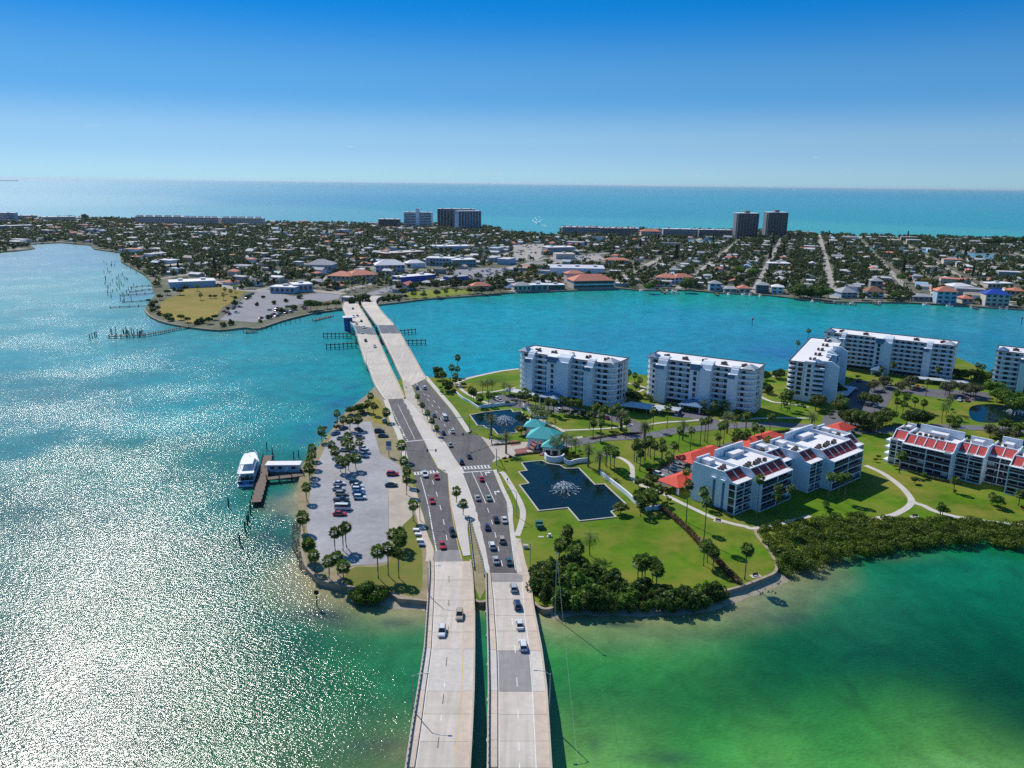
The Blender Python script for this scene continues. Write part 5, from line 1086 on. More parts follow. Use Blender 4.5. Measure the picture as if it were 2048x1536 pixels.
def car(px, hd, typ, colr, label, z=LZ+.06, full=True, group=None, world=None, ang_=None):
    g = world or G2(px[0],px[1],z+.4)
    if ang_ is None:
        q = G2(px[0]+hd[0], px[1]+hd[1], z+.4); ang_ = math.atan2(q[1]-g[1], q[0]-g[0])-PI/2
    t_ = thing(NAMES[typ], label, {'pickup':'truck','van':'van'}.get(typ,'car'), (g[0],g[1],z), ang_, group); c = CARM[typ]
    obj('body', c['body'], paint(colr), t_); obj('windows', c['glass'], m_cg, t_); obj('roof', c['roof'], paint(colr), t_)
    if full:
        w_ = .80 if typ in ('sedan',) else .86
        for y in c['wy']:
            for s in (-1,1): obj('wheel', WHEEL, m_tyre, t_, (s*w_,y,.33))
        for s in (-1,1):
            y, x, zz = c['hl']; obj('headlight', LAMP, m_hl, t_, (s*x,y,zz)); y, x, zz = c['tl']; obj('taillight', LAMP, m_tl, t_, (s*x,y,zz))
    return t_
dn, upx = (-.3,10), (-1.2,-10)
for px, hd, ty, co, lb in [
 ((884,1264),(-1,10),'suv','white','white SUV with a dark sunroof driving towards the camera on the left bridge'), ((919,1231),(-.3,10),'suv','tan','cream SUV ahead under the street lamp shadow on the left bridge'),
 ((1027,1176),(-2,-10),'suv','silver','silver SUV first onto the right bridge deck, next to the approach slab'), ((1035,1211),(-2,-10),'suv','navy','navy blue SUV on the right bridge deck'), ((1039,1250),(-2,-10),'sedan','white','white sedan on the right bridge deck'), ((1046,1292),(-1.6,-10),'suv','white','white hatchback last in line on the right bridge, nearest the camera')]:
    car(px, hd, ty, co, lb, z=ztop(px[1])+.01)
for px, hd, ty, co, lb in [
 ((864,1002),(3,10),'sedan','red','red car alone in the left lane below the left crosswalk'), ((905,1066),(3,10),'suv','black','black SUV beside the yellow line above the near bridge'), ((885,1091),(3,10),'sedan','red','red car with black roof about to enter the near bridge'),
 ((850,949),(4,10),'pickup','white','white pickup waiting on the left crosswalk'), ((873,954),(4,10),'sedan','red','red car beside the white pickup at the left crosswalk'),
 ((955,996),(-4,-10),'sedan','silver','silver sedan in the lane line below the right crosswalk'), ((977,996),(-4,-10),'sedan','sage','pale green sedan beside the turn arrow lane'), ((963,958),(-4,-10),'sedan','red','red car just below the right crosswalk'),
 ((992,1039),(-3,-10),'sedan','black','black sedan in the right carriageway beside a white sedan'), ((1009,1040),(-2,-10),'sedan','white','white sedan close to the right kerb by the footpath'), ((974,1054),(-3,-10),'sedan','navy','navy sedan in the left lane of the right carriageway'),
 ((1004,1080),(-2,-10),'suv','tan','white and tan open-topped car in the right carriageway'), ((984,1092),(-3,-10),'suv','white','white SUV with roof rack in the right carriageway'), ((992,1121),(-2.5,-10),'sedan','silver','silver blue sedan about to leave the near bridge'), ((1018,1123),(-2.5,-10),'sedan','teal','dark teal sedan beside the silver blue sedan'),
 ((922,924),(-5,-10),'suv','navy','navy SUV in the junction just above the right crosswalk'), ((938,913),(-5,-10),'sedan','navy','dark blue sedan in the middle of the junction'), ((900,890),(-6,-10),'sedan','sage','pale green car crossing the upper junction'),
 ((904,863),(-7,-10),'sedan','white','white sedan left of the junction signal pole'), ((886,866),(-7,-10),'sedan','navy','dark blue sedan beside the upper median'), ((889,836),(-7,-10),'van','white','white van on the way to the far bridge'), ((868,831),(-7,-10),'sedan','grey','grey car beside the median palms'),
 ((834,776),(-6,-10),'sedan','navy','dark car near the start of the right far deck'), ((849,776),(-6,-10),'suv','white','white SUV near the start of the right far deck')]:
    car(px, hd, ty, co, lb)
rowA = [((915,972),'sedan','white','white car at the head of the left parked row'),((910,1016),'sedan','silver','silver car second in the left parked row'),((935,1056),'suv','tan','tan SUV third in the left parked row'),((932,1106),'pickup','black','black pickup in the left parked row'),((950,1142),'sedan','teal','pale teal car beside the white bus'),((918,1216),'sedan','red','bright red car at the end of the left parked row'),
        ((1045,968),'suv','green','dark green SUV at the head of the right parked row'),((1060,992),'sedan','white','white sedan second in the right parked row'),((1066,1024),'suv','white','white SUV third in the right parked row'),((1070,1050),'sedan','blue','blue car in the right parked row'),((1080,1086),'suv','white','white SUV last in the right parked row')]
for p, ty, co, lb in rowA: car(Z(a5,[p])[0], (10,.2), ty, co, lb)
car(Z(a5,[(950,1172)])[0], (10,.2), 'van', 'white', 'white minibus in the left parked row above the red car')
for p, ty, co, lb, hd in [((1340,897),'suv','red','red SUV parked on the shell margin',(10,0)),((1330,986),'sedan','green','dark green car parked on the shell margin',(10,0)),((1070,542),'sedan','black','dark convertible parked at the top of the lot',(10,3)),((1235,555),'suv','black','black SUV by the grass corner',(10,0)),((1265,592),'sedan','green','dark green car by the grass corner',(10,0)),
   ((950,530),'sedan','navy','blue car under the palms at the top of the lot',(10,-3)),((885,572),'sedan','blue','blue car in the shade by the shore fence',(10,-3)),((1275,470),'suv','silver','silver car beside the sidewalk near the far bridge',(2,-10)),((1110,692),'sedan','white','white car half under the clump of palms',(10,2)),((1125,722),'suv','silver','silver car beside the clump of palms',(10,2)),((1105,748),'suv','white','white SUV in the shade of the palm row',(10,2)),((935,612),'sedan','sage','pale car under the left palms',(10,0)),((960,705),'sedan','silver','silver car deep under the palm clump',(10,0)),((1080,600),'sedan','grey','grey car under the middle palms',(10,2))]:
    car(Z(a5,[p])[0], hd, ty, co, lb)
# cars round the condominiums
LOTS = [(c1,8,(-4,-3),[((775,1200),'suv','white'),((1135,1258),'sedan','black'),((1460,1312),'suv','white'),((1550,1325),'sedan','maroon'),((960,1230),'sedan','silver'),((1330,1290),'sedan','grey')],'first condominium'),
 (a6,4,(6,4),[((780,636),'suv','white'),((755,628),'sedan','black'),((800,645),'sedan','silver')],'car park behind the northern pond'),
 (c2,8,(6,-8),[((1040,1165),'sedan','red'),((620,1185),'sedan','white'),((640,1135),'suv','silver')],'second condominium'),
 (c3,8,(8,-6),[((1430,975),'suv','navy'),((1800,1145),'sedan','black'),((1680,1325),'sedan','white'),((1690,1375),'suv','white'),((1650,1290),'sedan','silver'),((1830,1020),'sedan','maroon'),((1910,1030),'sedan','white'),((1370,1120),'suv','grey')],'shaded car park'),
 (c4,8,(-2,8),[((190,1040),'suv','white'),((265,1055),'suv','white'),((345,1070),'sedan','red'),((430,1085),'sedan','tan'),((50,1045),'sedan','silver'),((1015,1280),'sedan','white'),((1135,1285),'sedan','maroon')],'long condominium'),
 (c5,8,(10,3),[((220,655),'suv','white'),((150,720),'sedan','silver')],'red-roofed carport'), (a7,4,(10,3),[((470,1318),'suv','white')],'red shrubs by the carport'),
 (c6,8,(6,6),[((250,300),'suv','navy'),((330,370),'sedan','green'),((230,330),'sedan','black')],'car park behind the stepped block')]
for o_, s_, hd, L_, nm in LOTS:
    for i, (p, ty, co) in enumerate(L_): car(Z(o_,[p],s_)[0], hd, ty, co, '%s %s parked near the %s%s' % ({'white':'white','maroon':'dark red','sage':'pale green'}.get(co,co), KN[ty], nm, ('', ', further along')[sum(1 for q in L_[:i] if q[1:] == (ty,co)) > 0]))
for p, L_, lb in [((440,250),7,'white box trailer parked behind the stepped block'),((620,215),5,'smaller grey trailer beside the white box trailer')]:
    g = G2(*Z(c6,[p],8)[0]); t_ = thing('trailer', lb, 'trailer', (g[0],g[1],LZ+.06), R(20)); obj('box', MB().box(-L_/2,L_/2,-1.25,1.25,.8,3.3), m_roofw if L_ > 6 else mgr, t_); obj('chassis', MB().box(-L_/2,L_/2+1.2,-.5,.5,.5,.8), m_rust, t_)
    for x in (-1,.0):
        for s in (-1,1): obj('wheel', WHEEL, m_tyre, t_, (x,s*1.0,.4), R(90), 1.2)
# traffic on the far bridge
FC = ['black','maroon','navy','grey','black','white','white','white','black','white']; words = ['black car furthest up the left far deck','dark red car near the top of the left far deck','navy car above the bridge house on the left far deck','grey car beside the navy one above the bridge house','black car just above the steel draw span','white car entering the steel draw span from above','white car on the steel draw span','white car just below the steel draw span','black car below the steel draw span','white car lowest on the left far deck']
for (p, co, lb) in zip([(748,1062),(775,1110),(812,1168),(780,1176),(843,1210),(805,1232),(865,1259),(848,1302),(877,1364),(950,1410)], FC, words):
    q = Z(a2,[p])[0]; car(q, (4,9) if p[1] > 1150 else (1,6), 'sedan' if co != 'grey' else 'suv', co, lb, z=zf(q[1])+.02)
# ================================================================== ponds and fountains
m_pond = mat('pond_water', (.003,.014,.015), .06, .3, .08, spec=.18)
for n_ in m_pond.node_tree.nodes:
    pass
def pond(px, label, cop=True):
    pl = gp(px); s = struct('pond', sheet(pl, LZ+.035, .3), m_pond, label)
    W_ = pl+[pl[0]]
    for i in range(len(pl)):
        a_, b_ = np.array(W_[i]), np.array(W_[i+1]); d = b_-a_; L_ = np.hypot(*d)
        if L_ < .3: continue
        obj('coping', MB().box(-.22,L_+.22,-.22,.22,-.05,.32+.004*(i%2)), m_conc2, s, (a_[0],a_[1],LZ), math.atan2(d[1],d[0]))
    return s
pond([(1042.5,926),(1084,922),(1096,928),(1120,931),(1131,938),(1158,937),(1190,970),(1209,969),(1252,1009),(1240,1018),(1222,1024),(1232,1035),(1159,1043),(1136,1016.5),(1077.5,1022.5),(1039,971),(1057.5,967.5),(1037.5,944.5),(1054,942)], 'large dark stepped pond with a fountain')
pond([(940,831),(966,825.5),(1022,819),(1027,825),(1042,823),(1060,842),(1050,852),(1030,858.5),(1034,866),(996,870),(986,858),(974,857.5),(967,852),(955,852)], 'northern stepped pond with a fountain')
struct('pond', sheet(gp(spline([(1940,815),(1975,808),(2020,812),(2070,820),(2060,842),(1990,846),(1945,840)],4,True)), LZ+.04), m_pond, 'dark natural pond at the right edge')
m_spray = bpy.data.materials.new('water_spray'); m_spray.use_nodes = True
bb = m_spray.node_tree.nodes['Principled BSDF']; bb.inputs['Base Color'].default_value = (.86,.9,.92,1); bb.inputs['Roughness'].default_value = .4; bb.inputs['Subsurface Weight'].default_value = 0
def jet_mesh(seed, rad, top):
    rng = np.random.default_rng(seed); n = 190; t_ = rng.random(n)**.8; x = rad*t_; z = top*4*t_*(1-t_)+.05; sp_ = .03+.10*t_
    c = np.c_[x, np.zeros(n), z]+rng.normal(size=(n,3))*sp_[:,None]; c[:,2] = np.maximum(c[:,2],.05)
    k = 70; r_ = rad*(.72+.55*rng.random(k)); fo = np.c_[r_, rng.normal(size=k)*.14, .05+.12*rng.random(k)]; c = np.vstack([c,fo])
    a_ = np.vstack([np.c_[np.full(n,rad), np.zeros(n), top*4*(1-2*t_)], np.tile([1.,0,0],(k,1))])+rng.normal(size=(len(c),3))*.25; a_ /= np.linalg.norm(a_,axis=1)[:,None]; b_ = np.cross(a_, rng.normal(size=(len(c),3))); b_ /= np.linalg.norm(b_,axis=1)[:,None]; s = (.7+.6*rng.random(len(c)))[:,None]
    V = np.stack([c-a_*s*.15, c+b_*s*.035, c+a_*s*.15, c-b_*s*.035],1).reshape(-1,3); return np_mesh('jet', V, np.arange(len(V)).reshape(-1,4))
def fountain(px, label, k=1.0):
    g = G2(*px); t_ = thing('fountain', label, 'fountain', (g[0],g[1],LZ+.04)); obj('nozzle', MB().lathe([(.5,0),(.45,.25),(.15,.3),(.12,.6)],8), m_rust, t_)
    for ring, (n, rd, tp) in enumerate(((13,5.6,2.3),(7,3.0,3.2),(4,1.2,3.4))):
        ms = [jet_mesh(ring*10+i, rd*k, tp*k) for i in range(3)]
        for i in range(n): tag(obj('jet', ms[i%3], m_spray, t_, rz=2*PI*(i+.3*random.random())/n, sc=(.85+.3*random.random(),1,.9+.2*random.random())), kind='stuff')
fountain((1129,979), 'fountain spraying white jets in the large pond', .82); fountain((1009,843), 'fountain spraying white jets in the northern pond', .82); fountain((2032,826), 'small fountain spray in the dark pond at the right edge', .7)
# white walls
def wall(line, h, wd, label, mt=None, name='garden_wall', z=LZ):
    W_ = gp(spline(line,4), z); t_ = tag(obj(name, ribbon(W_, wd, z-.3, z+h), mt or m_white), label, 'wall'); return t_
wall([(1200,948),(1225,968),(1255,992),(1272,1008),(1290,1018)], 1.6, .5, 'white garden wall along the right side of the large pond'); wall([(1292,1022),(1305,1020),(1326,1018)], 1.6, .5, 'short white wall between the palm clump and the copper hedge')
wall([(1090,916),(1094,922),(1106,925),(1122,923),(1128,918)], 2.4, .6, 'curved white sign wall at the head of the large pond'); wall([(1128,924),(1138,930),(1155,926),(1176,924)], 1.8, .5, 'white planter wall right of the curved sign wall')
wall([(960,816),(985,814),(1010,811),(1028,810)], 1.7, .5, 'pale wall behind the northern pond'); wall([(1060,846),(1063,840),(1075,837),(1093,836)], 1.5, .5, 'curved white wall beside the small back pavilion'); wall([(1046,812),(1056,822),(1066,832)], 1.4, .4, 'white fence wall right of the northern pond')
wall([(912,786),(925,798),(940,806),(958,818)], 1.2, .35, 'white fence along the lawn left of the northern pond'); wall([(1330,1022),(1360,1045),(1395,1075),(1425,1107),(1460,1145),(1482,1170)], .5, .25, 'low pale kerb beside the copper hedge', m_conc)
# seawalls
def seawall(px, h, label, z=LZ): return tag(obj('seawall', ribbon(gp(spline(px,4),z), .9, -2.2, z+h), m_swall), label, 'seawall')
seawall([(606,1052),(604,1078),(605,1100),(610,1125),(620,1142),(642,1160),(668,1168),(690,1172),(715,1178),(760,1184)], .35, 'curved concrete seawall round the parking lot'); seawall([(778,1185),(795,1195),(800,1198),(830,1200),(854,1203)], .35, 'straight seawall between the round tree and the near bridge')
seawall([(1512,1060),(1511,1066),(1517,1076),(1527,1088),(1542,1107),(1553,1130),(1553,1139),(1546,1148),(1525,1157),(1500,1167),(1477,1175),(1455,1181),(1436,1187)], .3, 'curved tan seawall round the right lawn'); seawall([(1068,1205),(1084,1217),(1100,1217),(1110,1211)], .2, 'short seawall at the right end of the near bridge')
seawall([(948,1200),(960,1204),(973,1202)], .2, 'abutment seawall between the two near bridge decks')
# beaches
def beach(px, wd, label, z0=.75):
    L_ = gp(spline(px,5),.3); O_ = offs(L_, wd); n = len(L_)
    mb = MB().add([(p[0],p[1],z0) for p in L_]+[(p[0]+random.uniform(-.5,.5),p[1]+random.uniform(-.5,.5),-.12) for p in O_], [(i,i+1,n+i+1,n+i) for i in range(n-1)])
    return struct('beach', mb, m_sand, label)
beach([(1095,1222),(1165,1213),(1285,1215),(1385,1210),(1440,1192),(1480,1180),(1530,1160),(1560,1148)], -4.5, 'narrow sand beach below the thicket and seawall'); beach([(760,1190),(790,1200),(854,1206)], -4, 'sand by the left bridge abutment')
beach([(750,778),(690,828),(640,893),(612,922),(598,966),(597,1020),(605,1060),(604,1100),(618,1142),(645,1163),(700,1178)], 3.2, 'sand and rubble shore of the parking lot')
rng = np.random.default_rng(4); rk = MB()
for (x, y) in [(598+random.uniform(-14,4), random.uniform(1045,1150)) for i in range(230)]+[(random.uniform(1450,1560), 1192-(random.uniform(0,1))*30) for i in range(60)]:
    if x < 900: x = np.interp(y,[1045,1090,1150],[594,590,612])+random.uniform(-8,8)
    g = G2(x,y,0); s = random.uniform(.15,.55); v = [(g[0]+s*math.cos(a_)*random.uniform(.7,1.2), g[1]+s*math.sin(a_)*random.uniform(.7,1.2), .0) for a_ in np.arange(0,6.2,1.26)]
    k = len(v); rk.add(v+[(g[0]+random.uniform(-.1,.1)*s,g[1],s*.8+.15)], [(i,(i+1)%k,k) for i in range(k)])
tag(obj('shore_rocks', rk, mat('shore_rock',(.30,.27,.20),.9,.3,1.2)), 'small rocks scattered along the shore', 'rocks', kind='stuff')
# ================================================================== excursion boat and dock
g0, g1 = np.array(G(492,972,0)), np.array(G(511,912,0)); d = g1-g0; an = math.atan2(d[1],d[0])-PI/2; LB = 27.0
bt = thing('excursion_boat', 'white and blue double-decked excursion boat moored at the dock', 'boat', (g0[0],g0[1],0), an)
m_hull = mat('blue_hull',(.05,.22,.50),.4,.05,.5); m_bw = mat('boat_white',(.78,.79,.80),.4,.03,.5)
def hull(mb, secs):
    n = 4; vs = []
    for y, w_, zb, zt in secs: vs += [(-w_*.75,y,zb),(w_*.75,y,zb),(w_,y,zt),(-w_,y,zt)]
    return mb.add(vs, [(i*n+j,(i+1)*n+j,(i+1)*n+(j+1)%n,i*n+(j+1)%n) for i in range(len(secs)-1) for j in range(n)]+[(0,1,2,3),tuple(range(len(secs)*n-1,len(secs)*n-5,-1))])
obj('hull', hull(MB(), [(0,3.0,-.4,1.9),(5,3.2,-.5,1.9),(15,3.2,-.5,2.1),(21,2.7,-.5,2.5),(25,1.5,-.4,2.9),(27,.15,.4,3.2)]), m_hull, bt)
obj('deck', hull(MB(), [(0.05,3.0,1.85,1.98),(15,3.2,2.05,2.18),(21,2.7,2.45,2.58),(25,1.5,2.85,2.98),(26.8,.15,3.1,3.22)]), m_bw, bt)
cb = obj('cabin', hull(MB(), [(4.5,2.9,1.9,4.4),(12,3.0,2.0,4.5),(19,2.6,2.1,4.6),(23,1.4,2.5,4.4)]), m_bw, bt)
for s in (-1,1): obj('window_band', MB().add([(s*2.96,5.5,3.1),(s*3.06,12,3.1),(s*2.72,18.5,3.1),(s*2.68,18.5,4.0),(s*3.06,12,4.0),(s*2.96,5.5,4.0)],[(0,1,2,3,4,5)]), m_glass, cb)
obj('stern_platform', MB().box(-2.9,2.9,-1.4,0,.2,.5), m_bw, bt); obj('stern_opening', MB().box(-2.5,-1.2,-.06,.02,.8,1.7).box(1.2,2.5,-.06,.02,.8,1.7), m_dark, bt)
obj('aft_deck_painted_shade', MB().box(-2.85,2.85,.6,4.6,2.0,2.1), m_dark, bt)  # dark sheet laid on the deck, standing in for shade under the upper deck
ud = obj('upper_deck', hull(MB(), [(.5,2.9,4.45,4.75),(12,3.05,4.55,4.85),(19,2.6,4.65,4.95),(24,1.0,4.6,4.9)]), m_bw, bt)
for s in (-1,1):
    for y in (.7,2.6): obj('post', MB().box(s*2.7-.07,s*2.7+.07,y-.07,y+.07,1.9,4.5), m_bw, bt)
    obj('rail', MB().tube([(s*2.8,.6,5.6),(s*2.95,12,5.7),(s*2.5,19,5.8),(s*1.0,23.6,5.8)],.06,5), m_metal, bt)
obj('sun_roof', hull(MB(), [(5,2.3,6.6,6.85),(12,2.4,6.7,6.95),(17,1.9,6.7,6.95)]), m_bw, bt); obj('pilot_house', hull(MB(), [(13.5,1.7,4.9,6.7),(17.5,1.5,4.9,6.7)]), m_bw, bt); obj('windscreen', MB().box(-1.4,1.4,17.5,17.58,5.6,6.5), m_glass, bt)
for s in (-1,1):
    for y in (5.3,9): obj('roof_post', MB().box(s*2.1-.06,s*2.1+.06,y-.06,y+.06,4.8,6.65), m_bw, bt)
obj('mast', MB().tube([(0,15,6.9),(0,14.6,9.2)],.07,5), m_bw, bt)
def dock(px, wd, z, label, name='dock', pile=4.0, mt=m_wood, planks=True):
    W_ = resample(gp(px,z), pile); t_ = thing(name, label, 'dock', (W_[0][0],W_[0][1],0)); o0 = W_[0]; W0 = [(p[0]-o0[0],p[1]-o0[1]) for p in W_]
    fineW = resample(W0, 1.0)
    l, r = offs(fineW, wd/2), offs(fineW, -wd/2)
    obj('stringers', ribbon(W0, wd*.7, z-.45, z-.12), m_dkwood, t_)
    for i in range(len(fineW)-1):
        k = .03; a_, b_, c_, d_ = [np.array(q) for q in (l[i],l[i+1],r[i+1],r[i])]; b_ = a_+(b_-a_)*(1-k); c_ = d_+(c_-d_)*(1-k)
        obj('plank', MB().prism([tuple(d_),tuple(c_),tuple(b_),tuple(a_)], z-.12, z), mt, t_)
    pm = shared(('pile',z), lambda: MB().lathe([(.2,-2.5),(.2,z+.9),(.08,z+1.0)],6).mesh('pile'))
    for p, q in zip(offs(W0,wd/2+.15), offs(W0,-wd/2-.15)):
        obj('pile', pm, m_dkwood, t_, (p[0],p[1],0)); obj('pile', pm, m_dkwood, t_, (q[0],q[1],0))
    return t_
dock([(536,911),(528,945),(519,980),(512,1004)], 3.6, 1.7, 'long timber dock alongside the excursion boat'); dock([(533,957),(560,954),(592,951),(606,948)], 3.0, 1.75, 'timber walkway from the shore to the boat dock'); 
g = G2(568,940,1.6); hut = thing('ticket_hut', 'long pale ticket hut with a flat white roof on the dock', 'hut', (g[0],g[1],1.2), R(3))
obj('deck', MB().box(-8.2,10,-3,3.2,-.1,.2), m_wood, hut); obj('wall', MB().box(-6,6,-1.6,1.8,.2,3.0), mat('pale_blue_siding',(.45,.55,.66),.7,.05,.5), hut); obj('roof', MB().box(-6.6,6.6,-2.2,2.4,3.0,3.25), m_roofw, hut)
for x in (-4,-1,4): obj('window', MB().box(x-.7,x+.7,-1.67,-1.55,1.4,2.4), m_glass, hut)
obj('door', MB().box(1,2,-1.67,-1.55,.2,2.3), m_white, hut)
for x in (-7.9,-3,2,7,9.8):
    for y in (-2.8,3): obj('pile', MB().lathe([(.2,-3.5),(.2,.9)],6), m_dkwood, hut, (x,y,0))
# lone pilings
pm = MB().lathe([(.2,-2.5),(.2,2.6),(.06,2.75)],7).mesh('piling')
def piling(px, label, h=1.0, group='old mooring pilings', r=1.0):
    g = G2(*px,0); return tag(obj('piling', pm, m_dkwood, None, (g[0],g[1],0), 0, (r,r,h)), label, 'piling', group)
for p in [(30,1160),(205,1220),(190,1270),(180,1305),(162,1355),(122,1465)]: piling(Z(a5,[p])[0], 'dark mooring piling in the water below the boat dock', 1.3, 'pilings below the boat dock', 1.2)
for p in [(335,700),(380,745),(550,775),(590,765)]: piling(Z(a5,[p])[0], 'dark mooring piling at the upper end of the boat dock', 1.2, 'pilings at the upper end of the dock')
g = G2(634,1212,0); t_ = thing('channel_sign', 'dark sign on a post in the shallows off the parking lot', 'sign', (g[0],g[1],0)); obj('post', MB().lathe([(.16,-2),(.16,4.4)],6), m_dkwood, t_); obj('panel', MB().box(-.6,.6,-.1,.1,3.5,4.6), m_dark, t_)
for p, c, lb in [((1504,652),(.5,.05,.04),'red channel marker post in the bay'),((2042,650),(.6,.08,.06),'red channel marker near the right edge of the bay')]:
    g = G2(*p,0); t_ = thing('channel_marker', lb, 'marker', (g[0],g[1],0)); obj('post', MB().lathe([(.22,-2),(.22,5.5)],6), m_dkwood, t_); obj('panel', MB().add([(-1,-.3,5),(1,-.3,5),(0,-.3,7),(-1,-.1,5),(1,-.1,5),(0,-.1,7)],[(0,1,2),(5,4,3),(0,3,4,1),(1,4,5,2),(2,5,3,0)]), mat('marker_red',(.6,.06,.04),.5,.05), t_)
# ================================================================== street lamps, signals, poles
def lamp(base, arm_dx, h, label, z=None, arm=3.2, group='street lamps on the bridges'):
    zz = LZ if z is None else z; g = G2(*base, zz); t_ = thing('street_lamp', label, 'street lamp', (g[0],g[1],zz), 0, group); s = 1 if arm_dx > 0 else -1
    obj('pole', MB().tube([(0,0,-.3),(0,0,h*.6),(0,0,h-.6)],[.14,.11,.08],7), m_metal, t_); obj('arm', MB().tube([(0,0,h-.9),(s*arm*.35,0,h-.15),(s*arm,0,h+.1)],[.07,.06,.05],6), m_metal, t_); obj('lamp_head', MB().box(s*arm-.15*s-.4,s*arm-.15*s+.4,-.16,.16,h,h+.16), m_metal, t_)
lamp((826,1423),1,9,'street lamp on the left edge of the near bridge, lowest in view',ztop(1423)); lamp((857,1192),1,9,'street lamp casting its shadow behind the cream SUV',ztop(1192)); lamp((1099,1413),-1,8.5,'street lamp on the right edge of the near bridge',ztop(1413))
lamp((840,1042),1,9,'street lamp among the palms left of the road'); lamp((1033,1033),-1,9.5,'street lamp on the strip beside the curving footpath'); lamp((1060,1140),-1,9,'tall pole lamp at the right end of the near bridge')
for i, (x, y) in enumerate([(844,735),(812,690),(790,655)]): lamp((x,y),-1,9,['street lamp at the right end of the far bridge','street lamp half way along the right far deck','street lamp by the draw span, right side'][i],zf(y))
for i, (x, y) in enumerate([(733,733),(715,690)]): lamp((x,y),1,9,['street lamp at the left start of the far bridge','street lamp on the left far deck below the draw span'][i],zf(y))
def signal(base, tip, label, h=6.5, n=2):
    g, q = np.array(G2(*base)), np.array(G2(*tip, LZ+h)); d = q-g; L_ = np.hypot(*d); t_ = thing('traffic_signal', label, 'traffic signal', (g[0],g[1],LZ), math.atan2(d[1],d[0]), 'mast-arm traffic signals')
    obj('pole', MB().tube([(0,0,0),(0,0,h+.5)],[.22,.17],7), m_metal, t_); obj('mast_arm', MB().tube([(0,0,h-.2),(L_,0,h)],[.15,.08],6), m_metal, t_)
    for i in range(n): obj('signal_head', MB().box(-.25,.25,-.2,.2,-.6,.6), m_dark, t_, (L_*(.98-.28*i),0,h-.2))
signal((812,930),(873,900),'traffic signal arm reaching over the left carriageway'); signal((939,861),(877,836),'traffic signal arm beside the northern pond'); signal((993,931),(979,875),'traffic signal pole at the entrance drive corner'); signal((980,878),(925,868),'traffic signal arm over the upper right carriageway')
g = G2(1110,1234,.3); up_ = thing('utility_pole', 'tall thin utility pole rising from the beach below the thicket', 'utility pole', (g[0],g[1],.2)); obj('pole', MB().tube([(0,0,-1),(0,0,19)],[.12,.08],6), m_metal, up_); obj('insulator', MB().box(-.5,.5,-.06,.06,18.2,18.4), m_metal, up_)
wq = G2(1131,1490,0); dx, dy = wq[0]-g[0], wq[1]-g[1]
obj('wire', MB().tube([(dx*t_*2.0,dy*t_*2.0,18.3-2.5*4*t_*(1-t_)*.5) for t_ in np.linspace(0,1,9)],.018,4), m_metal, up_)
# guard rails in the lower median
for ln, lb in (([(936,1036),(940,1070),(944,1108),(948,1140)],'left guard rail in the lower median'),([(938,1036),(950,1075),(962,1115),(969,1155)],'right guard rail in the lower median')):
    W_ = resample(gp(ln), 1.9); t_ = thing('guard_rail', lb, 'guard rail', (W_[0][0],W_[0][1],LZ+.15)); W0 = [(p[0]-W_[0][0],p[1]-W_[0][1]) for p in W_]
    obj('rail', ribbon(W0,.14,.45,.8), m_metal, t_)
    for p in W0: obj('post', shared('grp', lambda: MB().box(-.1,.1,-.1,.1,-.2,.85).mesh('post')), m_dkwood, t_, (p[0],p[1],0))
# ================================================================== small things on the grass
def small(px, label, cat, name, parts, rz=0):
    g = G2(*px); t_ = thing(name, label, cat, (g[0],g[1],LZ), rz)
    for nm, mb, mt in parts: obj(nm, mb, mt, t_)
m_ug = mat('utility_green',(.03,.13,.10),.5,.05)
small((1078,1053),'green utility cabinet pair on the lawn below the large pond','utility cabinet','utility_cabinet',[('cabinet',MB().box(-1.1,1.1,-.8,.8,0,1.9),m_ug),('lid',MB().box(-1.2,1.2,-.9,.9,1.9,2.05),m_ug),('step_cabinet',MB().box(-1.0,1.3,-2.4,-1.0,0,1.5),m_ug)],R(8))
small((1099,1073),'small white utility box right of the green cabinet','utility box','utility_box',[('box',MB().box(-.5,.5,-.4,.4,.1,1.0),m_roofw),('pad',MB().box(-.8,.8,-.7,.7,0,.1),m_conc)]); small((1082,1074),'flat white concrete pad on the lawn','concrete pad','concrete_pad',[('pad',MB().box(-.9,.9,-.5,.5,0,.12),m_conc2)]); small((1051,1096),'white utility box by the bridge end lamp','utility box','utility_box',[('box',MB().box(-.7,.7,-.5,.5,0,1.0),m_roofw),('lid',MB().box(-.8,.8,-.6,.6,1.0,1.1),m_conc)])
for i, y in enumerate((1062,1071,1083,1092)): small((832+i*4,y),['topmost pale panel box on the verge by the sidewalk','second pale panel box on the verge by the sidewalk','third pale panel box on the verge by the sidewalk','dark panel box lowest on the verge'][i],'utility box','utility_box',[('box',MB().box(-.9,.9,-.5,.5,0,.7),m_roofw if i < 3 else m_bluecap),('lid',MB().box(-1.0,1.0,-.6,.6,.7,.78),m_roofw if i < 3 else m_bluecap)])
def bench(px, label, rz): small(px,label,'bench','park_bench',[('seat',MB().box(-.9,.9,-.25,.25,.42,.5),m_wood),('backrest',MB().box(-.9,.9,.22,.3,.5,.95),m_wood),('leg',MB().box(-.8,-.7,-.2,.25,.1,.42),m_dark),('leg',MB().box(.7,.8,-.2,.25,.1,.42),m_dark),('pad',MB().box(-1.5,1.5,-.9,.9,0,.1),m_conc2)],rz)
bench((1511,1152),'bench on a pale pad near the seawall corner',R(20)); bench((1436,1043),'bench beside the footpath below the stepped block',R(-30)); bench((1830,1034),'bench at the fork of the path by the mangroves',R(0))
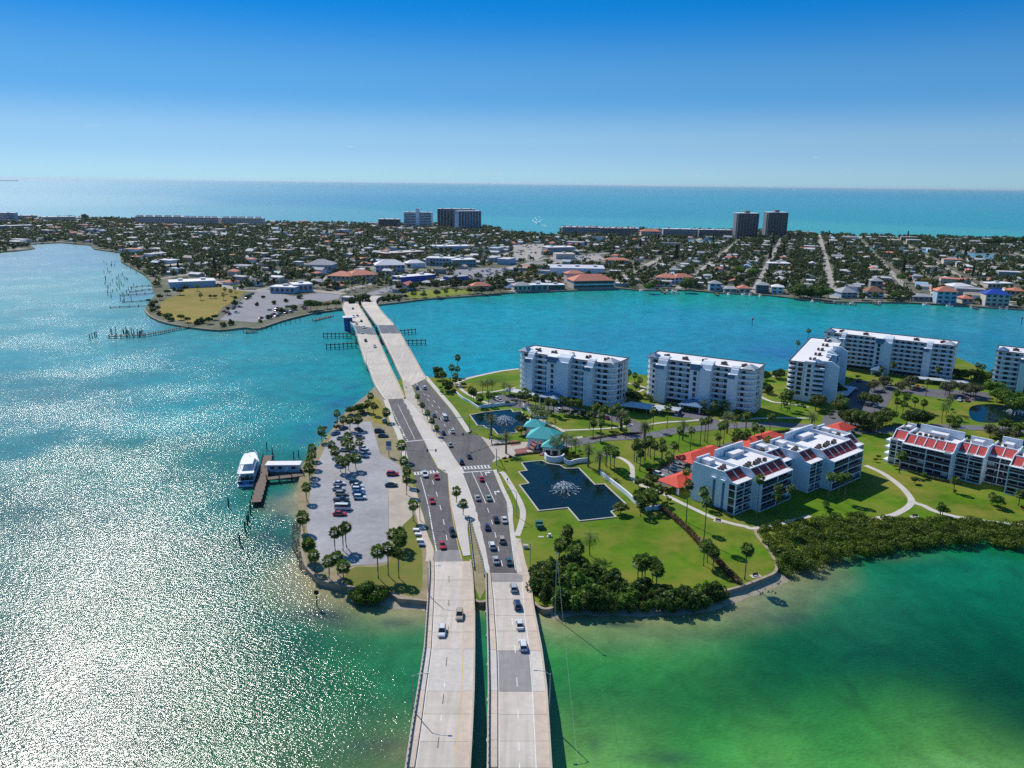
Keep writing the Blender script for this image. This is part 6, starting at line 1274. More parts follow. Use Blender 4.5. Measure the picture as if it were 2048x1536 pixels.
g = G2(778,912); t_ = thing('lot_sign', 'tall double-panel parking sign on the dirt verge', 'sign', (g[0],g[1],LZ)); obj('post', MB().box(-.12,.12,-.1,.1,0,4.2), m_dkwood, t_); obj('panel', MB().box(-1.1,1.1,-.14,-.06,4.2,6.4), m_bluecap, t_); obj('panel', MB().box(-1.1,1.1,-.14,-.06,2.6,4.0), mgr, t_)
# people: two on the footpath, a few on the boat's aft deck
def person_mesh():
    J = {'pel':(0,0,.92),'chest':(0,0,1.28),'neck':(0,0,1.46),'head':(0,.02,1.62),'top':(0,.02,1.74),'ls':(-.19,0,1.40),'le':(-.26,-.02,1.12),'lh':(-.25,.10,.88),'rs':(.19,0,1.40),'re':(.27,-.06,1.12),'rh':(.26,-.02,.86),'lk':(-.1,.14,.50),'lf':(-.1,.06,.07),'lt':(-.1,.24,.04),'rk':(.1,-.02,.50),'rf':(.1,-.22,.08),'rt':(.1,-.06,.04),'lhip':(-.1,0,.86),'rhip':(.1,0,.86)}
    rad_ = {'pel':.15,'chest':.17,'neck':.06,'head':.105,'top':.07,'ls':.075,'le':.05,'lh':.04,'rs':.075,'re':.05,'rh':.04,'lk':.065,'lf':.045,'lt':.04,'rk':.065,'rf':.045,'rt':.04,'lhip':.095,'rhip':.095}
    Ed = [('pel','chest'),('chest','neck'),('neck','head'),('head','top'),('chest','ls'),('ls','le'),('le','lh'),('chest','rs'),('rs','re'),('re','rh'),('pel','lhip'),('lhip','lk'),('lk','lf'),('lf','lt'),('pel','rhip'),('rhip','rk'),('rk','rf'),('rf','rt')]
    ks = list(J); me = bpy.data.meshes.new('body'); me.from_pydata([J[k] for k in ks], [(ks.index(a_),ks.index(b_)) for a_,b_ in Ed], []); o = bpy.data.objects.new('tmp_body', me); COL.objects.link(o)
    md = o.modifiers.new('skin','SKIN'); 
    for i, k in enumerate(ks): me.skin_vertices[0].data[i].radius = (rad_[k],rad_[k])
    me.skin_vertices[0].data[0].use_root = True
    o.modifiers.new('sub','SUBSURF').levels = 1
    bpy.context.view_layer.update(); dg = bpy.context.evaluated_depsgraph_get(); out = bpy.data.meshes.new_from_object(o.evaluated_get(dg)); bpy.data.objects.remove(o); out.name = 'body'; out.materials.clear(); return out
PB = person_mesh()
def person(px, label, top, legs, z=LZ+.1, rz=0, world=None, group=None):
    g = world or G2(*px, z); t_ = thing('person', label, 'person', (g[0],g[1],z), rz, group)
    me = PB.copy(); me.materials.clear()
    for c in (legs, top, shared('_skin', lambda: mat('skin',(.45,.28,.20),.6,0))): me.materials.append(c)
    co = np.zeros(len(me.polygons)*3); me.polygons.foreach_get('center', co); zc = co.reshape(-1,3)[:,2]; xc = np.abs(co.reshape(-1,3)[:,0])
    me.polygons.foreach_set('material_index', np.where(zc > 1.48, 2, np.where((zc > .93)&(xc < .24), 1, np.where((xc > .21)&(zc > .8), 2, 0))).astype(np.int32))
    obj('body', me, None, t_); obj('hair', MB().lathe([(.06,1.76),(.10,1.72),(.118,1.64),(.11,1.58)][::-1],8,(0,0)), m_dark, t_)
m_pk = mat('pink_shirt',(.55,.30,.28),.8,.05); m_sh = mat('khaki_shorts',(.40,.34,.24),.8,.05); m_bk = mat('black_clothes',(.02,.02,.025),.8,.05)
person((995,946),'person in a pink top standing at the crosswalk corner',m_pk,m_sh,rz=R(160)); person((1015,964),'person in dark clothes walking on the curving footpath',m_bk,m_bk,rz=R(190))
M4 = Matrix.Translation((g0[0],g0[1],0)) @ Matrix.Rotation(an,4,'Z')
for i, (x, y, c) in enumerate([(-2.1,1.2,m_pk),(-1.3,1.8,m_white),(-.4,1.0,m_pk),(.6,1.6,m_bk),(1.4,1.1,m_white),(2.1,1.9,m_pk)]):
    w_ = M4 @ Vector((x,y,0)); person(None,'passenger standing at the aft rail of the excursion boat',c,m_sh,2.1,an+PI,(w_.x,w_.y),'passengers on the excursion boat')
# motorboat and its wake out in the gulf
g = G2(1076,448,0); mbt = thing('motor_boat', 'small motor boat speeding towards the pass, trailing white wake', 'boat', (g[0],g[1],0), R(160), sc=1.6); obj('hull', hull(MB(), [(-3,1.2,-.2,.9),(1,1.2,-.2,1.0),(3.2,.15,.1,1.2)]), m_bw, mbt); obj('console', MB().box(-.5,.5,-.6,.5,.9,2.0), m_dark, mbt)
m_foam = mat('sea_foam',(.75,.80,.82),.8,.1,.2)
wk = MB()
for px, py, w_, l_ in [(1074,446,7,20),(1070,444,6,26),(1078,443,6,26),(1066,441,5,30),(1082,440,5,26),(1073,439,5,34),(1086,450,14,9),(1090,452,12,8),(1071,436,4,34),(1078,434,4,30)]:
    q = G2(px,py,0); an_ = random.random(); w_ *= .6; l_ *= .6; wk.prism([(q[0]+w_*math.cos(a_)*random.uniform(.7,1.3), q[1]+l_*math.sin(a_)*random.uniform(.7,1.3)) for a_ in np.linspace(0,6.28,9)[:-1]], -.05, .06+.01*len(wk.f)/10)
tag(obj('boat_wake', wk, m_foam), 'white foam wake behind the motor boat', 'wake', kind='stuff')
# ================================================================== the barrier island
IZ = 1.2
C70, S70 = math.cos(R(70)), math.sin(R(70))
def uv(p): return (p[0]*C70+p[1]*S70, p[0]*S70-p[1]*C70)
def xy(u, v): return (u*C70+v*S70, u*S70-v*C70)
def ig(px): return gp(px, IZ)
EXC = []                         # plots already taken, no scattered houses or trees there
def isheet(name, px, dz, mt, label, excl=True, sm=False):
    pl = ig(spline(px,3,True) if sm else px); 
    if excl: EXC.append(pl)
    return struct(name, sheet(pl, IZ+dz, .15), mt, label)
m_street = mat('sandy_street', (.36,.33,.30), .95, .12, .05, spec=.1, detail=8)
m_lot2 = mat('grey_lot', (.27,.265,.28), .95, .12, .08, spec=.1, detail=8)
m_beach = mat('white_beach', (.62,.57,.48), .95, .1, .05, spec=.1)
isheet('field', Z(a1,[(1270,1160),(1290,1050),(1420,1000),(1500,945),(1800,935),(1990,955),(1900,1030),(1780,1100),(1700,1205),(1560,1225),(1330,1185)]), .05, mat('yellow_field',(.29,.20,.065),.95,scale=.05,col2=(.19,.185,.03),spec=.1,detail=8,big=.2), 'yellow-green open field on the left point')
isheet('parking_lot', Z(a1,[(1760,1200),(1860,1100),(1990,1010),(2048,985)])+Z(a2,[(60,950),(180,985),(300,1010),(500,985),(680,1000),(660,1030),(560,1050),(420,1060),(200,1110),(180,1170),(0,1220)]), .06, m_lot2, 'grey boat-ramp parking lot left of the far bridge')
isheet('park_lawn', Z(a2,[(1180,1010),(1210,975),(1400,955),(1700,950),(1720,985),(1500,1012),(1250,1030)]), .05, mat('park_grass',(.22,.24,.04),.95,scale=.06,col2=(.15,.20,.02),spec=.1), 'narrow green park strip right of the far bridge')
isheet('parking_lot', Z(a2,[(1560,800),(1900,780),(2000,830),(1900,880),(1600,850)]), .06, m_lot2, 'crowded commercial parking lot in the town centre')
isheet('parking_lot', Z(a3,[(0,600),(250,590),(300,650),(200,720),(0,730)]), .06, m_street, 'pale parking lot in the middle of town')
isheet('parking_lot', Z(a3,[(300,690),(700,680),(750,720),(330,750)]), .06, m_street, 'pale parking lot behind the long white-roofed hall')
# streets at one bearing, cross streets and the main road off the bridge
inside = lambda P: in_poly(np.array([p[0] for p in P]), np.array([p[1] for p in P]), FAR)
STREETS = [36.5+79*k for k in range(-24, 12)]
def street(u0, u1, v, wd, label, along=True):
    P = [(xy(t_, v) if along else xy(v, t_)) for t_ in np.arange(u0, u1, 12)]; ok = inside(P)
    for pl in EXC: ok &= ~in_poly(np.array([p[0] for p in P]), np.array([p[1] for p in P]), pl)
    run = []
    for p, o_ in list(zip(P, ok))+[(None,False)]:
        if o_: run.append(p)
        else:
            if len(run) > 4: struct('street', ribbon(run[1:-1], wd, IZ-.1, IZ+.035+.012*along+random.random()*.006), m_street, label)
            run = []
for k, v in enumerate(STREETS): street(400, 2400, v, 6.5 if k%3 else 9, 'pale residential street running towards the gulf')
for u in (900,1115,1330,1560): street(-1900, 1500, u, 7, 'cross street parallel to the bay shore', False)
struct('street', ribbon(ig(spline([(720,590),(752,586),(780,577),(815,569),(860,561),(930,549),(1010,537),(1090,524),(1180,510),(1300,495)],5)), 16, IZ-.1, IZ+.07), m_lot2, 'main road coming off the far bridge')
struct('street', ribbon(ig(spline([(395,540),(412,556),(440,570),(480,578),(520,582),(600,580),(690,588)],5)), 12, IZ-.1, IZ+.075), m_street, 'pale road behind the yellow field')
bl = ig([(190,439.5),(272,439.5),(525,447),(637,449.3),(757,451.5),(862,452.5),(962,454.5)]); struct('beach', ribbon(bl, 46, IZ-.1, IZ+.05), m_beach, 'white gulf beach')
struct('beach', ribbon(ig([(1120,461),(1324,463.5),(1469,465.5),(1573,469),(1711,474),(1886,480)]), 30, IZ-.1, IZ+.05), m_beach, 'white gulf beach north of the pass')
m_canal = mat('canal_water',(.14,.30,.36),.25,.1,.05,spec=.5)
isheet('canal', [(1660,492),(1720,494),(1800,498),(1890,503),(1960,507),(2060,513),(2060,519),(1990,517),(1925,518),(1900,509),(1800,503),(1690,499)], .05, m_canal, 'pale canal among the right-hand houses')
isheet('canal', [(1318,478),(1380,479),(1440,482),(1442,487),(1400,486),(1320,482)], .05, m_canal, 'pale canal in front of the gulf condominiums')
# ---- named buildings
def footprint(o, L_, D, pad=6):
    c, s = math.cos(o.rotation_euler.z), math.sin(o.rotation_euler.z); EXC.append([(o.location.x+c*x-s*y, o.location.y+s*x+c*y) for x, y in ((-pad,-pad*2.2),(L_+pad,-pad*2.2),(L_+pad,D+pad),(-pad,D+pad))])
def block(pl, pr, h, D, floors, mt, label, style='bands', roofm=None, name='apartment_building', hip=0, nwin=None, zb=IZ, cat='building'):
    a_, b_ = np.array(G2(*pl,zb)), np.array(G2(*pr,zb)); d = b_-a_; L_ = np.hypot(*d); t_ = thing(name, label, cat, (a_[0],a_[1],zb), math.atan2(d[1],d[0])); footprint(t_, L_, D)
    obj('wall', MB().box(0,L_,0,D,0,h), mt, t_); rm = roofm or m_roofw
    if hip: obj('roof', MB().hip(0,L_,0,D,h+.1,h+hip,over=1.0), rm, t_)
    else:
        obj('roof', MB().box(-.4,L_+.4,-.4,D+.4,h,h+.5), rm, t_)
        for i in range(max(1,int(L_/22))): x = L_*(i+.5)/max(1,int(L_/22)); obj('roof_unit', MB().box(x-2.2,x+2.2,D*.45,D*.7,h+.5,h+2.2), mgr, t_)
    fh_ = h/floors
    if style == 'bands':
        for f in range(floors): obj('window_band', MB().box(.8,L_-.8,-.12,.1,f*fh_+fh_*.32,f*fh_+fh_*.85), m_glass, t_); 
        for f in range(1,floors): obj('balcony', MB().box(.3,L_-.3,-1.5,0,f*fh_-.15,f*fh_+.55), m_white, t_)
    elif style == 'cols':
        n = nwin or max(4,int(L_/5))
        for i in range(n): x = L_*(i+.5)/n; obj('window_column', MB().box(x-L_/n*.27,x+L_/n*.27,-.5,.1,1.5,h-1), m_glass, t_); obj('fin', MB().box(x+L_/n*.34,x+L_/n*.5,-1.2,0,0,h+.6), mt, t_)
    elif style == 'win':
        n = nwin or max(2,int(L_/4.5)); me = MB().box(-L_/n*.3,L_/n*.3,-.08,.05,0,fh_*.5).mesh('window')
        for f in range(floors):
            for i in range(n): obj('window', me, m_glass, t_, (L_*(i+.5)/n,0,f*fh_+fh_*.3))
    return t_, L_
m_slate = mat('slate_cladding',(.10,.14,.18),.7,.1,.1); m_teal2 = mat('sea_green_wall',(.16,.26,.27),.7,.1,.1); m_beigeb = mat('beige_wall',(.55,.50,.44),.8,.08,.1); m_pinkb = mat('pink_wall',(.62,.48,.46),.8,.08,.1); m_greyb = mat('grey_wall',(.30,.31,.34),.8,.08,.1); m_blueb = mat('pale_blue_wall',(.36,.48,.60),.7,.06,.1); m_teals = mat('bright_teal_wall',(.10,.42,.45),.7,.06,.1); m_salmon = mat('salmon_tile',(.56,.20,.13),.8,.1,.3); m_brownr = mat('brown_tile',(.26,.12,.075),.8,.1,.3); m_bluer = mat('royal_blue_roof',(.02,.07,.38),.5,.08,.3); m_greyr = mat('grey_shingle',(.34,.345,.36),.85,.1,.2); m_tower = mat('dark_tower_wall',(.17,.18,.20),.7,.1,.1)
block((757,455),(799,455.5),20,22,6,m_slate,'dark slab-like hotel on the gulf beach, left of the white hotel','cols')
t2,l2 = block((808,454),(863,455),36,20,9,m_white,'white banded hotel with a tall central shaft on the gulf beach','bands'); obj('shaft', MB().box(l2*.44,l2*.57,-2.5,6,0,46), m_white, t2)
block((875,456),(950,457),46,22,14,m_teal2,'large sea-green condominium tower pair on the gulf beach','cols',nwin=12); block((917,461),(962,460),44,20,13,m_blueb,'pale tower standing in front of the sea-green condominium','cols',nwin=8)
for (pl,pr,h,lb,mt) in [((272,450),(365,451),20,'long pink gulf condominium at left, with many gables',m_pinkb),((367,451),(437,452),19,'long pink gulf condominium in the middle of the three',m_pinkb),((445,452),(526,453),19,'long pink gulf condominium nearest the white beach',m_beigeb)]:
    t_, L_ = block(pl,pr,h,20,5,mt,lb,'win')
    for i in range(5): x = L_*(i+.1)/5; obj('gable', MB().gable(x,x+L_/8,1,10,h+.5,h+4), m_greyr, t_)
block((0,446),(31,446),24,24,6,m_blueb,'pale blue block at the far left edge','bands'); block((-70,448),(-5,448),22,24,6,m_greyb,'grey block off the far left edge','bands'); block((32,440),(76,439.5),11,22,3,m_beigeb,'tan flat block behind the left shore','win'); block((85,445),(152,444),13,24,3,m_beigeb,'long beige flat-roofed block on the left gulf shore','win'); block((0,461),(66,459),9,18,2,m_greyb,'long low grey building near the left shore','win')
for (pl,pr,h,lb) in [((1124,470),(1200,471),17,'gulf condominium with red roof caps, first right of the pass'),((1202,471),(1276,472),16,'gulf condominium with red roof caps, second right of the pass')]:
    t_, L_ = block(pl,pr,h,22,4,m_tower if 'second' in lb else m_greyb,lb,'win')
    for i in range(6): x = L_*i/6; obj('roof_cap', MB().hip(x+2,x+L_/9,3,14,h+.5,h+3.5), m_salmon, t_)
block((1282,474),(1322,474.5),12,20,3,m_pinkb,'red-roofed gulf block beside the beach condominiums','win',m_salmon,hip=5); block((1326,474),(1395,475),17,20,4,m_greyb,'long flat gulf condominium left of the two dark towers','win'); block((1398,474.5),(1463,475.5),16,20,4,m_tower,'dim flat gulf condominium beside the two dark towers','win')
for (pl,pr,lb) in [((1473,478),(1514,478.5),'left of the two dark towers on the gulf'),((1533,474),(1572,474.5),'right of the two dark towers on the gulf')]:
    t_, L_ = block(pl,pr,53,36,14,m_tower,lb,'cols',nwin=7)
    for f in range(14):
        for x in (-2.6, L_): obj('end_balcony', MB().box(x,x+2.6,4,14,f*3.7+2.6,f*3.7+3.3), m_tower, t_)
    obj('roof_plant', MB().box(L_*.4,L_*.62,10,22,53.5,58), m_tower, t_)
block((1100,551),(1209,553),9,42,1,m_white,'long white-roofed hall behind the waterfront restaurant','none',mat('pale_lilac_roof',(.52,.52,.58),.8,.06,.05),'hall')
rs, L_ = block((1147,578),(1228,576.5),8.5,24,2,m_beigeb,'big waterfront restaurant with a salmon hip roof','bands',m_salmon,'restaurant',hip=6); t_, _ = block((1134,567),(1168,566.5),11,14,2,m_pinkb,'salmon-roofed annex tower left of the restaurant','none',m_salmon,'restaurant_annex',hip=3)
block((655,566),(700,567.5),8,22,2,m_beigeb,'left wing of the red-tiled hotel behind the bridge landing','win',m_salmon,'hotel',hip=4.5); block((700,566),(756,563),8,24,2,m_pinkb,'right wing of the red-tiled hotel behind the bridge landing','win',m_salmon,'hotel',hip=5)
block((612,544),(663,545),9,24,1,m_blueb,'pale blue church hall with a grey hip roof','win',m_greyr,'church',hip=6); t_, L_ = block((752,547),(810,546),10,22,2,m_blueb,'white gabled villa block near the town centre','win',m_roofw,'villa',hip=6)
block((852,531),(905,532.5),10,22,2,m_blueb,'pale blue shop block in the town centre','win',None,'shop'); block((905,534),(952,533),9,22,2,m_teals,'bright teal shop block in the town centre','win',None,'shop'); block((815,536),(850,535),6,16,1,m_white,'small white shop with hip roof near the villa','none',m_roofw,'shop',hip=4)
block((800,566),(870,560),6,16,1,m_bluer,'blue-walled shop on the main road','none',m_roofw,'shop'); block((900,566),(938,563),6,14,1,m_bluer,'blue-walled shop behind the park strip','none',m_greyr,'shop'); block((945,582),(982,581),5,12,1,m_pinkb,'small salmon-roofed pavilion by the park strip','none',m_salmon,'cafe',hip=3.5)
block((1028,583),(1062,582.5),6,14,1,m_beigeb,'grey-roofed waterfront cafe near the parasols','win',m_greyr,'cafe',hip=3); block((1062,582),(1095,581.5),6,12,1,m_greyb,'low grey annex of the waterfront cafe','win',None,'cafe'); block((1097,580),(1130,579.5),5,12,1,m_tower,'dark glazed waterfront cafe beside the restaurant','bands',None,'cafe')
block((1311,566),(1350,568),6.5,16,2,m_white,'left wing of the long red-roofed waterfront apartments','win',m_salmon,hip=4); block((1350,567),(1387,566),6.5,16,2,m_white,'right wing of the long red-roofed waterfront apartments','win',m_salmon,hip=4)
block((340,577),(432,573),6,22,2,m_blueb,'long blue-shaded motel behind the yellow field','none',m_roofw,'motel'); block((540,586),(590,587.5),6,16,1,m_blueb,'blue bait shop by the boat-ramp lot','win',m_roofw,'shop'); block((588,585),(626,583),7.5,18,1,m_blueb,'taller blue bait shop by the boat-ramp lot','win',m_roofw,'shop'); block((772,517),(850,512),7,26,1,m_brownr,'flat tan store in the town centre','none',m_beigeb,'store'); block((877,503),(940,502),8,26,2,m_blueb,'flat blue-grey store behind the town centre','none',None,'store'); block((1095,508),(1150,507),10,26,2,m_greyb,'grey windowless store in the middle of town','none',None,'store'); block((1112,518),(1150,518),7,24,1,m_beigeb,'tan-roofed store behind the long hall','none',m_beigeb,'store')
block((1210,527),(1256,528),5,14,1,m_white,'low red-roofed apartments behind the restaurant','win',m_salmon,'apartment_building',hip=3); block((1536,537),(1580,538),7,18,2,m_greyb,'long grey flat apartments behind the bay row','win')
# waterfront houses with storeys and windows
for a_ in [((1872,607),(1912,608.5),12,14,3,m_blueb,'three-storey waterfront house with a salmon hip roof','win',m_salmon,'house',4.5),((1969,612),(2017,614),11.5,15,3,m_beigeb,'three-storey waterfront house with a royal blue hip roof','win',m_bluer,'house',4.5),((1733,596),(1767,597),6.5,14,2,m_white,'waterfront house with a brown hip roof','win',m_brownr,'house',5),((1682,596),(1714,596),5.5,18,2,m_blueb,'waterfront house with a wide grey hip roof','win',m_greyr,'house',5),((1419,582),(1442,582.5),8,12,2,m_blueb,'blue two-storey waterfront house with a grey roof','win',m_greyr,'house',3),((1512,586),(1537,587),8.5,12,2,m_slate,'dark blue waterfront house with a grey roof','win',m_greyr,'house',3),((1543,587),(1566,588),7,12,2,m_white,'white-fronted waterfront house by the tall trees','win',m_roofw,'house',2.5),((1448,585),(1474,585.5),4,12,1,m_beigeb,'low grey waterfront house beside the blue one','win',m_greyr,'house',2),((1478,586),(1500,586.5),5,12,1,m_pinkb,'tan waterfront house with a salmon roof','win',m_salmon,'house',3),((1740,578),(1764,579),9,12,2,m_greyb,'grey gabled house behind the brown-roofed one','win',m_greyr,'house',3.5),((1826,602),(1868,603),4.5,14,1,m_greyb,'wide low grey waterfront house','win',m_greyr,'house',2.5),((1924,607),(1946,607.5),5,12,1,m_beigeb,'small coral-roofed house between the two big ones','win',m_salmon,'house',2.5),((1975,577),(2026,577),5.5,14,1,m_beigeb,'long flat beige house behind the blue-roofed one','win',m_roofw,'house',0),((1905,581),(1946,581),4.5,18,1,m_white,'wide white-roofed house behind the salmon-roofed one','none',m_roofw,'house',3),((2020,590),(2050,591),4.5,14,1,m_beigeb,'salmon-roofed house at the right edge','win',m_salmon,'house',3)]:
    block(*a_[:9], name=a_[9], hip=a_[10], cat='house')
EXC.append(ig([(285,612),(330,560),(440,560),(470,578),(690,585),(690,625),(520,660),(430,668),(300,640)])); EXC.append(ig([(690,600),(700,575),(790,572),(800,610)]))
# ---- scattered houses on the street grid
ROOFS = {'white':mat('weathered_white_roof',(.60,.60,.60),.85,.1,.1,rand=.15),'pale grey':mat('pale_grey_roof',(.50,.505,.52),.85,.08,.2,rand=.1),'grey':m_greyr,'tan':mat('tan_roof',(.42,.36,.28),.85,.1,.2),'salmon':m_salmon,'dark grey':mat('dark_grey_roof',(.14,.145,.16),.85,.1,.2),'pale blue':mat('pale_blue_roof',(.35,.48,.58),.7,.08,.2)}
RK = ['white']*7+['pale grey']*5+['grey']*4+['tan']*4+['salmon']*4+['dark grey']*2+['pale blue']
WALLS = [m_white, m_beigeb, m_blueb, m_pale, m_pinkb, m_greyb]
def house_mesh(kind, L_, D, h, rh):
    wl = MB().box(-L_/2,L_/2,-D/2,D/2,0,h)
    rf = MB()
    if kind == 'hip': rf.hip(-L_/2,L_/2,-D/2,D/2,h+.05,h+rh,over=.7)
    elif kind == 'gable': rf.gable(-L_/2,L_/2,-D/2,D/2,h+.05,h+rh,over=.6); wl.yprism([(-D/2,h),(D/2,h),(0,h+rh-.4)],-L_/2,L_/2)
    else: rf.box(-L_/2-.3,L_/2+.3,-D/2-.3,D/2+.3,h,h+.4)
    return wl, rf
rng = random.Random(3); PLOT = []
for k, v0 in enumerate(STREETS):
    for side in (-1,1):
        for j in range(100):
            u = 430+21*j+rng.uniform(-4,4); v = v0+side*(20+rng.uniform(-3,7)); p = xy(u,v); PLOT.append((p, k, side))
P = np.array([q[0] for q in PLOT]); ok = in_poly(P[:,0],P[:,1],FAR)&(seg_dist(P[:,0],P[:,1],FAR,True) > 12)
for pl in EXC: ok &= ~in_poly(P[:,0],P[:,1],pl)
MAIN = ig(spline([(720,590),(752,586),(780,577),(815,569),(860,561),(930,549),(1010,537),(1090,524),(1180,510),(1300,495)],5)); ok &= seg_dist(P[:,0],P[:,1],MAIN) > 16
for u in (900,1115,1330,1560): ok &= np.abs(P[:,0]*C70+P[:,1]*S70-u) > 11
vis = np.abs(np.arctan2(P[:,0],P[:,1])) < .68; ok &= vis
PLOT = [PLOT[i] for i in range(len(PLOT)) if ok[i] and rng.random() < .70]; PLOT.sort(key=lambda q: math.hypot(*q[0]))
LMK = [((60,480),'near the left shore'),((300,520),'on the left point'),((380,600),'by the yellow field'),((560,560),'behind the boat-ramp lot'),((480,500),'inland of the left point'),((700,545),'behind the red-tiled hotel'),((700,495),'deep in town left of centre'),((880,525),'round the teal shop block'),((900,480),'below the gulf towers at centre'),((1060,560),'behind the waterfront cafes'),((1180,530),'behind the long white-roofed hall'),((1100,490),'near the pass'),((1340,550),'behind the long red-roofed apartments'),((1330,510),'in the wooded blocks right of centre'),((1490,560),'behind the dark blue waterfront house'),((1500,500),'below the two dark towers'),((1620,570),'behind the tall waterfront trees'),((1640,510),'along the wide pale street'),((1730,560),'behind the brown-roofed waterfront house'),((1880,570),'behind the salmon-roofed waterfront house'),((2000,570),'behind the blue-roofed waterfront house'),((1800,520),'short of the right-hand canal'),((2000,530),'near the right-hand canal'),((1800,480),'on the gulf side of the right canal'),((2000,490),'gulfward at the right edge')]
LMW = [(G2(*p,IZ), t_) for p, t_ in LMK]
def zone(p): return min(LMW, key=lambda q: (q[0][0]-p[0])**2+((q[0][1]-p[1])*.6)**2)[1]
ORD = ['first','second','third','fourth','fifth','sixth','seventh','eighth','ninth','tenth']
HM = {}; HOUSES = []; rest = {}; seen = {}
for i, (p, k, side) in enumerate(PLOT):
    kind = rng.choice(['hip','hip','gable','gable','flat','flat']); li, di = rng.choice([(11,8),(13,9),(15,10),(17,10),(12,11)]); h = rng.choice([2.8,3.0,3.2,5.6]); rh = rng.choice([1.6,2.0,2.6]); rk = rng.choice(RK)
    an_ = R(70)+(PI/2 if rng.random() < .6 else 0)+rng.uniform(-.05,.05)
    if rng.random() < .10 and math.hypot(*p) > 900: kind, li, di, h = 'flat', rng.uniform(22,34), rng.uniform(14,18), rng.uniform(4,8)
    HOUSES.append((p, max(li,di)))
    if i < 300:
        key = (kind, round(li), round(di), h, rh)
        if key not in HM: a_, b_ = house_mesh(kind, li, di, h, rh); HM[key] = (a_.mesh('wall'), b_.mesh('roof'))
        zn = zone(p); nm = {'hip':'hip-roofed','gable':'gable-roofed','flat':'flat-roofed'}[kind]; st = 'two-storey ' if h > 4 else ''
        kk = (zn, rk, nm, st); seen[kk] = seen.get(kk,0)+1; o_ = ORD[min(seen[kk]-1,9)]
        lb = '%s %s%s house %s' % (rk, st, nm, zn) + ('' if seen[kk] == 1 else ', %s such from the bay' % o_)
        t_ = thing('house', lb, 'house', (p[0],p[1],IZ), an_, 'houses on the barrier island'); obj('wall', HM[key][0], rng.choice(WALLS), t_); obj('roof', HM[key][1], ROOFS[rk], t_)
    else:
        wl, rf = house_mesh(kind, li, di, h, rh); c, s = math.cos(an_), math.sin(an_)
        for mb, mk in ((wl, rng.choice(['w0','w1','w2'])), (rf, rk)):
            r_ = rest.setdefault(mk, MB()); r_.add([(p[0]+x*c-y*s, p[1]+x*s+y*c, IZ+z) for x,y,z in mb.v], mb.f)
big = MB(); mats_ = []
for mk, mb in rest.items():
    big.cm = len(mats_); mats_.append({'w0':m_white,'w1':m_beigeb,'w2':m_blueb}.get(mk) or ROOFS[mk]); big.add(mb.v, mb.f)
if big.v: tag(obj('distant_houses', big, mats_), 'mass of small distant houses filling the back of the island', 'houses', kind='stuff')
# ---- island trees
rng2 = np.random.default_rng(17); n = 46000
T = np.c_[rng2.uniform(-1500,1250,n), rng2.uniform(640,2150,n)]
ok = in_poly(T[:,0],T[:,1],FAR)&(np.abs(np.arctan2(T[:,0],T[:,1])) < .68)&(seg_dist(T[:,0],T[:,1],FAR,True) > 3)
for pl in EXC: ok &= ~in_poly(T[:,0],T[:,1],pl)
vv_ = T[:,0]*S70-T[:,1]*C70; dv = np.min(np.abs(vv_[:,None]-np.array(STREETS)[None,:]),1); ok &= dv > 5.5
uu_ = T[:,0]*C70+T[:,1]*S70
for u in (900,1115,1330,1560): ok &= np.abs(uu_-u) > 7
ok &= seg_dist(T[:,0],T[:,1],MAIN) > 11
dens = fbm(T[:,0]/120+40,T[:,1]/120+40,33); town = np.exp(-(((T[:,0]+20)/190)**2+((T[:,1]-1080)/190)**2))
ok &= rng2.random(n) < np.clip((dens-.12)*2.2,.25,.97)*(1-.65*town)
T = T[ok]; HX = np.array([q[0] for q in HOUSES]); HR = np.array([q[1] for q in HOUSES])
keep = np.array([np.min(np.hypot(HX[:,0]-p[0],HX[:,1]-p[1])-HR*.33) > .2 for p in T]); T = T[keep]
T = T[np.argsort(np.hypot(T[:,0],T[:,1]))]
IT = [tree_proto(200+i, 7, 4.0, 9, 46, .62) for i in range(4)]; MATS['_it'] = IT
for i, p in enumerate(T[:85]):
    h = random.uniform(4.5,9.5); s = h/7; me, tk = random.choice(IT); zn = zone(p); t_ = thing('tree', 'dark leafy tree %s' % zn, 'tree', (p[0],p[1],IZ), random.random()*6.28, 'trees %s' % zn, (s*random.uniform(.8,1.3),s*random.uniform(.8,1.3),s)); obj('crown', me, lm_far, t_); obj('trunk', tk, m_bark, t_)
Tr = T[85:]; k = len(Tr); hs_ = rng2.uniform(4.5,9.5,k); C = []; Q = []
for q in range(5):
    an_ = rng2.random(k)*6.28; rr_ = rng2.random(k)*2.6; C.append(np.c_[Tr[:,0]+np.cos(an_)*rr_, Tr[:,1]+np.sin(an_)*rr_, IZ+hs_*(.45+.4*rng2.random(k))]); w_ = 1.7+1.8*rng2.random(k); Q.append(np.c_[w_,w_,w_*.75])
V, Fc = leaf_cloud(np.vstack(C), np.vstack(Q), 8, 1.35, rng2)
tag(obj('distant_trees', np_mesh('distant_trees',V,Fc), lm_far), 'mass of distant trees among the houses of the island', 'trees', kind='stuff')
print('houses', len(PLOT), 'trees', len(T))
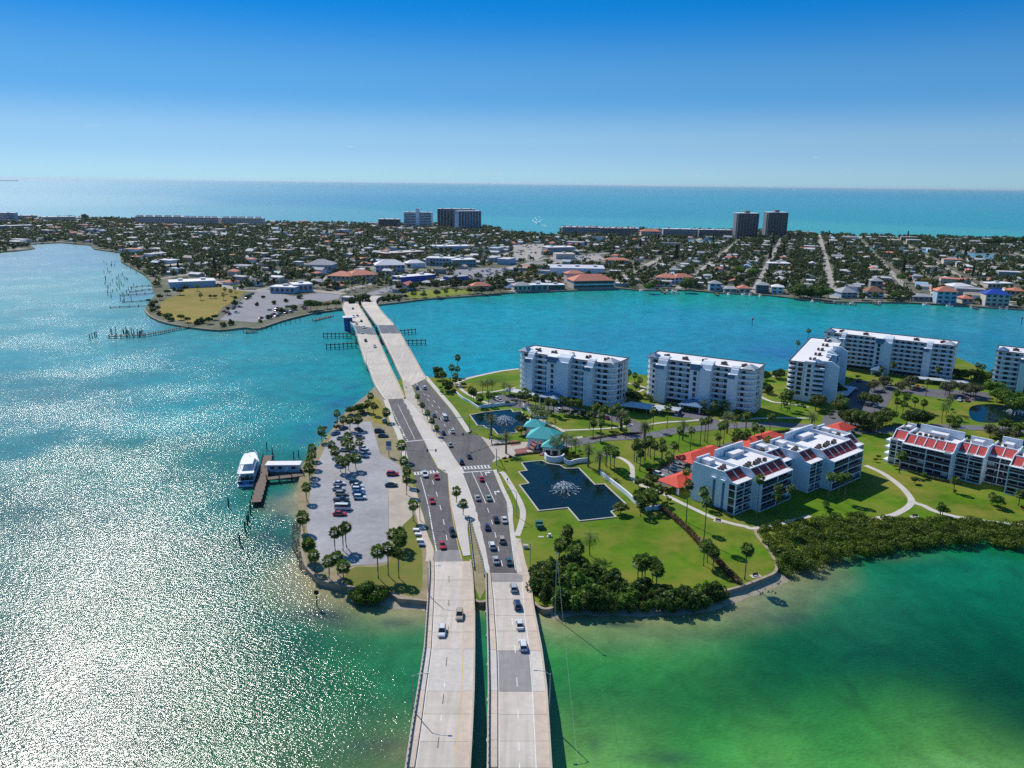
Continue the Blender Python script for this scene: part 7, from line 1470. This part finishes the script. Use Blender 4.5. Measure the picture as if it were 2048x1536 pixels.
# named trees: dark casuarinas, waterfront clumps, palms of the field
for x, y, h in [(1352,522,24),(1280,497,18),(1316,484,16),(1426,484,18),(1545,492,22),(1578,487,20),(1657,477,18),(1655,500,18),(1688,503,18),(1806,548,20),(1815,478,18),(1930,515,20),(1945,555,16),(1152,478,18),(1222,488,18),(1540,520,20),(1566,515,22),(430,548,20),(357,545,14),(565,470,18),(735,478,18),(1555,575,12)]:
    g = G2(x,y,IZ); tree(None,'cone',h,lm_pine,'tall dark conical pine %s' % zone(g),'dark pines on the island','pine_tree','tree',1.0,g,IZ)
for (x, y, h, mt, lb) in [(1298,585,11,lm_green,'tall rounded tree on the bay shore left of the red-roofed apartments'),(1371,583,13,lm_dark,'dark spreading tree in front of the red-roofed apartments'),(1376,574,12,lm_green,'bright-topped tree behind the dark one at the red-roofed apartments'),(1590,596,12,lm_dark,'large dark bay-shore tree in the tall clump'),(1615,597,13,lm_dark,'large dark bay-shore tree, middle of the tall clump'),(1640,600,14,lm_dark,'large dark bay-shore tree, right of the tall clump'),(1600,588,12,lm_green,'green tree behind the tall clump'),(1656,596,11,lm_green,'green tree beside the tall clump'),(1505,556,13,lm_green,'wide green tree behind the bay row'),(1480,550,12,lm_green,'bushy green tree behind the bay row'),(1725,600,9,lm_dark,'tree between the grey and brown waterfront houses'),(1790,602,10,lm_green,'tree right of the brown-roofed waterfront house'),(1820,600,9,lm_oak,'second tree right of the brown-roofed waterfront house'),(1852,570,9,lm_yel,'yellow-green tree behind the bay row'),(1800,565,11,lm_green,'green tree behind the brown-roofed house'),(1955,608,7,lm_dark,'dark tree left of the blue-roofed house'),(2028,608,7,lm_dark,'dark tree right of the blue-roofed house'),(622,622,11,lm_dark,'big dark tree left of the far bridge landing'),(634,620,9,lm_dark,'second dark tree left of the far bridge landing'),(655,617,7,lm_yel,'yellowish tree at the far bridge landing'),(672,616,8,lm_oak,'olive tree at the far bridge landing'),(430,640,5,lm_dark,'round dark tree at the corner of the boat-ramp lot'),(418,648,6,lm_dark,'wide dark tree on the left point shore'),(362,640,5,lm_dark,'dark shrubby tree at the lower field edge'),(375,645,5,lm_dark,'second dark shrubby tree at the lower field edge'),(320,600,6,lm_oak,'grey-green tree at the left field edge'),(335,590,6,lm_oak,'second grey-green tree at the left field edge'),(310,612,6,lm_oak,'third grey-green tree at the left field edge'),(316,622,5,lm_oak,'fourth grey-green tree at the left field edge'),(360,590,7,lm_dark,'dark tree at the top of the field'),(421,597,4,lm_dark,'round bush pair in the field, left'),(430,597,4,lm_dark,'round bush pair in the field, right'),(1990,494,20,lm_dark,'tall dark gulf-side trees at right, first'),(2020,493,22,lm_dark,'tall dark gulf-side trees at right, second'),(2045,493,22,lm_dark,'tall dark gulf-side trees at right, third'),(1972,494,18,lm_dark,'tall dark gulf-side trees at right, fourth'),(170,441,18,lm_dark,'dark tree on the left gulf beach'),(215,443,14,lm_dark,'lone flat-topped tree on the left gulf beach'),(140,440,14,lm_dark,'low dark grove on the left gulf beach'),(120,440,13,lm_dark,'second low grove on the left gulf beach'),(980,460,12,lm_dark,'trees on the tip of the pass, left'),(995,461,9,lm_dark,'trees on the tip of the pass, right')]:
    g = G2(x,y,IZ); tree(None,'oak',h,mt,lb,None,'tree','tree',1.0,g,IZ)
for x, y in [(395,582),(402,600),(450,588),(462,592),(447,600),(470,585),(825,596),(830,597),(848,594),(872,592),(890,590),(893,592),(912,590)]: palm(None,'sabal',5,'small palm in the %s' % ('yellow field' if x < 600 else 'park strip right of the far bridge'),'small palms in the %s' % ('yellow field' if x < 600 else 'park strip'),1,G2(x,y,IZ),IZ)
for i in range(26):
    x = random.uniform(690,800); y = np.interp(x,[690,800],[578,572])+random.uniform(-8,10); palm(None,'wash',random.uniform(6,10),'fan palm near the far bridge landing','palms at the far bridge landing',1.1,G2(x,y,IZ),IZ)
for i in range(34):
    x = random.uniform(1010,1400); y = random.uniform(560,576); g = G2(x,y,IZ)
    if not any(in_poly(np.array([g[0]]),np.array([g[1]]),pl)[0] for pl in EXC): palm(None,'wash',random.uniform(6,9),'fan palm along the waterfront street behind the restaurant','palms behind the restaurant',1.1,g,IZ)
for i in range(14):
    x = random.uniform(758,800); y = np.interp(x,[758,800],[606,602])-random.uniform(0,8); g = G2(x,y,IZ); tree(None,'shrub',random.uniform(2.5,5),lm_dark,'shore shrub beside the right end of the far bridge','shore shrubs at the far bridge','shrub','shrub',1,g,IZ)
for i in range(20):
    x = random.uniform(800,940); y = 575-(x-800)/140*8+random.uniform(-2,3); g = G2(x,y,IZ); tree(None,'shrub',random.uniform(2.5,4.5),lm_dark,'hedge-row shrub behind the park strip','shrubs behind the park strip','shrub','shrub',1,g,IZ)
made = []
for x, y in [(298,606),(300,616),(306,626),(318,634),(332,640),(345,646),(395,652),(405,650),(445,655),(460,652),(350,584),(372,580),(440,577),(480,580),(474,600),(466,612),(455,622),(500,600),(512,615),(530,600),(548,612),(575,608),(590,622),(560,630),(535,640),(600,600),(645,612),(520,648)]:
    g = G2(x+random.uniform(-4,4),y-3+random.uniform(-1,1),IZ); made.append(tree(None,'shrub',random.uniform(2.5,5.5),random.choice([lm_dark,lm_oak,lm_dark]),'dark bush on the left point round the field and boat-ramp lot','bushes of the left point','shrub','shrub',1.1,g,IZ))
# blue umbrellas and tents by the cafes
for i in range(12):
    x, y = 986+i*3.4, 579-(i%3)*2.4; g = G2(x,y,IZ); t_ = thing('parasol','bright blue parasol on the cafe terrace','parasol',(g[0],g[1],IZ),0,'blue parasols of the cafe terrace'); obj('canopy', MB().lathe([(2.4,2.4),(1.4,2.9),(.1,3.4)],8), mat('parasol_blue',(.02,.22,.60),.7,.05), t_); obj('pole', MB().lathe([(.06,0),(.06,2.5)],5), m_metal, t_)
# parked cars on the island (too far to show their parts)
cc_ = ['white','silver','grey','black','navy','red','white','tan']
def lotcars(px, n, label, jit=1.0):
    pl = ig(px); c = 0; k = 0; xs2 = [p[0] for p in pl]; ys2 = [p[1] for p in pl]; pts = []
    while c < n and k < 4000:
        k += 1; p = (random.uniform(min(xs2),max(xs2)), random.uniform(min(ys2),max(ys2)))
        if in_poly(np.array([p[0]]),np.array([p[1]]),pl)[0] and all(math.hypot(p[0]-q[0],p[1]-q[1]) > 3.6 for q in pts):
            pts.append(p); co = random.choice(cc_); car(None,None,random.choice(['sedan','suv','suv','pickup']),co,'%s car %s' % (co,label),IZ+.09,False,'cars %s' % label,p,R(random.choice([70,-20])+random.uniform(-6,6))); c += 1
lotcars(Z(a1,[(1900,1040),(2010,985),(2030,1000),(1890,1150),(1760,1180),(1770,1130)]), 16, 'parked along the field edge of the boat-ramp lot'); lotcars(Z(a2,[(20,1140),(160,1110),(300,1090),(420,1085),(400,1130),(150,1180),(30,1200)]), 22, 'parked by the water in the boat-ramp lot')
lotcars(Z(a2,[(1560,800),(1900,780),(2000,830),(1900,880),(1600,850)]), 34, 'in the crowded town parking lot'); lotcars(Z(a3,[(0,600),(250,590),(300,650),(200,720),(0,730)]), 30, 'in the pale mid-town parking lot'); lotcars(Z(a3,[(300,690),(700,680),(750,720),(330,750)]), 18, 'parked behind the long white-roofed hall')
# docks, pilings and boats along the bay
def small_boat(px, label, s=1.0, rz=0):
    g = G2(*px,0); t_ = thing('small_boat', label, 'boat', (g[0],g[1],0), rz, 'small boats at the bay docks', s); obj('hull', BH, m_bw, t_); obj('cockpit', BC, m_dark, t_); obj('top', BT, m_bw, t_)
BH = hull(MB(), [(-3.4,1.2,-.2,.9),(1,1.25,-.2,1.0),(3.6,.15,.1,1.3)]).mesh('hull'); BC = MB().box(-.8,.8,-2.6,1.0,.9,1.05).mesh('cockpit'); BT = MB().box(-.9,.9,-1,.8,2.1,2.25).box(-.7,-.6,-.8,-.7,1,2.1).box(.6,.7,-.8,-.7,1,2.1).box(-.7,-.6,.5,.6,1,2.1).box(.6,.7,.5,.6,1,2.1).mesh('top')
for x, y, lb in [(1030,586.5,'small boat at the cafe seawall'),(1283,583,'white boat on a lift left of the shared dock'),(1333,584,'boat at the shared dock, left berth'),(1345,584,'boat at the shared dock, middle berth'),(1352,585,'boat at the shared dock, right berth'),(1457,590,'boat below the blue waterfront house'),(1488,591,'boat left of the dark blue house'),(1500,591,'second boat left of the dark blue house'),(1520,593,'boat below the dark blue house'),(1624,605,'white boat below the tall shore trees'),(1668,607,'boat left of the grey-roofed house'),(1705,609,'white boat on a lift below the grey-roofed house'),(1758,607,'boat below the brown-roofed house'),(1852,611,'boat on a lift below the wide grey house'),(1898,613,'boat below the salmon-roofed house'),(1942,615,'boat between the two three-storey houses'),(1999,618,'boat below the blue-roofed house'),(2013,619,'second boat below the blue-roofed house')]: small_boat((x,y),lb,1.1,random.uniform(-.6,.6))
for px, lb in [([(1322,580),(1330,586),(1358,587)],'shared timber dock below the red-roofed apartments'),([(1640,603),(1700,608),(1712,609)],'short dock below the grey-roofed house'),([(1745,605),(1760,609)],'short dock below the brown-roofed house'),([(1940,611),(1955,617)],'short dock between the three-storey houses'),([(1430,585),(1436,590)],'short dock below the blue waterfront house'),([(512,661),(498,664),(490,662)],'covered landing at the corner of the boat-ramp lot')]: dock(px, 2.2, 1.3, lb, pile=5)
dock([(388,651),(350,657),(318,664),(290,669),(255,671),(218,672)], 2.0, 1.6, 'long fishing pier running out from the left point', pile=4); dock([(628,640),(642,636),(664,631)], 2.4, 1.1, 'floating pontoon left of the far bridge', pile=6)
for px, lb in [([(310,570),(280,572),(262,574)],'uppermost finger dock on the left point'),([(312,577),(282,580),(260,583)],'second finger dock on the left point'),([(306,586),(272,588),(240,590)],'third finger dock on the left point'),([(300,600),(270,602),(245,603)],'fourth finger dock on the left point'),([(296,611),(262,612),(220,614)],'lowest finger dock on the left point')]: dock(px, 1.6, 1.1, lb, pile=7)
for i in range(62):
    x = random.uniform(208,275); y = random.uniform(525,605); piling((x,y), 'old piling standing in the water off the left point', random.uniform(.9,1.5), 'old pilings off the left point', 1.3)
for x, y in [(180,679),(185,677),(190,675),(193,673)]: piling((x,y),'lone piling beyond the end of the fishing pier',1.4,'pilings beyond the fishing pier',1.5)
for i in range(22): piling((random.uniform(218,290), random.uniform(666,674)),'tall piling beside the fishing pier',random.uniform(1.0,1.9),'pilings beside the fishing pier',1.3)
for i in range(9): piling((524+i*9.5, 662-i*2.4),'thin piling off the boat-ramp seawall',1.2,'pilings off the boat-ramp seawall',1)
# seawall lines of the island
for px, lb in [([(290,620),(300,632),(330,645),(385,655),(440,660),(490,655),(517,657),(562,642),(622,627),(684,618)],'pale seawall round the left point'),([(758,609),(794,605),(862,597),(937,592),(1024,585),(1136,581),(1236,576)],'seawall from the far bridge to the restaurant'),([(1236,576),(1286,580),(1374,580),(1449,586),(1536,590),(1623,600),(1711,604),(1811,605),(1911,610),(2048,619),(2200,624)],'seawall along the right-hand waterfront houses')]: tag(obj('seawall', ribbon(ig(spline(px,3)), 1.0, -2, IZ+.35), m_swall), lb, 'seawall')
# ================================================================== sea air
hz = bpy.data.materials.new('sea_haze'); hz.use_nodes = True; ht = hz.node_tree
for n_ in list(ht.nodes):
    if n_.type != 'OUTPUT_MATERIAL': ht.nodes.remove(n_)
pv = ht.nodes.new('ShaderNodeVolumePrincipled'); pv.inputs['Color'].default_value = (.70,.88,1.0,1); pv.inputs['Density'].default_value = 1.6e-5; pv.inputs['Anisotropy'].default_value = .3
ht.links.new(pv.outputs[0], ht.nodes['Material Output'].inputs['Volume'])
tag(obj('haze', MB().box(-95000,95000,-95000,95000,-6,118), hz), 'thin blue sea haze over the bay and gulf', 'haze', kind='stuff')
